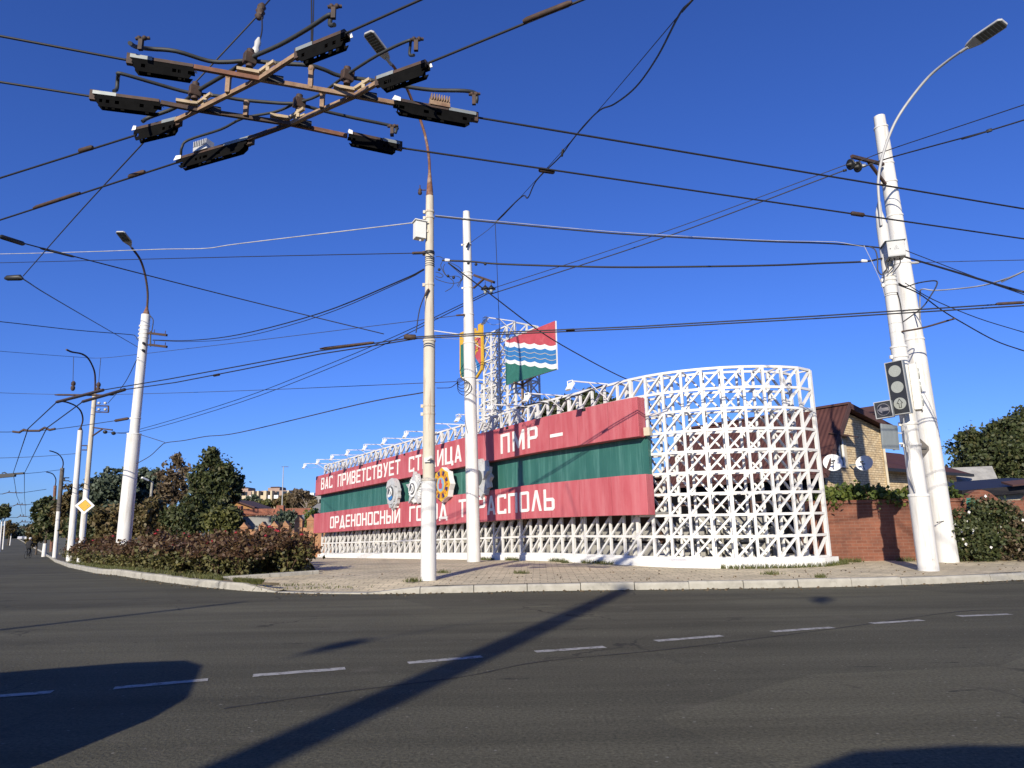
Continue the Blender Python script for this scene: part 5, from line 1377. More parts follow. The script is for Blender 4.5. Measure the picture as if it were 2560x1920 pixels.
def insul(a, b, h=.115, mtop='rust_dark', white=True):
    a, b = tp(*a), tp(*b); d = b - a; L = d.length; d.normalize(); n = V((-d.y, d.x, 0)); z = V((0, 0, 1))
    mb = MB()
    t0, t1 = L * .1, L * .9
    # slotted side plates: two rails and posts leave the openings
    for s in (-1, 1):
        o = a + n * (.03 * s - .004)
        mb.prism([(0.02, .0), (L - .02, .0), (L * .97, -h * .35), (L * .03, -h * .35)], o, d, z, .008, az=n)
        mb.prism([(L * .06, -h * .65), (L * .94, -h * .65), (L * .9, -h), (L * .12, -h)], o, d, z, .008, az=n)
        cuts = sorted(rnd.uniform(.08, .92) for _ in range(4))
        segs = [.06] + cuts + [.94]
        for k in range(0, 5):
            u0, u1 = segs[k], segs[k + 1]
            g = min(.06, (u1 - u0) * .5)
            mb.prism([(L * u0, -h * .349), (L * (u1 - g), -h * .349), (L * (u1 - g), -h * .651), (L * u0, -h * .651)], o + n * (.0004), d, z, .0072, az=n)
    pl = mb.build('insulator_plate', M['plate_black'], X)
    mb = MB()
    e = .004
    mb.bar(a + z * .022, a + d * (L * .33) + z * .022, .075, .035); mb.build('strap_end', M['tin'], pl)
    mb = MB(); mb.bar(a + d * (L * .335) + z * .02, a + d * (L * .95) + z * .02, .07, .03); mb.build('top_bar', M[mtop], pl)
    mb = MB(); mb.bar(a - d * .03 + z * .005, a + d * .05 + z * .005, .04, .1); mb.build('end_clamp', M['rust_dark'], pl)
    if white:
        mb = MB(); mb.prism([(L * .9, 0), (L * 1.0, .0), (L * .97, .05), (L * .9, .04)], b - d * L + n * .04, d, z, .006, az=n); mb.build('white_clip', M['white'], pl)
    return pl
insul((327, 150), (492, 176)); insul((234, 240), (408, 262)); insul((447, 305), (338, 332)); insul((628, 352), (442, 406), .11)
insul((746, 136), (874, 85)); insul((947, 205), (1075, 160)); i7 = insul((1188, 294), (978, 255), .11); insul((998, 366), (866, 338), .1)
# beige corner frogs
for k, (x, y) in enumerate((N1, N2, N3, N4)):
    c = tp(x, y)
    dA = (tp(888, 240) - tp(650, 198)).normalized(); dB = (tp(650, 198) - tp(496, 275)).normalized()
    mb = MB(); mb.bar(c - dA * .2 + V((0, 0, .06)), c - dA * .01 + V((0, 0, .06)), .05, .03); mb.bar(c + V((0, 0, .075)) - dB * .03, c + dB * .18 + V((0, 0, .11)), .03, .03); mb.bar(c + V((0, 0, .05)) + dA * .03, c + dB * .16 + dA * .03 + V((0, 0, .05)), .03, .03)
    mb.bar(c + dB * .1 + V((0, 0, .04)), c + dB * .1 + V((0, 0, .12)), .03, .03)
    mb.build('frog_clamp', M['beige'], X)
    mb = MB(); mb.bar(c + dA * .06 + V((0, 0, .02)), c + dA * .2 + V((0, 0, .02)), .05, .07); mb.build('shoe', M['black'], X)
# bypass cables
CB = [([(325, 108), (340, 117), (375, 122), (440, 128), (520, 152), (570, 155), (620, 152), (690, 158), (770, 163), (810, 174), (852, 190), (944, 203), (1000, 214), (1080, 225), (1160, 227), (1188, 233), (1192, 246), (1190, 258)], .024),
      ([(285, 228), (292, 222), (294, 200), (296, 188), (303, 184), (390, 209), (471, 231), (553, 241), (607, 250), (700, 258), (742, 260), (808, 277), (890, 296), (985, 316), (990, 325), (988, 333)], .022),
      ([(356, 304), (374, 293), (440, 268), (498, 225), (580, 176), (623, 147), (700, 112), (768, 73), (822, 38), (826, 45), (825, 62), (836, 62)], .024),
      ([(452, 388), (455, 368), (471, 350), (553, 323), (607, 296), (690, 279), (738, 259), (795, 239), (863, 190), (944, 138), (1020, 102), (1026, 108), (1024, 136), (1035, 138)], .017)]
for pts, r in CB:
    zz = [TZ + .24] * len(pts)
    zz[0] = TZ + .08; zz[-1] = TZ + .12; zz[-2] = TZ + .16; zz[1] = TZ + .15
    mb = MB(); mb.tube(spline([atz(x, y, z) for (x, y), z in zip(pts, zz)], 4), r * .8, 8); mb.build('bypass_cable', M['cable'], X)
for x, y in ((625, 147), (488, 228), (748, 258), (868, 190)):
    c = atz(x, y, TZ + .24); mb = MB(); mb.box(c, (.11, .11, .1), Matrix.Rotation(.6, 3, 'Z') @ Matrix.Rotation(.3, 3, 'X')); mb.tube([c - V((0, 0, .09)), c + V((0, 0, .09))], .035, 8); mb.build('spacer_block', M['rust_dark'], X, bevel=.01)
for (x, y), up in (((569, 232), .17), ((776, 220), .2), ((805, 272), .17), ((614, 290), .14)):
    c = tp(x, y); mb = MB(); mb.box(c + V((0, 0, up / 2)), (.04, .04, up)); mb.sphere(c + V((0, 0, up)), .035, 6, 4); mb.build('stud', M['rust_pale'], X)
def heatsink(x, y, d, m):
    c = tp(x, y) + V((0, 0, .055)); n = V((-d.y, d.x, 0))
    Rm = Matrix((d, n, V((0, 0, 1)))).transposed()
    mb = MB(); mb.box(c, (.2, .09, .05), Rm)
    for k in range(8): mb.box(c + d * (-.085 + .025 * k) + V((0, 0, .055)), (.008, .11, .065), Rm)
    mb.build('finned_arrester', m, X)
heatsink(507, 386, (tp(628, 352) - tp(442, 406)).normalized(), M['silver'])
heatsink(1098, 277, (tp(1188, 294) - tp(978, 255)).normalized(), M['rust_pale'])
for x, y, zt in ((833, 52, .1), (1040, 132, .1), (1185, 266, .1), (980, 340, .08), (350, 130, .1)):
    c = tp(x, y) + V((0, 0, zt)); mb = MB(); mb.box(c - V((0, 0, .03)), (.035, .03, .1)); mb.tube([c + V((-.05, 0, .03)), c + V((.06, .02, .05))], .014, 6)
    for dx in (-.02, .025): mb.sphere(c + V((dx, 0, .035)), .022, 6, 4)
    mb.build('terminal', M['rust_dark'], X)
# hangers that carry the crossing
wire('span_wire', 'pair of thin hanger wires dropping from the top edge onto the crossing', [atz(778, -60, 7.4), atz(779, 60, 6.2), atz(776, 185, TZ + .2)], .008, K)
wire('span_wire', 'thin hanger wire with a knot beside the pair over the crossing', [atz(785, -60, 7.4), atz(783, 60, 6.2), atz(778, 185, TZ + .22)], .006, K)
wire('span_wire', 'stay wire rising to the top edge through a rusty insulator', [atz(700, -30, 7.0), atz(655, 22, 6.5), atz(645, 38, 6.4), atz(480, 215, TZ + .3)], .008, K)
mb = MB(); c = atz(651, 30, 6.45); mb.lathe([(.02, -.09), (.045, -.06), (.03, -.03), (.05, 0), (.03, .03), (.045, .06), (.02, .1)], c, (.2, 0, 1), 10); mb.box(c, (.05, .06, .1)); tag(mb.build('strain_insulator', M['rust_dark']), 'rusty strain insulator on the stay wire near the top edge', 'insulator')
wire('span_wire', 'short link from the rusty insulator to the porcelain knob on the crossing', [atz(655, 44, 6.35), atz(655, 75, 6.0), atz(650, 100, 5.75)], .007, K)
mb = MB(); c = atz(642, 118, 5.6); mb.lathe([(.02, -.08), (.04, -.04), (.025, 0), (.03, .05), (.012, .1)], c, (.15, 0, 1), 10); tag(mb.build('knob_insulator', M['porcelain']), 'white porcelain knob insulator hanging above the crossing', 'insulator')
# ------------------------------------------------------------------ buildings
RDR = V((-.59, .807, 0)).normalized(); GDR = V((.807, .59, 0)).normalized()
HO = V((11.7, 24.0, 0))
def HP(b, t, z): 
    q = HO + GDR * b + RDR * t
    return V((q.x, q.y, z))
M['yellow_brick'] = brickmat('yellow_brick', (0.8, 0.62, 0.36), (0.88, 0.74, 0.48), (0.36, 0.26, 0.15), .26, .085, .012, GDR, bias=-.1)
M['red_brick'] = brickmat('red_brick', (0.25, 0.09, 0.05), (0.19, 0.065, 0.036), (0.24, 0.12, 0.08), .25, .078, .01, (1, 0.0))
M['orange_brick'] = brickmat('orange_brick', (0.45, 0.2, 0.1), (0.42, 0.23, 0.1), (0.36, 0.24, 0.16), .25, .085, .009, (1, 0.0))
M['parapet_brick'] = brickmat('parapet_brick', (0.38, 0.13, 0.075), (0.33, 0.11, 0.06), (0.3, 0.17, 0.12), .3, .1, .009, (1, 0.0))
def tilemat(name, c1, c2, d, sl=.3, wv=.17):
    m, nt, bs = nodes(name)
    g = nt.nodes.new('ShaderNodeNewGeometry').outputs['Position']
    dt = nt.nodes.new('ShaderNodeVectorMath'); dt.operation = 'DOT_PRODUCT'; nt.links.new(g, dt.inputs[0]); dt.inputs[1].default_value = (d.x, d.y, 0)
    a = nt.nodes.new('ShaderNodeMath'); a.operation = 'MULTIPLY'; nt.links.new(dt.outputs['Value'], a.inputs[0]); a.inputs[1].default_value = 2 * math.pi / wv
    s = nt.nodes.new('ShaderNodeMath'); s.operation = 'SINE'; nt.links.new(a.outputs[0], s.inputs[0])
    sp = nt.nodes.new('ShaderNodeSeparateXYZ'); nt.links.new(g, sp.inputs[0])
    b = nt.nodes.new('ShaderNodeMath'); b.operation = 'DIVIDE'; nt.links.new(sp.outputs[2], b.inputs[0]); b.inputs[1].default_value = sl
    off = nt.nodes.new('ShaderNodeMath'); off.operation = 'MULTIPLY_ADD'; nt.links.new(s.outputs[0], off.inputs[0]); off.inputs[1].default_value = .12; nt.links.new(b.outputs[0], off.inputs[2])
    fr = nt.nodes.new('ShaderNodeMath'); fr.operation = 'FRACT'; nt.links.new(off.outputs[0], fr.inputs[0])
    h = nt.nodes.new('ShaderNodeMath'); h.operation = 'MULTIPLY_ADD'; nt.links.new(fr.outputs[0], h.inputs[0]); h.inputs[1].default_value = -1.2; nt.links.new(s.outputs[0], h.inputs[2])
    f = noise(nt, wpos(nt), 3, 4)
    nt.links.new(ramp(nt, f, [(0.3, c2), (0.7, c1)]).outputs[0], bs.inputs['Base Color'])
    bs.inputs['Roughness'].default_value = .75; bs.inputs['Specular IOR Level'].default_value = .2
    bumpn(nt, h.outputs[0], bs, .6, .02)
    return m
M['roof_tile'] = tilemat('roof_tile', (0.085, 0.036, 0.031), (0.06, 0.026, 0.023), RDR)
M['roof_tile_cross'] = tilemat('roof_tile_cross', (0.085, 0.036, 0.031), (0.06, 0.026, 0.023), GDR)
M['slate_roof'] = tilemat('slate_roof', (0.34, 0.335, 0.31), (0.22, 0.215, 0.2), V((1, 0, 0)), .8, .3)

house = thing('brick_house', HP(0, 2, 0), 'yellow brick house with steep brown tiled roof behind the lattice screen', 'house')
ZP, ZL, ZR = 5.22, 2.72, 4.66
def slab(mb, a, b, c, d, t):
    # quad a b c d thickened downwards
    a, b, c, d = map(V, (a, b, c, d)); n = (b - a).cross(d - a).normalized()
    if n.z < 0: n = -n
    mb.add([a, b, c, d] + [p - n * t for p in (a, b, c, d)], [(0, 1, 2, 3), (7, 6, 5, 4), (0, 4, 5, 1), (1, 5, 6, 2), (2, 6, 7, 3), (3, 7, 4, 0)])
mb = MB()
slab(mb, HP(-2.0, -.35, ZL), HP(0, -.35, ZP), HP(0, 7.1, ZP), HP(-2.0, 7.1, ZL), .07)
slab(mb, HP(.002, -.35, ZP), HP(3.0, -.35, ZR - .02), HP(3.0, 7.1, ZR - .02), HP(.002, 7.1, ZP), .07)
rf = mb.build('roof', M['roof_tile'], house)
mb = MB()
mb.bar(HP(-2.03, -.37, ZL - .06), HP(0, -.37, ZP - .06), .03, .2); mb.bar(HP(0, -.37, ZP - .06), HP(3.02, -.37, ZR - .08), .03, .2); mb.bar(HP(-2.02, -.35, ZL - .08), HP(-2.02, 7.1, ZL - .08), .12, .12)
mb.build('barge_board', M['roof_brown'], rf)
mb = MB(); mb.bar(HP(0, -.38, ZP + .03), HP(0, 7.12, ZP + .03), .18, .08); mb.build('ridge_cap', M['roof_brown'], rf)
mb = MB()
ww = lambda b: (ZP + (ZL - ZP) * (-b / 2) if b < 0 else ZP + (ZR - ZP) * b / 3) - .14
poly = [(-1.5, -.1), (2.84, -.1), (2.84, ww(2.84)), (0, ww(0)), (-1.5, ww(-1.5))]
mb.add([HP(b, 0, z) for b, z in poly] + [HP(b, 7, z) for b, z in poly], [(0, 1, 2, 3, 4), (9, 8, 7, 6, 5)] + [(i, i + 5, (i + 1) % 5 + 5, (i + 1) % 5) for i in (1, 2, 3)])
mb.build('gable_wall', M['yellow_brick'], house)
# glazed veranda wall, coloured near-black to hold the deep shade under the long eave
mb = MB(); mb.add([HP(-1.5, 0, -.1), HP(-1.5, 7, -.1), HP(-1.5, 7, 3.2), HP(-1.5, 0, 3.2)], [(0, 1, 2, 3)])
mb.build('veranda_wall', M['eave_shade_glass'], house)
mb = MB()
for k in range(8): mb.bar(HP(-1.52, .1 + k * .95, 0), HP(-1.52, .1 + k * .95, 3.1), .05, .06)
for z in (1.0, 1.9): mb.bar(HP(-1.53, 0, z), HP(-1.53, 7, z), .05, .05)
mb.build('glazing_bars', M['wood_brown'], house)
# attic window with its awning and open cream shutter
wi = []
mb = MB(); 
def WQ(mb, b0, b1, z0, z1, off, t): mb.prism([(b0, z0), (b1, z0), (b1, z1), (b0, z1)], HP(0, 0, 0) - RDR * off, GDR, V((0, 0, 1)), t, az=-RDR)
WQ(mb, -.72, -.22, 3.05, 4.0, .004, .012); w1 = mb.build('window', M['glass'], house)
mb = MB()
for q in ((-.76, -.7, 3.0, 4.04), (-.24, -.18, 3.0, 4.04), (-.7, -.24, 3.0, 3.06), (-.7, -.24, 3.98, 4.04), (-.5, -.46, 3.06, 3.98)): WQ(mb, *q, .017, .05)
mb.build('frame', M['white'], w1)
mb = MB(); WQ(mb, -.17, .05, 3.0, 4.02, .01, .03); mb.build('shutter', M['cream'], w1)
mb = MB(); slab(mb, HP(-.95, .0, 4.2), HP(.28, .0, 4.2), HP(.28, -.42, 4.06), HP(-.95, -.42, 4.06), .03); mb.build('awning', M['wood_brown'], w1)
mb = MB(); mb.bar(HP(2.7, -.05, .2), HP(2.7, -.05, 4.5), .08, .08); mb.build('downpipe', M['cream'], house)
# little gabled chimney housing on the roof
cx = at(2176, 1055, 27); cb = V((cx.x, 27, 4.3))
mb = MB(); mb.box(cb + V((0, 0, .5)), (.75, .6, 1.1), Matrix.Rotation(rad(36), 3, 'Z')); ch = mb.build('chimney', M['wood_brown'], rf)
mb = MB()
for s in (-1, 1): slab(mb, cb + GDR * (.48 * s) - RDR * .42 + V((0, 0, .98)), cb - RDR * .42 + V((0, 0, 1.36)) + GDR * (.003 * s), cb + RDR * .42 + V((0, 0, 1.36)) + GDR * (.003 * s), cb + GDR * (.48 * s) + RDR * .42 + V((0, 0, .98)), .04)
mb.build('chimney_cap', M['roof_brown'], ch)
# low wing on the right
mb = MB(); mb.add([HP(2.84, .6, -.1), HP(10.4, .6, -.1), HP(10.4, .6, 3.2), HP(2.84, .6, 3.2), HP(2.84, 4, -.1), HP(10.4, 4, -.1), HP(10.4, 4, 3.2), HP(2.84, 4, 3.2)], [(0, 1, 2, 3), (1, 5, 6, 2), (4, 0, 3, 7), (5, 4, 7, 6)]); wg = mb.build('wing_wall', M['yellow_brick'], house)
mb = MB()
slab(mb, HP(2.5, .1, 3.12), HP(10.8, .1, 3.12), HP(9.2, 2.3, 4.15), HP(3.6, 2.3, 4.15), .07)
slab(mb, HP(10.802, .1, 3.12), HP(10.802, 4.5, 3.12), HP(9.202, 2.3, 4.15), HP(9.201, 2.299, 4.15), .07)
wr = mb.build('wing_roof', M['roof_tile_cross'], house)
mb = MB(); mb.bar(HP(2.5, .08, 3.05), HP(10.8, .08, 3.05), .12, .12); mb.build('gutter', M['black'], wr)
mb = MB(); mb.bar(HP(4.5, 2.4, 4.35), HP(7.5, 2.4, 4.35), .5, .35); mb.build('ridge_box', M['roof_brown'], wr)
def WW(mb, b0, b1, z0, z1, off, t): mb.prism([(b0, z0), (b1, z0), (b1, z1), (b0, z1)], HP(0, .6, 0) - RDR * off, GDR, V((0, 0, 1)), t, az=-RDR)
mb = MB(); WW(mb, 8.35, 9.1, 1.7, 2.75, .004, .012); w2 = mb.build('window', M['glass'], house)
mb = MB()
for q in ((8.3, 8.36, 1.65, 2.8), (9.09, 9.15, 1.65, 2.8), (8.36, 9.09, 2.7, 2.8)): WW(mb, *q, .017, .06)
mb.build('frame', M['white'], w2)
mb = MB(); WW(mb, 9.16, 9.42, 1.65, 2.8, .01, .04); mb.build('shutter', M['cream'], w2)
# satellite dishes
def dish(px, py, D, r, yaw, label, m):
    c = at(px, py, D); t = thing('satellite_dish', c, label, 'satellite dish')
    ax = V((math.sin(yaw), -math.cos(yaw), .35)).normalized()
    prof = [(.02, -.07)] + [(r * k / 6, -.07 + .09 * (k / 6) ** 2) for k in range(1, 7)] + [(r * 1.03, .025), (r * 1.0, .0)] + [(r * k / 6, -.085 + .09 * (k / 6) ** 2) for k in range(5, 0, -1)] + [(.02, -.085)]
    mb = MB(); mb.lathe(prof, c, ax, 24); mb.build('reflector', m, t)
    lo = c + V((0, 0, -r * .9)) + ax * .05; fo = c + ax * (r * 1.3) + V((0, 0, -r * .35))
    mb = MB(); mb.bar(lo, fo, .02, .02); mb.build('feed_arm', M['black'], t)
    mb = MB(); mb.bar(fo - V((0.05, 0, 0)), fo + V((.06, 0, .02)), .05, .05); mb.build('receiver', M['black'], t)
    mb = MB(); mb.bar(c - ax * .06, c + RDR * .55 - ax * .06, .05, .05); mb.build('wall_mount', M['tin'], t)
    return t
d1 = dish(2082, 1157, 22.6, .29, rad(-22), 'plain white satellite dish on the gable wall beside the lattice screen', M['white'])
d2 = dish(2161, 1158, 23.6, .27, rad(-42), 'white satellite dish with faint printing, right of the attic window', M['white'])

# grey block wall just behind the lattice
blk = thing('block_wall', SP(16, 0, -1.7), 'low wall of pale grey concrete blocks behind the lattice', 'wall')
mb = MB()
s = 3.0
while s < SLEN + ALEN - .4:
    dd_ = -.5 if s < SLEN - .2 else -.95
    st_ = .52
    for z0, hh_ in ((.18, .33), (.56, .36)):
        jz = rnd.uniform(-.02, .02)
        a, b = SP(s + .06, 0, dd_), SP(s + st_ - .03, 0, dd_)
        mb.bar(a + V((0, 0, z0 + hh_ / 2 + jz)), b + V((0, 0, z0 + hh_ / 2 + jz)), .2, hh_)
    s += st_
s = SLEN - .2
while s < SLEN + ALEN - .5:
    a, b = SP(s + .03, 0, -1.3), SP(s + .66, 0, -1.3); mb.bar(a + V((0, 0, .6)), b + V((0, 0, .6)), .12, 1.2); s += .7
mb.build('blocks', M['concrete'], blk)

# red brick garden wall on the right
def brickwall(name, label, pts, h, m, caps=None, thick=.25):
    t = thing(name, V((pts[0][0], pts[0][1], 0)), label, 'wall')
    mb = MB()
    for a, b in zip(pts, pts[1:]): mb.bar(V((*a, pav(a[1]) + h / 2 - .1)), V((*b, pav(b[1]) + h / 2 - .1)), thick, h + .2, ext=.0)
    mb.build('brickwork', m, t)
    mb = MB()
    for a, b in zip(pts, pts[1:]): mb.bar(V((*a, pav(a[1]) + h + .045)), V((*b, pav(b[1]) + h + .045)), thick + .07, .08)
    mb.build('coping', m, t)
    return t
w1_ = brickwall('brick_wall', 'straight red brick garden wall between the lattice screen and the right poles', [(7.55, 17.85), (11.4, 17.55)], 1.42, M['red_brick'])
w2_ = thing('brick_wall', (11.5, 17.9, 0), 'red brick wall with scalloped top behind the flowering bush', 'wall')
mb = MB()
x0, x1 = 11.45, 19.0; N_ = 90
top = []
for i in range(N_ + 1):
    x = x0 + (x1 - x0) * i / N_
    u = ((x - x0 - .1) % 1.6) / 1.6
    top.append((x, 1.45 + .28 * max(0, 1 - ((u - .28) / .28) ** 2) + (.22 if x > 15.2 else 0)))
A = [V((x, 17.75 - .03 * (x - x0), -.1)) for x, z in top]; B = [V((x, 17.75 - .03 * (x - x0), .18 + z)) for x, z in top]
A2 = [p + V((0, .25, 0)) for p in A]; B2 = [p + V((0, .25, 0)) for p in B]; n = N_ + 1
mb.add(A + B + A2 + B2, [(i, i + 1, n + i + 1, n + i) for i in range(N_)] + [(2 * n + i + 1, 2 * n + i, 3 * n + i, 3 * n + i + 1) for i in range(N_)] + [(n + i, n + i + 1, 3 * n + i + 1, 3 * n + i) for i in range(N_)] + [(0, n, 3 * n, 2 * n), (n - 1, 3 * n - 1, 4 * n - 1, 2 * n - 1)])
mb.build('brickwork', M['red_brick'], w2_)
mb = MB(); c = at(2423, 1270, 17.5); mb.box(c, (.32, .04, .5)); mb.build('green_letterbox', M['flag_green'], w2_)
# tar-roofed shed and neighbours behind that wall
sh = thing('shed', (14, 21, 0), 'low shed with black tarred roof and cream wall behind the scalloped brick wall', 'shed')
mb = MB(); a = at(2362, 1226, 21); b = at(2640, 1200, 21)
slab(mb, V((a.x, 20.2, 2.0)), V((b.x, 20.2, 2.2)), V((b.x, 23, 2.5)), V((a.x, 23, 2.3)), .22); mb.build('roof', M['tar'], sh)
mb = MB(); mb.add([V((a.x + .3, 20.7, 0)), V((b.x, 20.7, 0)), V((b.x, 20.7, 2.1)), V((a.x + .3, 20.7, 1.95)), V((a.x + .3, 22.8, 0)), V((a.x + .3, 22.8, 2.2))], [(0, 1, 2, 3), (4, 0, 3, 5)]); mb.build('dark_wall', M['wood_brown'], sh)
mb = MB(); c = at(2508, 1240, 20.5); mb.add([V((c.x - .3, 20.6, 0)), V((b.x, 20.6, 0)), V((b.x, 20.6, 1.98)), V((c.x - .05, 20.6, 1.95)), V((c.x - .3, 20.6, 1.6))], [(0, 1, 2, 3, 4)]); mb.build('cream_wall', M['cream'], sh)
mb = MB(); slab(mb, V((c.x - .1, 19.9, 2.12)), V((b.x, 19.9, 2.32)), V((b.x, 20.35, 2.42)), V((c.x - .1, 20.35, 2.24)), .05); mb.build('tin_edge', M['roof_brown'], sh)
gs = thing('outbuilding', at(2460, 1260, 31), 'small outbuilding with grey corrugated roof and white gable', 'shed')
g0 = at(2480, 1165, 31); g0 = V((g0.x, 31, g0.z))
ub_ = V((-.9, .42, 0)).normalized(); vb_ = V((.42, .9, 0)).normalized()
zz = g0.z; hh = 1.0
mb = MB()
slab(mb, g0, g0 + ub_ * 3.2, g0 + ub_ * 3.2 - vb_ * 1.25 - V((0, 0, hh)), g0 - vb_ * 1.25 - V((0, 0, hh)), .06)
slab(mb, g0 + vb_ * .002, g0 + vb_ * 1.25 - V((0, 0, hh)), g0 + vb_ * 1.25 + ub_ * 3.2 - V((0, 0, hh)), g0 + vb_ * .002 + ub_ * 3.2, .06); mb.build('roof', M['slate_roof'], gs)
mb = MB(); q = g0 + ub_ * .15; mb.add([q - vb_ * 1.0 - V((0, 0, .95)), q + vb_ * 1.0 - V((0, 0, .95)), q - V((0, 0, .1)), q - vb_ * 1.0 - V((0, 0, 3.5)), q + vb_ * 1.0 - V((0, 0, 3.5))], [(0, 1, 2), (3, 4, 1, 0)]); mb.build('gable_wall', M['white'], gs)

# ---------------- left background
of = thing('brick_fence', at(690, 1350, 39), 'orange brick fence with gabled posts beyond the rose bed', 'fence')
mb = MB(); a, b = at(600, 1330, 40), at(830, 1330, 37.2); L_ = (b - a); L_.z = 0
zt = lambda D: terr(D) + 1.75
n = 44; A = []; 
dv = L_.normalized()
for i in range(n + 1):
    u = i / n; p = a + L_ * u
    A.append((p.x, p.y, zt(p.y) - .12 + .14 * abs(math.sin(u * math.pi * 5))))
mb.add([V((x, y, terr(y) - .1)) for x, y, z in A] + [V((x, y, z)) for x, y, z in A], [(i, i + 1, n + 2 + i, n + 1 + i) for i in range(n)])
mb.add([V((x, y + .25, terr(y) - .1)) for x, y, z in A] + [V((x, y + .25, z)) for x, y, z in A] + [V((x, y, z)) for x, y, z in A], [(i + 1, i, n + 1 + i, n + 2 + i) for i in range(n)] + [(n + 1 + i, n + 2 + i, 2 * n + 3 + i, 2 * n + 2 + i) for i in range(n)])
mb.build('brickwork', M['orange_brick'], of)
for u in (.06, .27, .4, .52, .66, .79, .95):
    p = a + L_ * u; hgt = 1.98 if u not in (.66, .79) else 2.25
    z0 = terr(p.y)
    mb = MB(); mb.box((p.x, p.y - .02, z0 + hgt / 2 - .1), (.42, .4, hgt)); mb.prism([(-.26, 0), (.26, 0), (.1, .16), (0, .3), (-.1, .16)], (p.x, p.y - .26, z0 + hgt - .1), (1, 0, 0), (0, 0, 1), -.5); mb.build('post', M['orange_brick'], of)
gb = thing('garage', at(660, 1330, 50), 'long grey rendered garage with a red brick parapet behind the brick fence', 'garage')
a, b, c = at(563, 1330, 46.5), at(594, 1330, 49), at(790, 1330, 50)
ztp = 2.72; zb = -.8
mb = MB(); mb.add([V((p.x, p.y, z)) for z in (zb, ztp - .5) for p in (a, b, c)] , [(0, 1, 4, 3), (1, 2, 5, 4)]); mb.add([V((c.x, c.y + 5, zb)), V((c.x, c.y + 5, ztp - .5)), V((a.x, a.y + 6, ztp - .5)), V((c.x, c.y, ztp - .5)), V((b.x, b.y, ztp - .5)), V((a.x, a.y, ztp - .5))], [(1, 3, 4, 5, 2)]); mb.build('wall', M['render_grey'], gb)
mb = MB()
for p, q in ((a, b), (b, c)): mb.bar(V((p.x, p.y - .02, ztp - .24)), V((q.x, q.y - .02, ztp - .24)), .3, .48)
mb.build('parapet', M['parapet_brick'], gb)
mb = MB()
for p in (b, at(700, 1330, 49.5)): mb.box((p.x, p.y - .1, ztp - .15), (.5, .4, .72))
mb.build('parapet_pier', M['parapet_brick'], gb)
mb = MB(); d_ = at(578, 1345, 47.2); mb.bar(V((a.x + .25, a.y + .4, .55)), V((b.x - .3, b.y - .6, .55)), .1, 1.6); mb.build('gate', M['tin'], gb)
hu = thing('hut', at(775, 1310, 43), 'small hut with a sloping grey asbestos roof next to the sign end', 'shed')
p0, p1, p2 = at(735, 1306, 42), at(800, 1296, 42), at(800, 1258, 45)
mb = MB(); slab(mb, p0, V((p1.x + 2, 42, p0.z)), V((p2.x + 2, 45.5, p2.z + .1)), V((p2.x - .3, 45.5, p2.z)), .08); mb.build('roof', M['slate'], hu)
mb = MB(); mb.add([V((p0.x + .5, 42.4, -.6)), V((p1.x + 2, 42.4, -.6)), V((p1.x + 2, 42.4, p0.z - .05)), V((p0.x + .5, 42.4, p0.z - .05))], [(0, 1, 2, 3)]); mb.build('wall', M['render_grey'], hu)
mb = MB(); q = at(760, 1316, 42); mb.box((q.x, 42.35, q.z), (.5, .06, .35)); mb.build('window', M['glass'], hu)
wg_ = thing('wooden_gable', at(615, 1280, 56), 'ochre boarded gable end with a dark sloping eave above the garage parapet', 'house')
p0, p1, p2 = at(588, 1252, 56), at(640, 1272, 56), at(560, 1268, 56)
mb = MB(); mb.add([V((p0.x, 56, -1)), V((p1.x, 56, -1)), V((p1.x, 56, p1.z)), V((p0.x, 56, p0.z)), V((p2.x, 56, p2.z - .3)), V((p2.x, 56, -1))], [(0, 1, 2, 3), (5, 0, 3, 4)]); mb.build('boarding', M['wood_ochre'], wg_)
mb = MB(); slab(mb, V((p0.x, 55.6, p0.z + .1)), V((p1.x + .4, 55.6, p1.z + .02)), V((p1.x + .4, 60, p1.z + .02)), V((p0.x, 60, p0.z + .1)), .12); slab(mb, V((p0.x - .002, 55.6, p0.z + .1)), V((p0.x - .002, 60, p0.z + .1)), V((p2.x, 60, p2.z - .2)), V((p2.x, 55.6, p2.z - .2)), .12); mb.build('roof', M['roof_brown'], wg_)
ap = thing('apartment_block', at(660, 1262, 205), 'distant five-storey cream and pink apartment block with balconies', 'building')
DA = 205.0
A0, A1 = at(586, 1228, DA), at(727, 1228, DA)
zt_ = A0.z; zb_ = -2
M['block_pink'] = mat('block_pink', (0.42, 0.3, 0.24), (0.36, 0.25, 0.2), .3, .9)
M['block_cream'] = mat('block_cream', (0.62, 0.52, 0.36), (0.55, 0.46, 0.32), .3, .9)
W_ = A1.x - A0.x
mb = MB(); mb.box(((A0.x + A1.x) / 2, DA + 6, (zt_ + zb_) / 2), (W_, 11, zt_ - zb_)); mb.build('wall', M['block_pink'], ap)
for k, u in enumerate((.125, .37, .455, .58, .69, .985)):
    mb = MB(); mb.box((A0.x + W_ * u, DA - .6, (zt_ + zb_) / 2), (.55 if k != 3 else .9, 2.4, zt_ - zb_ - .2)); mb.build('pier', M['block_cream'], ap)
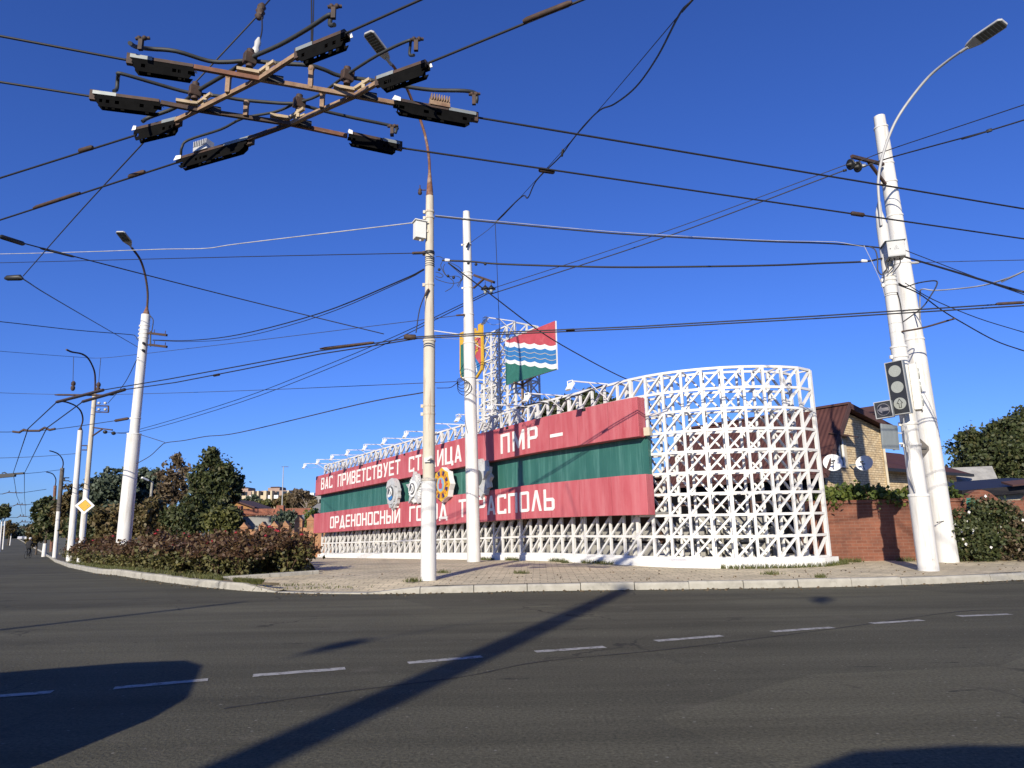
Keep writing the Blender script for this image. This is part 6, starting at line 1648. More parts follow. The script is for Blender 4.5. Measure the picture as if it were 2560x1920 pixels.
for r in range(4):
    for u0, u1 in ((.03, .11), (.14, .24), (.27, .36), (.47, .565), (.6, .68), (.72, .8), (.83, .95)):
        x = A0.x + W_ * (u0 + u1) / 2; z = zt_ - 1.9 - r * 2.9
        mb = MB(); mb.box((x, DA - .2, z), (W_ * (u1 - u0) * .9, 1.4, 1.0)); bl = mb.build('balcony', M['white'] if (r + int(u0 * 100)) % 3 == 0 else M['block_cream'], ap)
        mb = MB(); mb.box((x, DA + .45, z + 1.1), (W_ * (u1 - u0) * .6, .14, 1.1)); mb.build('window', M['glass'], ap)
for x0, x1 in ((587, 617), (667, 696)):
    p, q = at(x0, 1224, DA), at(x1, 1224, DA)
    mb = MB(); mb.box(((p.x + q.x) / 2, DA + 4, zt_ + .3), (q.x - p.x, 6, 1.2)); mb.build('roof_room', M['block_pink'], ap)
    mb = MB(); mb.box(((p.x + q.x) / 2 + .3, DA + 4, zt_ + 1.05), ((q.x - p.x) * .7, 6.6, .25)); mb.build('roof_slab', M['roof_brown'], ap)
ap2 = thing('apartment_block', at(780, 1255, 240), 'far pale block half hidden by trees beside the sign edge', 'building')
a, b = at(762, 1240, 240), at(830, 1240, 240)
mb = MB(); mb.box(((a.x + b.x) / 2, 245, a.z / 2 - 2), (b.x - a.x, 8, a.z + 4)); mb.build('wall', M['render_grey'], ap2)
for k in range(6):
    mb = MB(); mb.box((a.x + (b.x - a.x) * (.08 + .16 * k), 240.9, a.z - 1.8), (.9, .2, 1.3)); mb.build('window', M['glass'], ap2)
mb = MB(); q = at(770, 1235, 240); mb.box((q.x, 245, a.z + .5), (2.4, 4, 1.4)); mb.build('roof_room', M['white'], ap2)
# slim mast with a T head
q = at(706, 1285, 62)
ms = thing('antenna_mast', V((q.x, 62, -.9)), 'slim dark mast with a T-shaped head in front of the apartment block', 'mast')
mb = MB(); mb.tube([V((q.x, 62, -.9)), at(708.5, 1167, 62)], [.07, .035], 8); mb.build('mast', M['lamp_grey'], ms)
mb = MB(); mb.bar(at(704, 1167, 62), at(721, 1167, 62), .05, .05); mb.build('antenna', M['black'], ms)
# thin lamp pole in the trees
q = at(374, 1260, 60)
l2 = thing('tree_lamp', V((q.x, 60, -.8)), 'short concrete lamp pole with white lamp among the left trees', 'street lamp')
mb = MB(); mb.tube([V((q.x, 60, -.8)), at(381, 1204, 60)], [.15, .11], 8); mb.build('shaft', M['concrete'], l2)
mb = MB(); mb.tube([at(381, 1206, 60), at(374, 1202, 59.5), at(366, 1199, 59)], .04, 6); mb.build('lamp_arm', M['lamp_grey'], l2)
mb = MB(); mb.bar(at(370, 1201, 59), at(355, 1194, 58.5), .22, .14); mb.build('lamp_head', M['white'], l2)
# ------------------------------------------------------------------ vegetation
def leafobj(name, C, size, m, parent=None, jit=.4, flat=0.0, asp=1.6):
    C = np.asarray(C, float); n = len(C)
    d = nrg.normal(size=(n, 3)); d /= np.linalg.norm(d, axis=1)[:, None]
    e = nrg.normal(size=(n, 3))
    if flat: d[:, 2] *= (1 - flat); e[:, 2] *= (1 - flat); d /= np.linalg.norm(d, axis=1)[:, None]
    e -= d * (e * d).sum(1)[:, None]; e /= np.linalg.norm(e, axis=1)[:, None]
    s = size * (1 + jit * nrg.uniform(-1, 1, n))[:, None]
    a = d * s * asp * .5; b = e * s * .5
    v = np.empty((n, 4, 3)); v[:, 0] = C - a; v[:, 1] = C + b - a * .1; v[:, 2] = C + a; v[:, 3] = C - b - a * .1
    me = bpy.data.meshes.new(name)
    me.vertices.add(n * 4); me.vertices.foreach_set('co', v.reshape(-1).astype(np.float32))
    me.loops.add(n * 4); me.loops.foreach_set('vertex_index', np.arange(n * 4, dtype=np.int32))
    me.polygons.add(n); me.polygons.foreach_set('loop_start', np.arange(0, n * 4, 4, dtype=np.int32)); me.polygons.foreach_set('loop_total', np.full(n, 4, np.int32))
    me.update(); me.validate()
    me.materials.append(m)
    o = bpy.data.objects.new(name, me); COL.objects.link(o)
    if parent is not None:
        o.parent = parent; o.matrix_parent_inverse = Matrix.Translation(-V(parent.location))
    return o

def crown_pts(c, r, clumps, per, cr, hollow=.35):
    c = np.array(c); r = np.array(r)
    d = nrg.normal(size=(clumps, 3)); d /= np.linalg.norm(d, axis=1)[:, None]
    rr = (hollow + (1 - hollow) * nrg.uniform(0, 1, clumps) ** .6) * nrg.uniform(.75, 1.15, clumps)
    cc = c + d * rr[:, None] * r
    k = nrg.poisson(per, clumps) + 1
    P = np.repeat(cc, k, axis=0)
    cs = np.repeat(cr * nrg.uniform(.6, 1.3, clumps), k)
    return P + nrg.normal(size=P.shape) * cs[:, None] * np.array([1, 1, .75]), cc

def tree(px, py, D, rx, ry, m, label, per=44, clumps=110, leaf=None, bark='bark', name='tree', extra=(), cat='tree', trunk=True, white_foot=False, cr=None):
    """crown centred at the sighted point; rx, ry its half extents as seen, in photo pixels"""
    c = at(px, py, D); k = D / FPX
    R = (rx * k, max(rx * k * .8, .5), ry * k)
    zb = terr(D)
    base = V((c.x + rnd.uniform(-.2, .2), D, zb))
    t = thing(name, base, label, cat)
    leaf = leaf or max(.08, .0036 * D)
    P, cc = crown_pts(c, R, clumps, per, cr or max(.18, .13 * min(R)))
    allP = [P]; allc = list(cc)
    for (ex, ey, erx, ery, n) in extra:
        q = at(ex, ey, D); P2, c2 = crown_pts(q, (erx * k, erx * k * .8, ery * k), n, per, .16 * min(erx, ery) * k + .1); allP.append(P2); allc += list(c2)
    leafobj('crown', np.concatenate(allP), leaf, m, t)
    mb = MB()
    cen = V(c)
    r0 = max(.1, .07 * R[0] + .05)
    mid = base.lerp(V((c.x, c.y, c.z)), .75)
    mb.tube(spline([base - V((0, 0, .1)), base.lerp(mid, .5) + V((rnd.uniform(-.12, .12), 0, 0)), mid, V((c.x, c.y, c.z + R[2] * .5))], 4), [r0 * (1 - .85 * i / 12) for i in range(13)], 8)
    for q in rnd.sample(allc, min(16, len(allc))):
        q = V(q); s0 = base.lerp(V((c.x, c.y, c.z + R[2] * .4)), rnd.uniform(.45, .9))
        mb.tube([s0, s0.lerp(q, .5) + V((0, 0, .08 * R[2])), q], [r0 * .4, r0 * .25, r0 * .08], 5)
    for i in range(26 if clumps > 55 else 10):
        q = V(rnd.choice(allc)); d = (q - V(c)); d.z += R[2] * .4
        if d.length < 1e-3: continue
        d.normalize(); e = q + d * rnd.uniform(.12, .34) * R[2] * .6
        mb.tube([q - d * .3, q.lerp(e, .5) + V((rnd.gauss(0, .05), 0, rnd.gauss(0, .05))), e], [.022, .016, .006], 4)
    tr = mb.build('trunk', M[bark], t)
    if white_foot:
        mb = MB(); mb.tube([base, base + V((0, 0, 1.3))], [r0 * 1.15, r0 * 1.05], 8); mb.build('painted_foot', M['bark_white'], tr)
    return t
tree(122, 1292, 70, 42, 50, M['leaf_dark'], 'dark round tree beside the far street, behind the grey-topped pole', clumps=120, white_foot=True, extra=((112, 1262, 14, 22, 18),))
tree(95, 1332, 78, 22, 26, M['leaf_autumn'], 'low brownish tree at the far street kerb, left of the dark round tree', clumps=60)
tree(190, 1275, 60, 45, 62, M['leaf_autumn'], 'tree with bronze foliage behind the two white poles', clumps=130)
tree(225, 1320, 52, 60, 38, M['leaf_dark'], 'low dark shrubby tree below the priority sign', clumps=110)
tree(275, 1232, 58, 58, 66, M['leaf_blue'], 'greyish green rounded tree left of the tall lamp pole', clumps=150)
tree(300, 1305, 50, 70, 45, M['leaf_autumn'], 'rust-tinged bushy tree behind the foot of the tall lamp pole', clumps=130)
tree(365, 1222, 62, 48, 58, M['leaf_blue'], 'greyish green tree right of the tall lamp pole', clumps=130)
tree(395, 1300, 49, 62, 50, M['leaf_autumn'], 'bronze bushy tree among the left trees, under the small white lamp', clumps=130)
tree(440, 1210, 55, 46, 66, M['leaf_brown'], 'thinning brown-leaved tree left of the tallest dark tree', clumps=90, per=20, extra=((445, 1148, 10, 22, 14),))
tree(528, 1235, 49, 50, 82, M['leaf_dark'], 'tallest dark tree with a narrow spire top at the right of the tree row', clumps=190, extra=((530, 1140, 14, 22, 26), (556, 1190, 26, 30, 30), (500, 1195, 22, 30, 24)))
tree(580, 1218, 50, 24, 44, M['leaf_dark'], 'narrow dark tree right of the tallest tree', clumps=60)
tree(470, 1295, 47, 62, 52, M['leaf_dark'], 'dark low tree left of the garage, below the tallest tree', clumps=120)
tree(562, 1305, 45, 44, 40, M['leaf_olive'], 'yellow-green bush tree against the garage corner', clumps=90)
tree(716, 1306, 44, 32, 27, M['leaf_blue'], 'small grey-green tree in front of the rendered garage', clumps=60, per=22)
tree(600, 1268, 120, 18, 22, M['leaf_dark'], 'dark tree in front of the apartment block, left', clumps=50, leaf=.4)
tree(632, 1262, 110, 22, 24, M['leaf_blue'], 'grey-green tree below the apartment balconies', clumps=50, leaf=.38)
tree(660, 1268, 100, 28, 14, M['leaf_olive'], 'low olive tree above the garage parapet', clumps=50, leaf=.34)
tree(715, 1260, 100, 26, 24, M['leaf_autumn'], 'russet tree right of the slim mast', clumps=60, leaf=.34)
tree(752, 1252, 95, 30, 26, M['leaf_brown'], 'brown thicket tree beside the left end of the sign', clumps=70, leaf=.3, extra=((744, 1232, 9, 10, 10),))
tree(786, 1272, 90, 22, 18, M['leaf_autumn'], 'dull green tree just behind the hut roof', clumps=50, leaf=.3)
tree(782, 1303, 40, 14, 20, M['leaf_vine'], 'small bright green conical shrub by the hut', clumps=40, leaf=.12, cat='shrub', name='conical_shrub')
tree(1395, 1045, 44, 62, 58, M['leaf_dark'], 'dark tree crown rising behind the sign right of the tower', clumps=140)
tree(1490, 1030, 46, 50, 60, M['leaf_dark'], 'second dark tree crown behind the sign, nearer the open screen', clumps=120)
tree(2500, 1150, 38, 112, 88, M['leaf_dark'], 'large dark leafy tree at the right edge behind the outbuilding', clumps=300, per=46, extra=((2425, 1095, 24, 18, 26), (2520, 1075, 50, 26, 50), (2580, 1060, 60, 40, 40)))
tree(2620, 1190, 44, 90, 70, M['leaf_autumn'], 'brownish tree just beyond the right edge', clumps=120)
tree(8, 1280, 118, 14, 20, M['leaf_dark'], 'dark tree at the left edge beyond the far footpath', clumps=60, leaf=.38)
tree(25, 1322, 150, 16, 17, M['leaf_autumn'], 'small brownish street tree at the far left', clumps=60, leaf=.45)
mb = MB()
P = []
for i in range(90):
    x = rnd.uniform(-60, 130); q = at(x, 1334, 420)
    P.append(crown_pts((q.x, 420 + rnd.uniform(0, 60), rnd.uniform(0, 4)), (5, 3, rnd.uniform(2, 5)), 10, 14, 1.2)[0])
o = leafobj('distant_trees', np.concatenate(P), 1.1, M['leaf_blue'])
tag(o, 'far-off belt of hazy trees closing the street', 'trees', kind='stuff')
# bare pale tree by the hut
q = at(766, 1285, 80); t = thing('bare_tree', V((q.x, 80, -1.1)), 'pale leafless tree behind the garage roof line', 'tree')
mb = MB(); b = V((q.x, 80, -1.1)); tp_ = at(766, 1252, 80)
mb.tube([b, b.lerp(tp_, .6), tp_], [.16, .1, .03], 6)
for i in range(14):
    s0 = b.lerp(tp_, rnd.uniform(.5, .95)); mb.tube([s0, s0 + V((rnd.uniform(-.9, .9), rnd.uniform(-.5, .5), rnd.uniform(.3, 1.0)))], [.05, .015], 4)
mb.build('branches', M['bark_pale'], t)

# ---- rose bed
def rose_proto(k, h, red, blooms):
    t = thing('rose_bush', V((0, 0, 0)), 'x', 'rose bush', 'rose bushes in the kerbside bed')
    mb = MB(); P = []; R_ = []; tips = []
    for i in range(13):
        a = rnd.uniform(0, 2 * math.pi); l = rnd.uniform(.6, 1.0) * h; sp = rnd.uniform(.1, .55)
        e = V((math.cos(a) * sp, math.sin(a) * sp, l)); m1 = V((e.x * .35, e.y * .35, l * .5))
        mb.tube([V((e.x * .08, e.y * .08, -.03)), m1, e], [.011, .009, .004], 4)
        tips.append(e)
        for j in range(5):
            f = rnd.uniform(.4, 1); s0 = m1.lerp(e, f); ee = s0 + V((rnd.gauss(0, .13), rnd.gauss(0, .13), rnd.uniform(.0, .16)))
            mb.tube([s0, ee], [.005, .002], 3); tips.append(ee)
            for q in range(9): (R_ if ee.z > h * red else P).append(ee + V((rnd.gauss(0, .07), rnd.gauss(0, .07), rnd.gauss(0, .06))))
        for j in range(24):
            f = rnd.uniform(.12, 1) ; s0 = m1 * (f * 2) if f < .5 else m1.lerp(e, f * 2 - 1)
            (R_ if s0.z > h * red else P).append(s0 + V((rnd.gauss(0, .1), rnd.gauss(0, .1), rnd.gauss(0, .05))))
    mb.build('stems', M['stem'], t)
    leafobj('foliage', [tuple(p) for p in P], .066, M['leaf_rose'], t)
    leafobj('red_foliage', [tuple(p) for p in R_], .062, M['leaf_rose_red'], t)
    for i in range(blooms):
        c = max(rnd.sample(tips, 8), key=lambda q: q.z); mb = MB(); mb.sphere(c + V((0, 0, .04)), (.032, .032, .028), 7, 5)
        for j in range(5): mb.sphere(c + V((.025 * math.cos(j * 1.26), .025 * math.sin(j * 1.26), .03)), (.022, .022, .018), 5, 4)
        mb.build('bloom', M['petal_red'], t)
    return t
protos = [rose_proto(0, .8, .72, 0), rose_proto(1, .72, .76, 1), rose_proto(2, .95, .66, 2), rose_proto(3, .62, .85, 0)]
LBL = {0: 'dense rose bush with dark red upper leaves in the kerbside bed', 1: 'lower rose bush with two red blooms in the kerbside bed', 2: 'tall rose bush with dark red tips and three blooms in the kerbside bed', 3: 'low greener rose bush in the kerbside bed'}
spots = []
Y = 15.35
while Y < 46:
    xl = lerp_tab(KLx, Y); xr = lerp_tab([(15.0, -6.1), (16.49, -5.2), (36, -10.9), (60, -18)], Y)
    st = .7 if Y < 22 else 1.0 if Y < 32 else 1.5
    x = xl + .75 + rnd.uniform(0, .3)
    lim = min(xr - .3, xl + (7 if Y < 24 else 5))
    while x < lim:
        spots.append((x + rnd.uniform(-.15, .15), Y + rnd.uniform(-.2, .2)))
        x += st * rnd.uniform(.85, 1.25)
    Y += st * .95
spots += [(-5.45, 16.8), (-5.3, 17.3)]
used = set()
nb = 0
for (x, y) in spots:
    if (x + 14) ** 2 < .0: continue
    k = rnd.choices((0, 1, 2, 3), (4, 2, 2.2, 3 if x < -6 else .5))[0]
    if x > -5.5: k = 2 if (x, y) == (-5.45, 16.8) else 0
    o = protos[k]
    if k in used: o = copy_tree(o)
    used.add(k)
    o.location = (x, y, terr(y) + .14); o.rotation_euler = (0, 0, rnd.uniform(0, 6.28))
    sc = rnd.uniform(.76, 1.18); o.scale = (sc * 1.05, sc * 1.05, sc * .95)
    o['label'] = LBL[k]
    nb += 1

# grass along the kerb of the bed, wall feet and pavement cracks
def blades(P, h, m, name, label=None, kind='stuff', parent=None):
    mb_v = []; P = np.asarray(P); n = len(P)
    a = nrg.uniform(0, 2 * np.pi, n); w = .006 + .004 * nrg.uniform(0, 1, n)
    hh = h * nrg.uniform(.4, 1.2, n); le = nrg.normal(size=(n, 2)) * hh[:, None] * .4
    v = np.empty((n, 4, 3)); dx = np.stack([np.cos(a) * w, np.sin(a) * w, np.zeros(n)], 1)
    v[:, 0] = P - dx; v[:, 1] = P + dx
    tipv = P + np.concatenate([le, hh[:, None]], 1)
    v[:, 2] = tipv + dx * .2; v[:, 3] = tipv - dx * .2
    me = bpy.data.meshes.new(name)
    me.vertices.add(n * 4); me.vertices.foreach_set('co', v.reshape(-1).astype(np.float32))
    me.loops.add(n * 4); me.loops.foreach_set('vertex_index', np.arange(n * 4, dtype=np.int32))
    me.polygons.add(n); me.polygons.foreach_set('loop_start', np.arange(0, n * 4, 4, dtype=np.int32)); me.polygons.foreach_set('loop_total', np.full(n, 4, np.int32))
    me.update(); me.validate(); me.materials.append(m)
    o = bpy.data.objects.new(name, me); COL.objects.link(o)
    if parent is not None: o.parent = parent; o.matrix_parent_inverse = Matrix.Translation(-V(parent.location))
    if label: tag(o, label, 'grass', kind=kind)
    return o
P = []
for i in range(26000):
    Y = 14.1 + 26 * rnd.random() ** 2.2; xl = lerp_tab(KLx, Y) + .18; xr = lerp_tab([(13.94, -4.72), (15.19, -6.3), (16.49, -4.66), (36, -10.85)], Y)
    x = xl + (xr - xl) * (rnd.random() ** 1.7)
    if x > xr: continue
    if noise_ok := (math.sin(x * 2.1 + 1.3 * Y) + math.sin(x * 5.3 - Y * 3.1) > -.9): P.append((x, Y, terr(Y) + .13))
blades(P, .1, M['grass'], 'bed_grass', 'short dry grass between the kerb and the rose bushes')
P = []
for i in range(3500):
    s = rnd.uniform(14, SLEN + ALEN + 1.0)
    if math.sin(s * 3.3) + math.sin(s * 1.27) < .2 and s < SLEN + 3: continue
    q = SP(s, 0, .17 + abs(rnd.gauss(0, .05))); P.append(tuple(q))
for i in range(2600):
    x = rnd.uniform(7.7, 14); 
    if math.sin(x * 4.1) + math.sin(x * 1.7 + 1) < -.2: continue
    P.append((x, 17.4 - abs(rnd.gauss(0, .14)), pav(17.3)))
blades(P, .1, M['grass'], 'wall_foot_grass', 'weedy grass along the foot of the sign plinth and brick wall')
TUF = [(1031, 1453, .16, 'rusty pole foot, at the kerb'), (1108, 1432, .12, 'behind the rusty pole, right of it'), (1303, 1434, .17, 'below the word ТИРАСПОЛЬ on the paving'), (1928, 1436, .17, 'in front of the lattice screen'), (2050, 1444, .1, 'near the kerb left of the right poles'), (735, 1459, .22, 'at the broken paving by the dropped kerb'), (800, 1466, .3, 'longest of the broken paving by the dropped kerb'), (2385, 1404, .2, 'at the foot of the concrete post'), (1415, 1407, .1, 'against the plinth')]
for x, y, r, lb in TUF:
    c = gnd(x, y, pav)
    if x in (735, 800): c.z -= .03
    t = thing('weed_tuft', c, 'tuft of weeds ' + lb, 'weed', 'weed tufts on the pavement')
    ang = rnd.uniform(-.3, .3)
    P = [(c.x + rnd.gauss(0, r * (1.7 if x in (735, 800) else .55)), c.y + rnd.gauss(0, r * .45), c.z - .01) for i in range(110)]
    blades(P, .05 if x in (735, 800) else .085, M['grass'], 'blades', parent=t)

# fallen leaves in the gutter and on the paving
P = []
for i in range(520):
    X = rnd.uniform(-9, 13); 
    if X > -4.7: Yk = lerp_tab(KR, X); Y = Yk - abs(rnd.gauss(0, .18)) - .02; z = .006
    else: Y = rnd.uniform(14, 22); X = lerp_tab(KLx, Y) - abs(rnd.gauss(0, .25)); z = .006 + terr(Y)
    P.append((X, Y, z))
for i in range(160):
    X = rnd.uniform(-4.5, 12); Y = lerp_tab(KR, X) + .3 + abs(rnd.gauss(0, 1.4))
    if X < -1.5 and Y < 15: continue
    P.append((X, Y, pav(Y) + .008))
o = leafobj('fallen_leaves', P, .035, M['leaf_brown'], flat=0, asp=1.4)
tag(o, 'dry fallen leaves and grit along the kerb and on the paving', 'leaves', kind='stuff')

# vine over the brick wall, white-flowered bush
c = at(2160, 1245, 17.7)
t = thing('grapevine', V((c.x, 17.7, 1.5)), 'sprawling green grapevine over the top of the red brick wall', 'vine')
P = []
for i in range(130):
    x = rnd.uniform(7.9, 11.4); u = (x - 7.9) / 3.5
    q = V((x, 17.75 + rnd.uniform(-.25, .8), 1.62 + rnd.uniform(0, .33) + .12 * math.sin(x * 3)))
    P += [tuple(q + V((rnd.gauss(0, .12), rnd.gauss(0, .1), rnd.gauss(0, .09)))) for j in range(26)]
leafobj('leaves', P, .1, M['leaf_vine'], t, asp=1.1)
mb = MB()
for i in range(9):
    x = rnd.uniform(8.2, 11.2); b = V((x, 17.9, 1.3)); mb.tube(spline([b, b + V((rnd.uniform(-.3, .3), 0, .4)), b + V((rnd.uniform(-.5, .5), -.1, .75))], 4), .014, 5)
mb.build('stems', M['stem'], t)
c = gnd(2465, 1405, pav)
t = thing('flowering_bush', V((c.x, 16.9, .15)), 'dark green bush dotted with small white flowers beside the right poles', 'bush')
P = []; 
for (x, y, rx, rz, n) in ((2440, 1350, 62, 58, 120), (2400, 1330, 34, 50, 50), (2500, 1320, 40, 60, 60), (2475, 1275, 34, 24, 30), (2540, 1345, 34, 60, 40)):
    q = at(x, y, 16.9); k = 16.9 / FPX
    P.append(crown_pts(q, (rx * k, .55, rz * k), n, 42, .1)[0])
P = np.concatenate(P); P = P[P[:, 2] > .17]
leafobj('foliage', P, .055, M['leaf_dark'], t)
q = at(2530, 1340, 16.7); P2 = crown_pts(q, (.4, .4, .75), 40, 30, .1)[0]
leafobj('dry_foliage', P2[P2[:, 2] > .17], .055, M['leaf_brown'], t)
mb = MB()
for i in range(12):
    a = rnd.uniform(-.7, .7); mb.tube([V((c.x + a * .5, 16.9, .1)), V((c.x + a, 16.8 + rnd.uniform(-.2, .2), 1.2))], [.018, .006], 5)
mb.build('stems', M['stem'], t)
mb = MB()
for i in range(46):
    p = V(P[rnd.randrange(len(P))]); p.y -= .12; 
    for j in range(4): mb.sphere(p + V((.02 * math.cos(j * 1.57), -.01, .02 * math.sin(j * 1.57))), (.019, .012, .019), 5, 4)
o = mb.build('blossoms', M['petal_white'], t)
# ------------------------------------------------------------------ cyclist
D = 64.0
g0 = gnd(70, 1389); g0 = at(70, 1390, D); g0 = V((g0.x, D, terr(D)))
fw_ = V((-.3, .95, 0)).normalized()      # riding away
sd_ = V((fw_.y, -fw_.x, 0))
bk = thing('bicycle', g0, 'dark bicycle ridden away down the far street', 'bicycle')
def Bp(f, s, z): return g0 + fw_ * f + sd_ * s + V((0, 0, z))
for f in (-.52, .53):
    mb = MB(); c = Bp(f, 0, .34)
    mb.tube([c + fw_ * (.33 * math.cos(a)) + V((0, 0, .33 * math.sin(a))) for a in [i * 2 * math.pi / 20 for i in range(21)]], .022, 6); w = mb.build('wheel', M['rubber'], bk)
    mb = MB()
    for i in range(8):
        a = i * math.pi / 4; mb.tube([c, c + fw_ * (.32 * math.cos(a)) + V((0, 0, .32 * math.sin(a)))], .004, 3)
    mb.build('spokes', M['tin'], w)
mb = MB()
for a, b in (((-.52, 0, .34), (-.1, 0, .3)), ((-.1, 0, .3), (-.2, 0, .85)), ((-.2, 0, .8), (.38, 0, .82)), ((-.1, 0, .3), (.4, 0, .72)), ((-.52, 0, .34), (-.18, 0, .75)), ((.36, 0, .95), (.53, 0, .34))): mb.tube([Bp(*a), Bp(*b)], .02, 6)
mb.build('frame', M['black'], bk)
mb = MB(); mb.tube([Bp(.3, -.28, 1.02), Bp(.37, -.1, 1.0), Bp(.37, .1, 1.0), Bp(.3, .28, 1.02)], .016, 6); mb.build('handlebar', M['tin'], bk)
mb = MB(); mb.sphere(Bp(-.22, 0, .9), (.09, .14, .05), 8, 5); mb.build('saddle', M['black'], bk)
mb = MB(); mb.tube([Bp(-.1, -.12, .3), Bp(-.1, .12, .3)], .02, 6); mb.box(Bp(-.1, .14, .2), (.1, .1, .03)); mb.box(Bp(-.1, -.14, .4), (.1, .1, .03)); mb.build('pedals', M['black'], bk)
pe = thing('person', g0, 'cyclist in dark jacket and white cap riding away down the far street', 'person')
def skinbody(name, jts, edges, m, parent):
    me = bpy.data.meshes.new(name); me.from_pydata([Bp(*j[:3]) for j in jts], edges, []); me.update(); me.materials.append(m)
    o = bpy.data.objects.new(name, me); COL.objects.link(o)
    o.modifiers.new('skin', 'SKIN')
    for i, j in enumerate(jts): me.skin_vertices[0].data[i].radius = (j[3], j[3] if len(j) < 5 else j[4]); me.skin_vertices[0].data[i].use_root = (i == 0)
    sb = o.modifiers.new('sub', 'SUBSURF'); sb.levels = 1; sb.render_levels = 1
    o.parent = parent; o.matrix_parent_inverse = Matrix.Translation(-V(parent.location)); return o
J = [(-.2, 0, .98, .15), (-.14, 0, 1.2, .17), (-.02, 0, 1.45, .2, .14), (.02, 0, 1.56, .07), (.06, 0, 1.66, .095), (.08, 0, 1.78, .09),
     (0, .2, 1.43, .075), (.14, .3, 1.2, .055), (.3, .28, 1.04, .042), (0, -.2, 1.43, .075), (.14, -.3, 1.2, .055), (.3, -.28, 1.04, .042),
     (-.17, .1, .94, .1), (.12, .13, .68, .075), (-.08, .14, .27, .05), (.05, .14, .22, .04), (-.17, -.1, .94, .1), (.14, -.13, .8, .075), (-.06, -.14, .47, .05), (.06, -.14, .42, .04)]
Ed = [(0, 1), (1, 2), (2, 3), (3, 4), (4, 5), (2, 6), (6, 7), (7, 8), (2, 9), (9, 10), (10, 11), (0, 12), (12, 13), (13, 14), (14, 15), (0, 16), (16, 17), (17, 18), (18, 19)]
skinbody('body', J, Ed, M['cloth_dark'], pe)
mb = MB(); mb.sphere(Bp(.08, 0, 1.73), (.115, .115, .13), 10, 8); mb.build('head', M['skin'], pe)
mb = MB(); mb.sphere(Bp(.07, 0, 1.79), (.125, .125, .1), 10, 6); mb.box(Bp(.2, 0, 1.78), (.12, .14, .02)); mb.build('cap', M['cap'], pe)
for s in (-1, 1):
    mb = MB(); mb.sphere(Bp(.32, .28 * s, 1.03), (.05, .05, .045), 8, 5)
    for k in range(4): mb.tube([Bp(.34, (.25 + .02 * k) * s, 1.05), Bp(.37, (.25 + .02 * k) * s, 1.03), Bp(.35, (.25 + .02 * k) * s, 1.0)], .011, 5)
    mb.tube([Bp(.31, .24 * s, 1.03), Bp(.34, .22 * s, 1.01)], .012, 5)
    mb.build('hand', M['skin'], pe)

# ------------------------------------------------------------------ cars
def car(name, base, yaw, label, m, prof, width, wheels, glass, cat='car'):
    """side profile (x along the car, z) spun to yaw, extruded to width; base at the road, centre of the car"""
    t = thing(name, base, label, cat)
    Rz = Matrix.Rotation(yaw, 3, 'Z'); base = V(base)
    def Pq(x, y, z): return base + Rz @ V((x, y, z))
    mb = MB(); n = len(prof); ring = []
    for (yy, sc) in ((-width / 2, .9), (-width / 2 + .1, 1), (width / 2 - .1, 1), (width / 2, .9)):
        zmid = .55
        ring += [Pq(x * (1 - (1 - sc) * .3), yy, zmid + (z - zmid) * sc) for x, z in prof]
    fs = [tuple(range(n - 1, -1, -1)), tuple(range(3 * n, 4 * n))]
    for j in range(3):
        for i in range(n): fs.append((j * n + i, j * n + (i + 1) % n, (j + 1) * n + (i + 1) % n, (j + 1) * n + i))
    mb.add(ring, fs); mb.build('body', m, t, bevel=.03)
    for (x, r) in wheels:
        for s in (-1, 1):
            c = Pq(x, s * (width / 2 - .1), r); mb = MB(); mb.lathe([(r * .6, -.1), (r, -.09), (r, .09), (r * .6, .1)], c, Rz @ V((0, 1, 0)), 18); w = mb.build('wheel', M['rubber'], t)
            mb = MB(); mb.lathe([(r * .58, -.105), (r * .58, .105)], c, Rz @ V((0, 1, 0)), 14); mb.build('rim', M['tin'], w)
    for q in glass:
        for s in (-1, 1):
            mb = MB(); k = len(q); A = [Pq(x, s * (width / 2 - .012), z) for x, z in q]; B = [Pq(x, s * (width / 2 + .006), z) for x, z in q]
            mb.add(A + B, [tuple(range(k)), tuple(range(2 * k - 1, k - 1, -1))] + [(i, (i + 1) % k, (i + 1) % k + k, i + k) for i in range(k)]); mb.build('side_window', M['glass'], t)
    return t
SED = [(-2.2, .3), (2.15, .3), (2.2, .62), (2.05, .78), (1.05, .93), (.35, 1.38), (-.2, 1.45), (-.75, 1.42), (-1.5, 1.0), (-2.1, .95), (-2.25, .7)]
SEDG = [[(.98, .95), (.32, 1.33), (-.12, 1.38), (-.12, .95)], [(-.18, .95), (-.18, 1.38), (-.72, 1.35), (-1.3, 1.0), (-1.2, .95)]]
SUV = [(-3.4, .35), (2.0, .35), (2.08, .8), (2.0, 1.1), (1.75, 1.2), (1.25, 1.56), (.8, 1.69), (.3, 1.71), (-.3, 1.68), (-.75, 1.52), (-1.5, 1.1), (-3.3, .95), (-3.45, .7)]
SUVG = [[(1.6, 1.15), (1.15, 1.48), (.5, 1.56), (.5, 1.12)], [(.42, 1.12), (.42, 1.56), (-.6, 1.46), (-1.2, 1.12)]]
car('silver_estate_car', (.88, -.93, 0), 0, 'silver estate car stopped at the near edge of the junction', M['car_silver'], SUV, 1.8, ((-2.3, .34), (1.25, .34)), SUVG)
VAN = [(-2.2, .35), (2.0, .35), (2.1, .75), (1.95, 1.0), (1.5, 1.08), (1.0, 1.5), (.6, 1.6), (-.9, 1.62), (-1.5, 1.56), (-1.9, 1.4), (-2.12, 1.15), (-2.25, .8)]
VANG = [[(1.35, 1.1), (.95, 1.45), (.2, 1.5), (.2, 1.1)], [(.1, 1.1), (.1, 1.5), (-1.5, 1.46), (-1.8, 1.1)]]
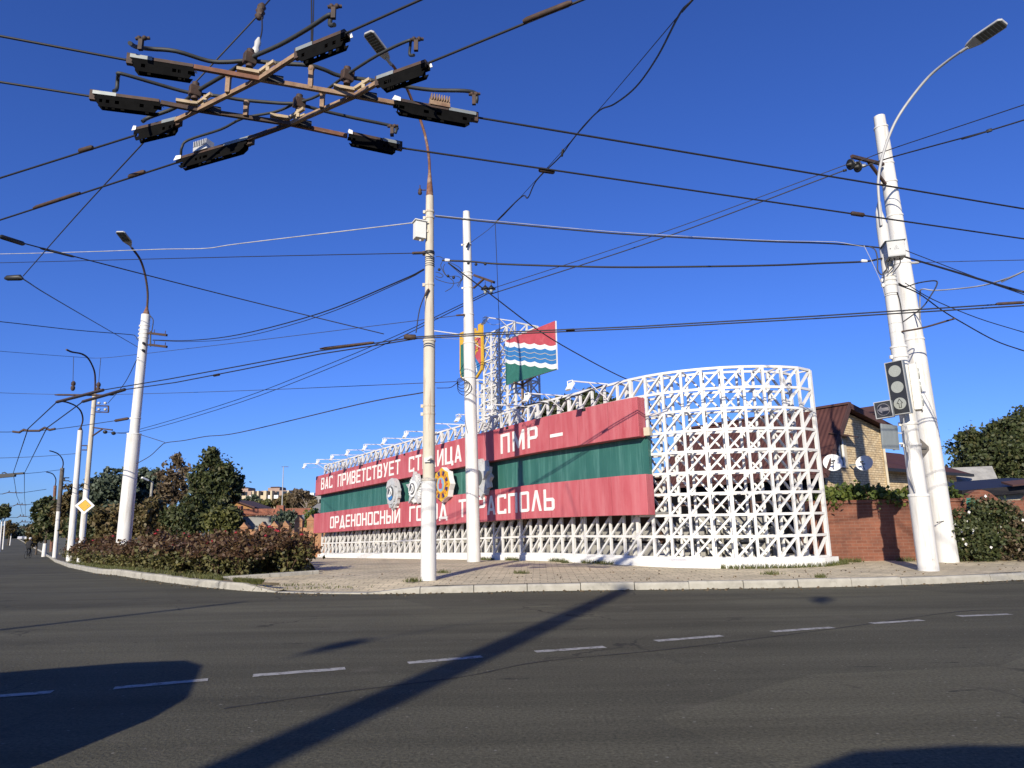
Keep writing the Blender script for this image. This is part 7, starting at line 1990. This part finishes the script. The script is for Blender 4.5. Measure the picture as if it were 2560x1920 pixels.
car('white_van', (-5.45, 1.95, 0), rad(200), 'white estate car stopped left of the silver one', M['car_white'], VAN, 1.55, ((-1.4, .32), (1.35, .32)), VANG)
for k, (px, D, m, lb) in enumerate(((50, 320, 'car_white', 'tiny white car far down the street, leftmost'), (59, 350, 'car_silver', 'tiny silver car far down the street, middle'), (68, 300, 'car_white', 'tiny white car far down the street, rightmost'))):
    q = at(px, 1342, D); car('distant_car', (q.x, D, terr(D)), rad(125), lb, M[m], SED, 1.7, ((-1.35, .31), (1.35, .31)), SEDG[:1])

# ------------------------------------------------------------------ light, air, camera
w = bpy.data.worlds.new('World'); SC.world = w; w.use_nodes = True
nt = w.node_tree; bg = nt.nodes['Background']
sky = nt.nodes.new('ShaderNodeTexSky'); sky.sky_type = 'NISHITA'; sky.sun_disc = False
sky.sun_elevation = SUN_EL; sky.sun_rotation = math.atan2(SUNV.x, SUNV.y)
sky.altitude = 100; sky.air_density = 1.0; sky.dust_density = 0.3; sky.ozone_density = 2.0
tint = mixc(nt, 1.0, sky.outputs[0], (0.41, 0.69, 1.55), 'MULTIPLY'); nt.links.new(tint, bg.inputs['Color']); bg.inputs['Strength'].default_value = 0.071
sl = bpy.data.lights.new('sun', 'SUN'); sl.energy = 5.0; sl.angle = rad(.53); sl.color = (1.0, .91, .76)
so = bpy.data.objects.new('sun', sl); COL.objects.link(so)
so.rotation_euler = SUNV.to_track_quat('Z', 'Y').to_euler()
so.location = SUNV * 60

cd = bpy.data.cameras.new('camera'); cd.sensor_width = 36; cd.lens = FPX / 2560 * 36; cd.clip_end = 6000; cd.clip_start = .05
co = bpy.data.objects.new('camera', cd); COL.objects.link(co)
co.matrix_world = Matrix((
    (CR.x, CU.x, -_f.x, CAM.x), (CR.y, CU.y, -_f.y, CAM.y), (CR.z, CU.z, -_f.z, CAM.z), (0, 0, 0, 1)))
SC.camera = co
SC.render.engine = 'CYCLES'
vs_ = SC.view_settings
vs_.view_transform = 'Standard'; vs_.look = 'None'; vs_.gamma = 1; vs_.exposure = 0.5
SC.render.resolution_x, SC.render.resolution_y = 1024, 768
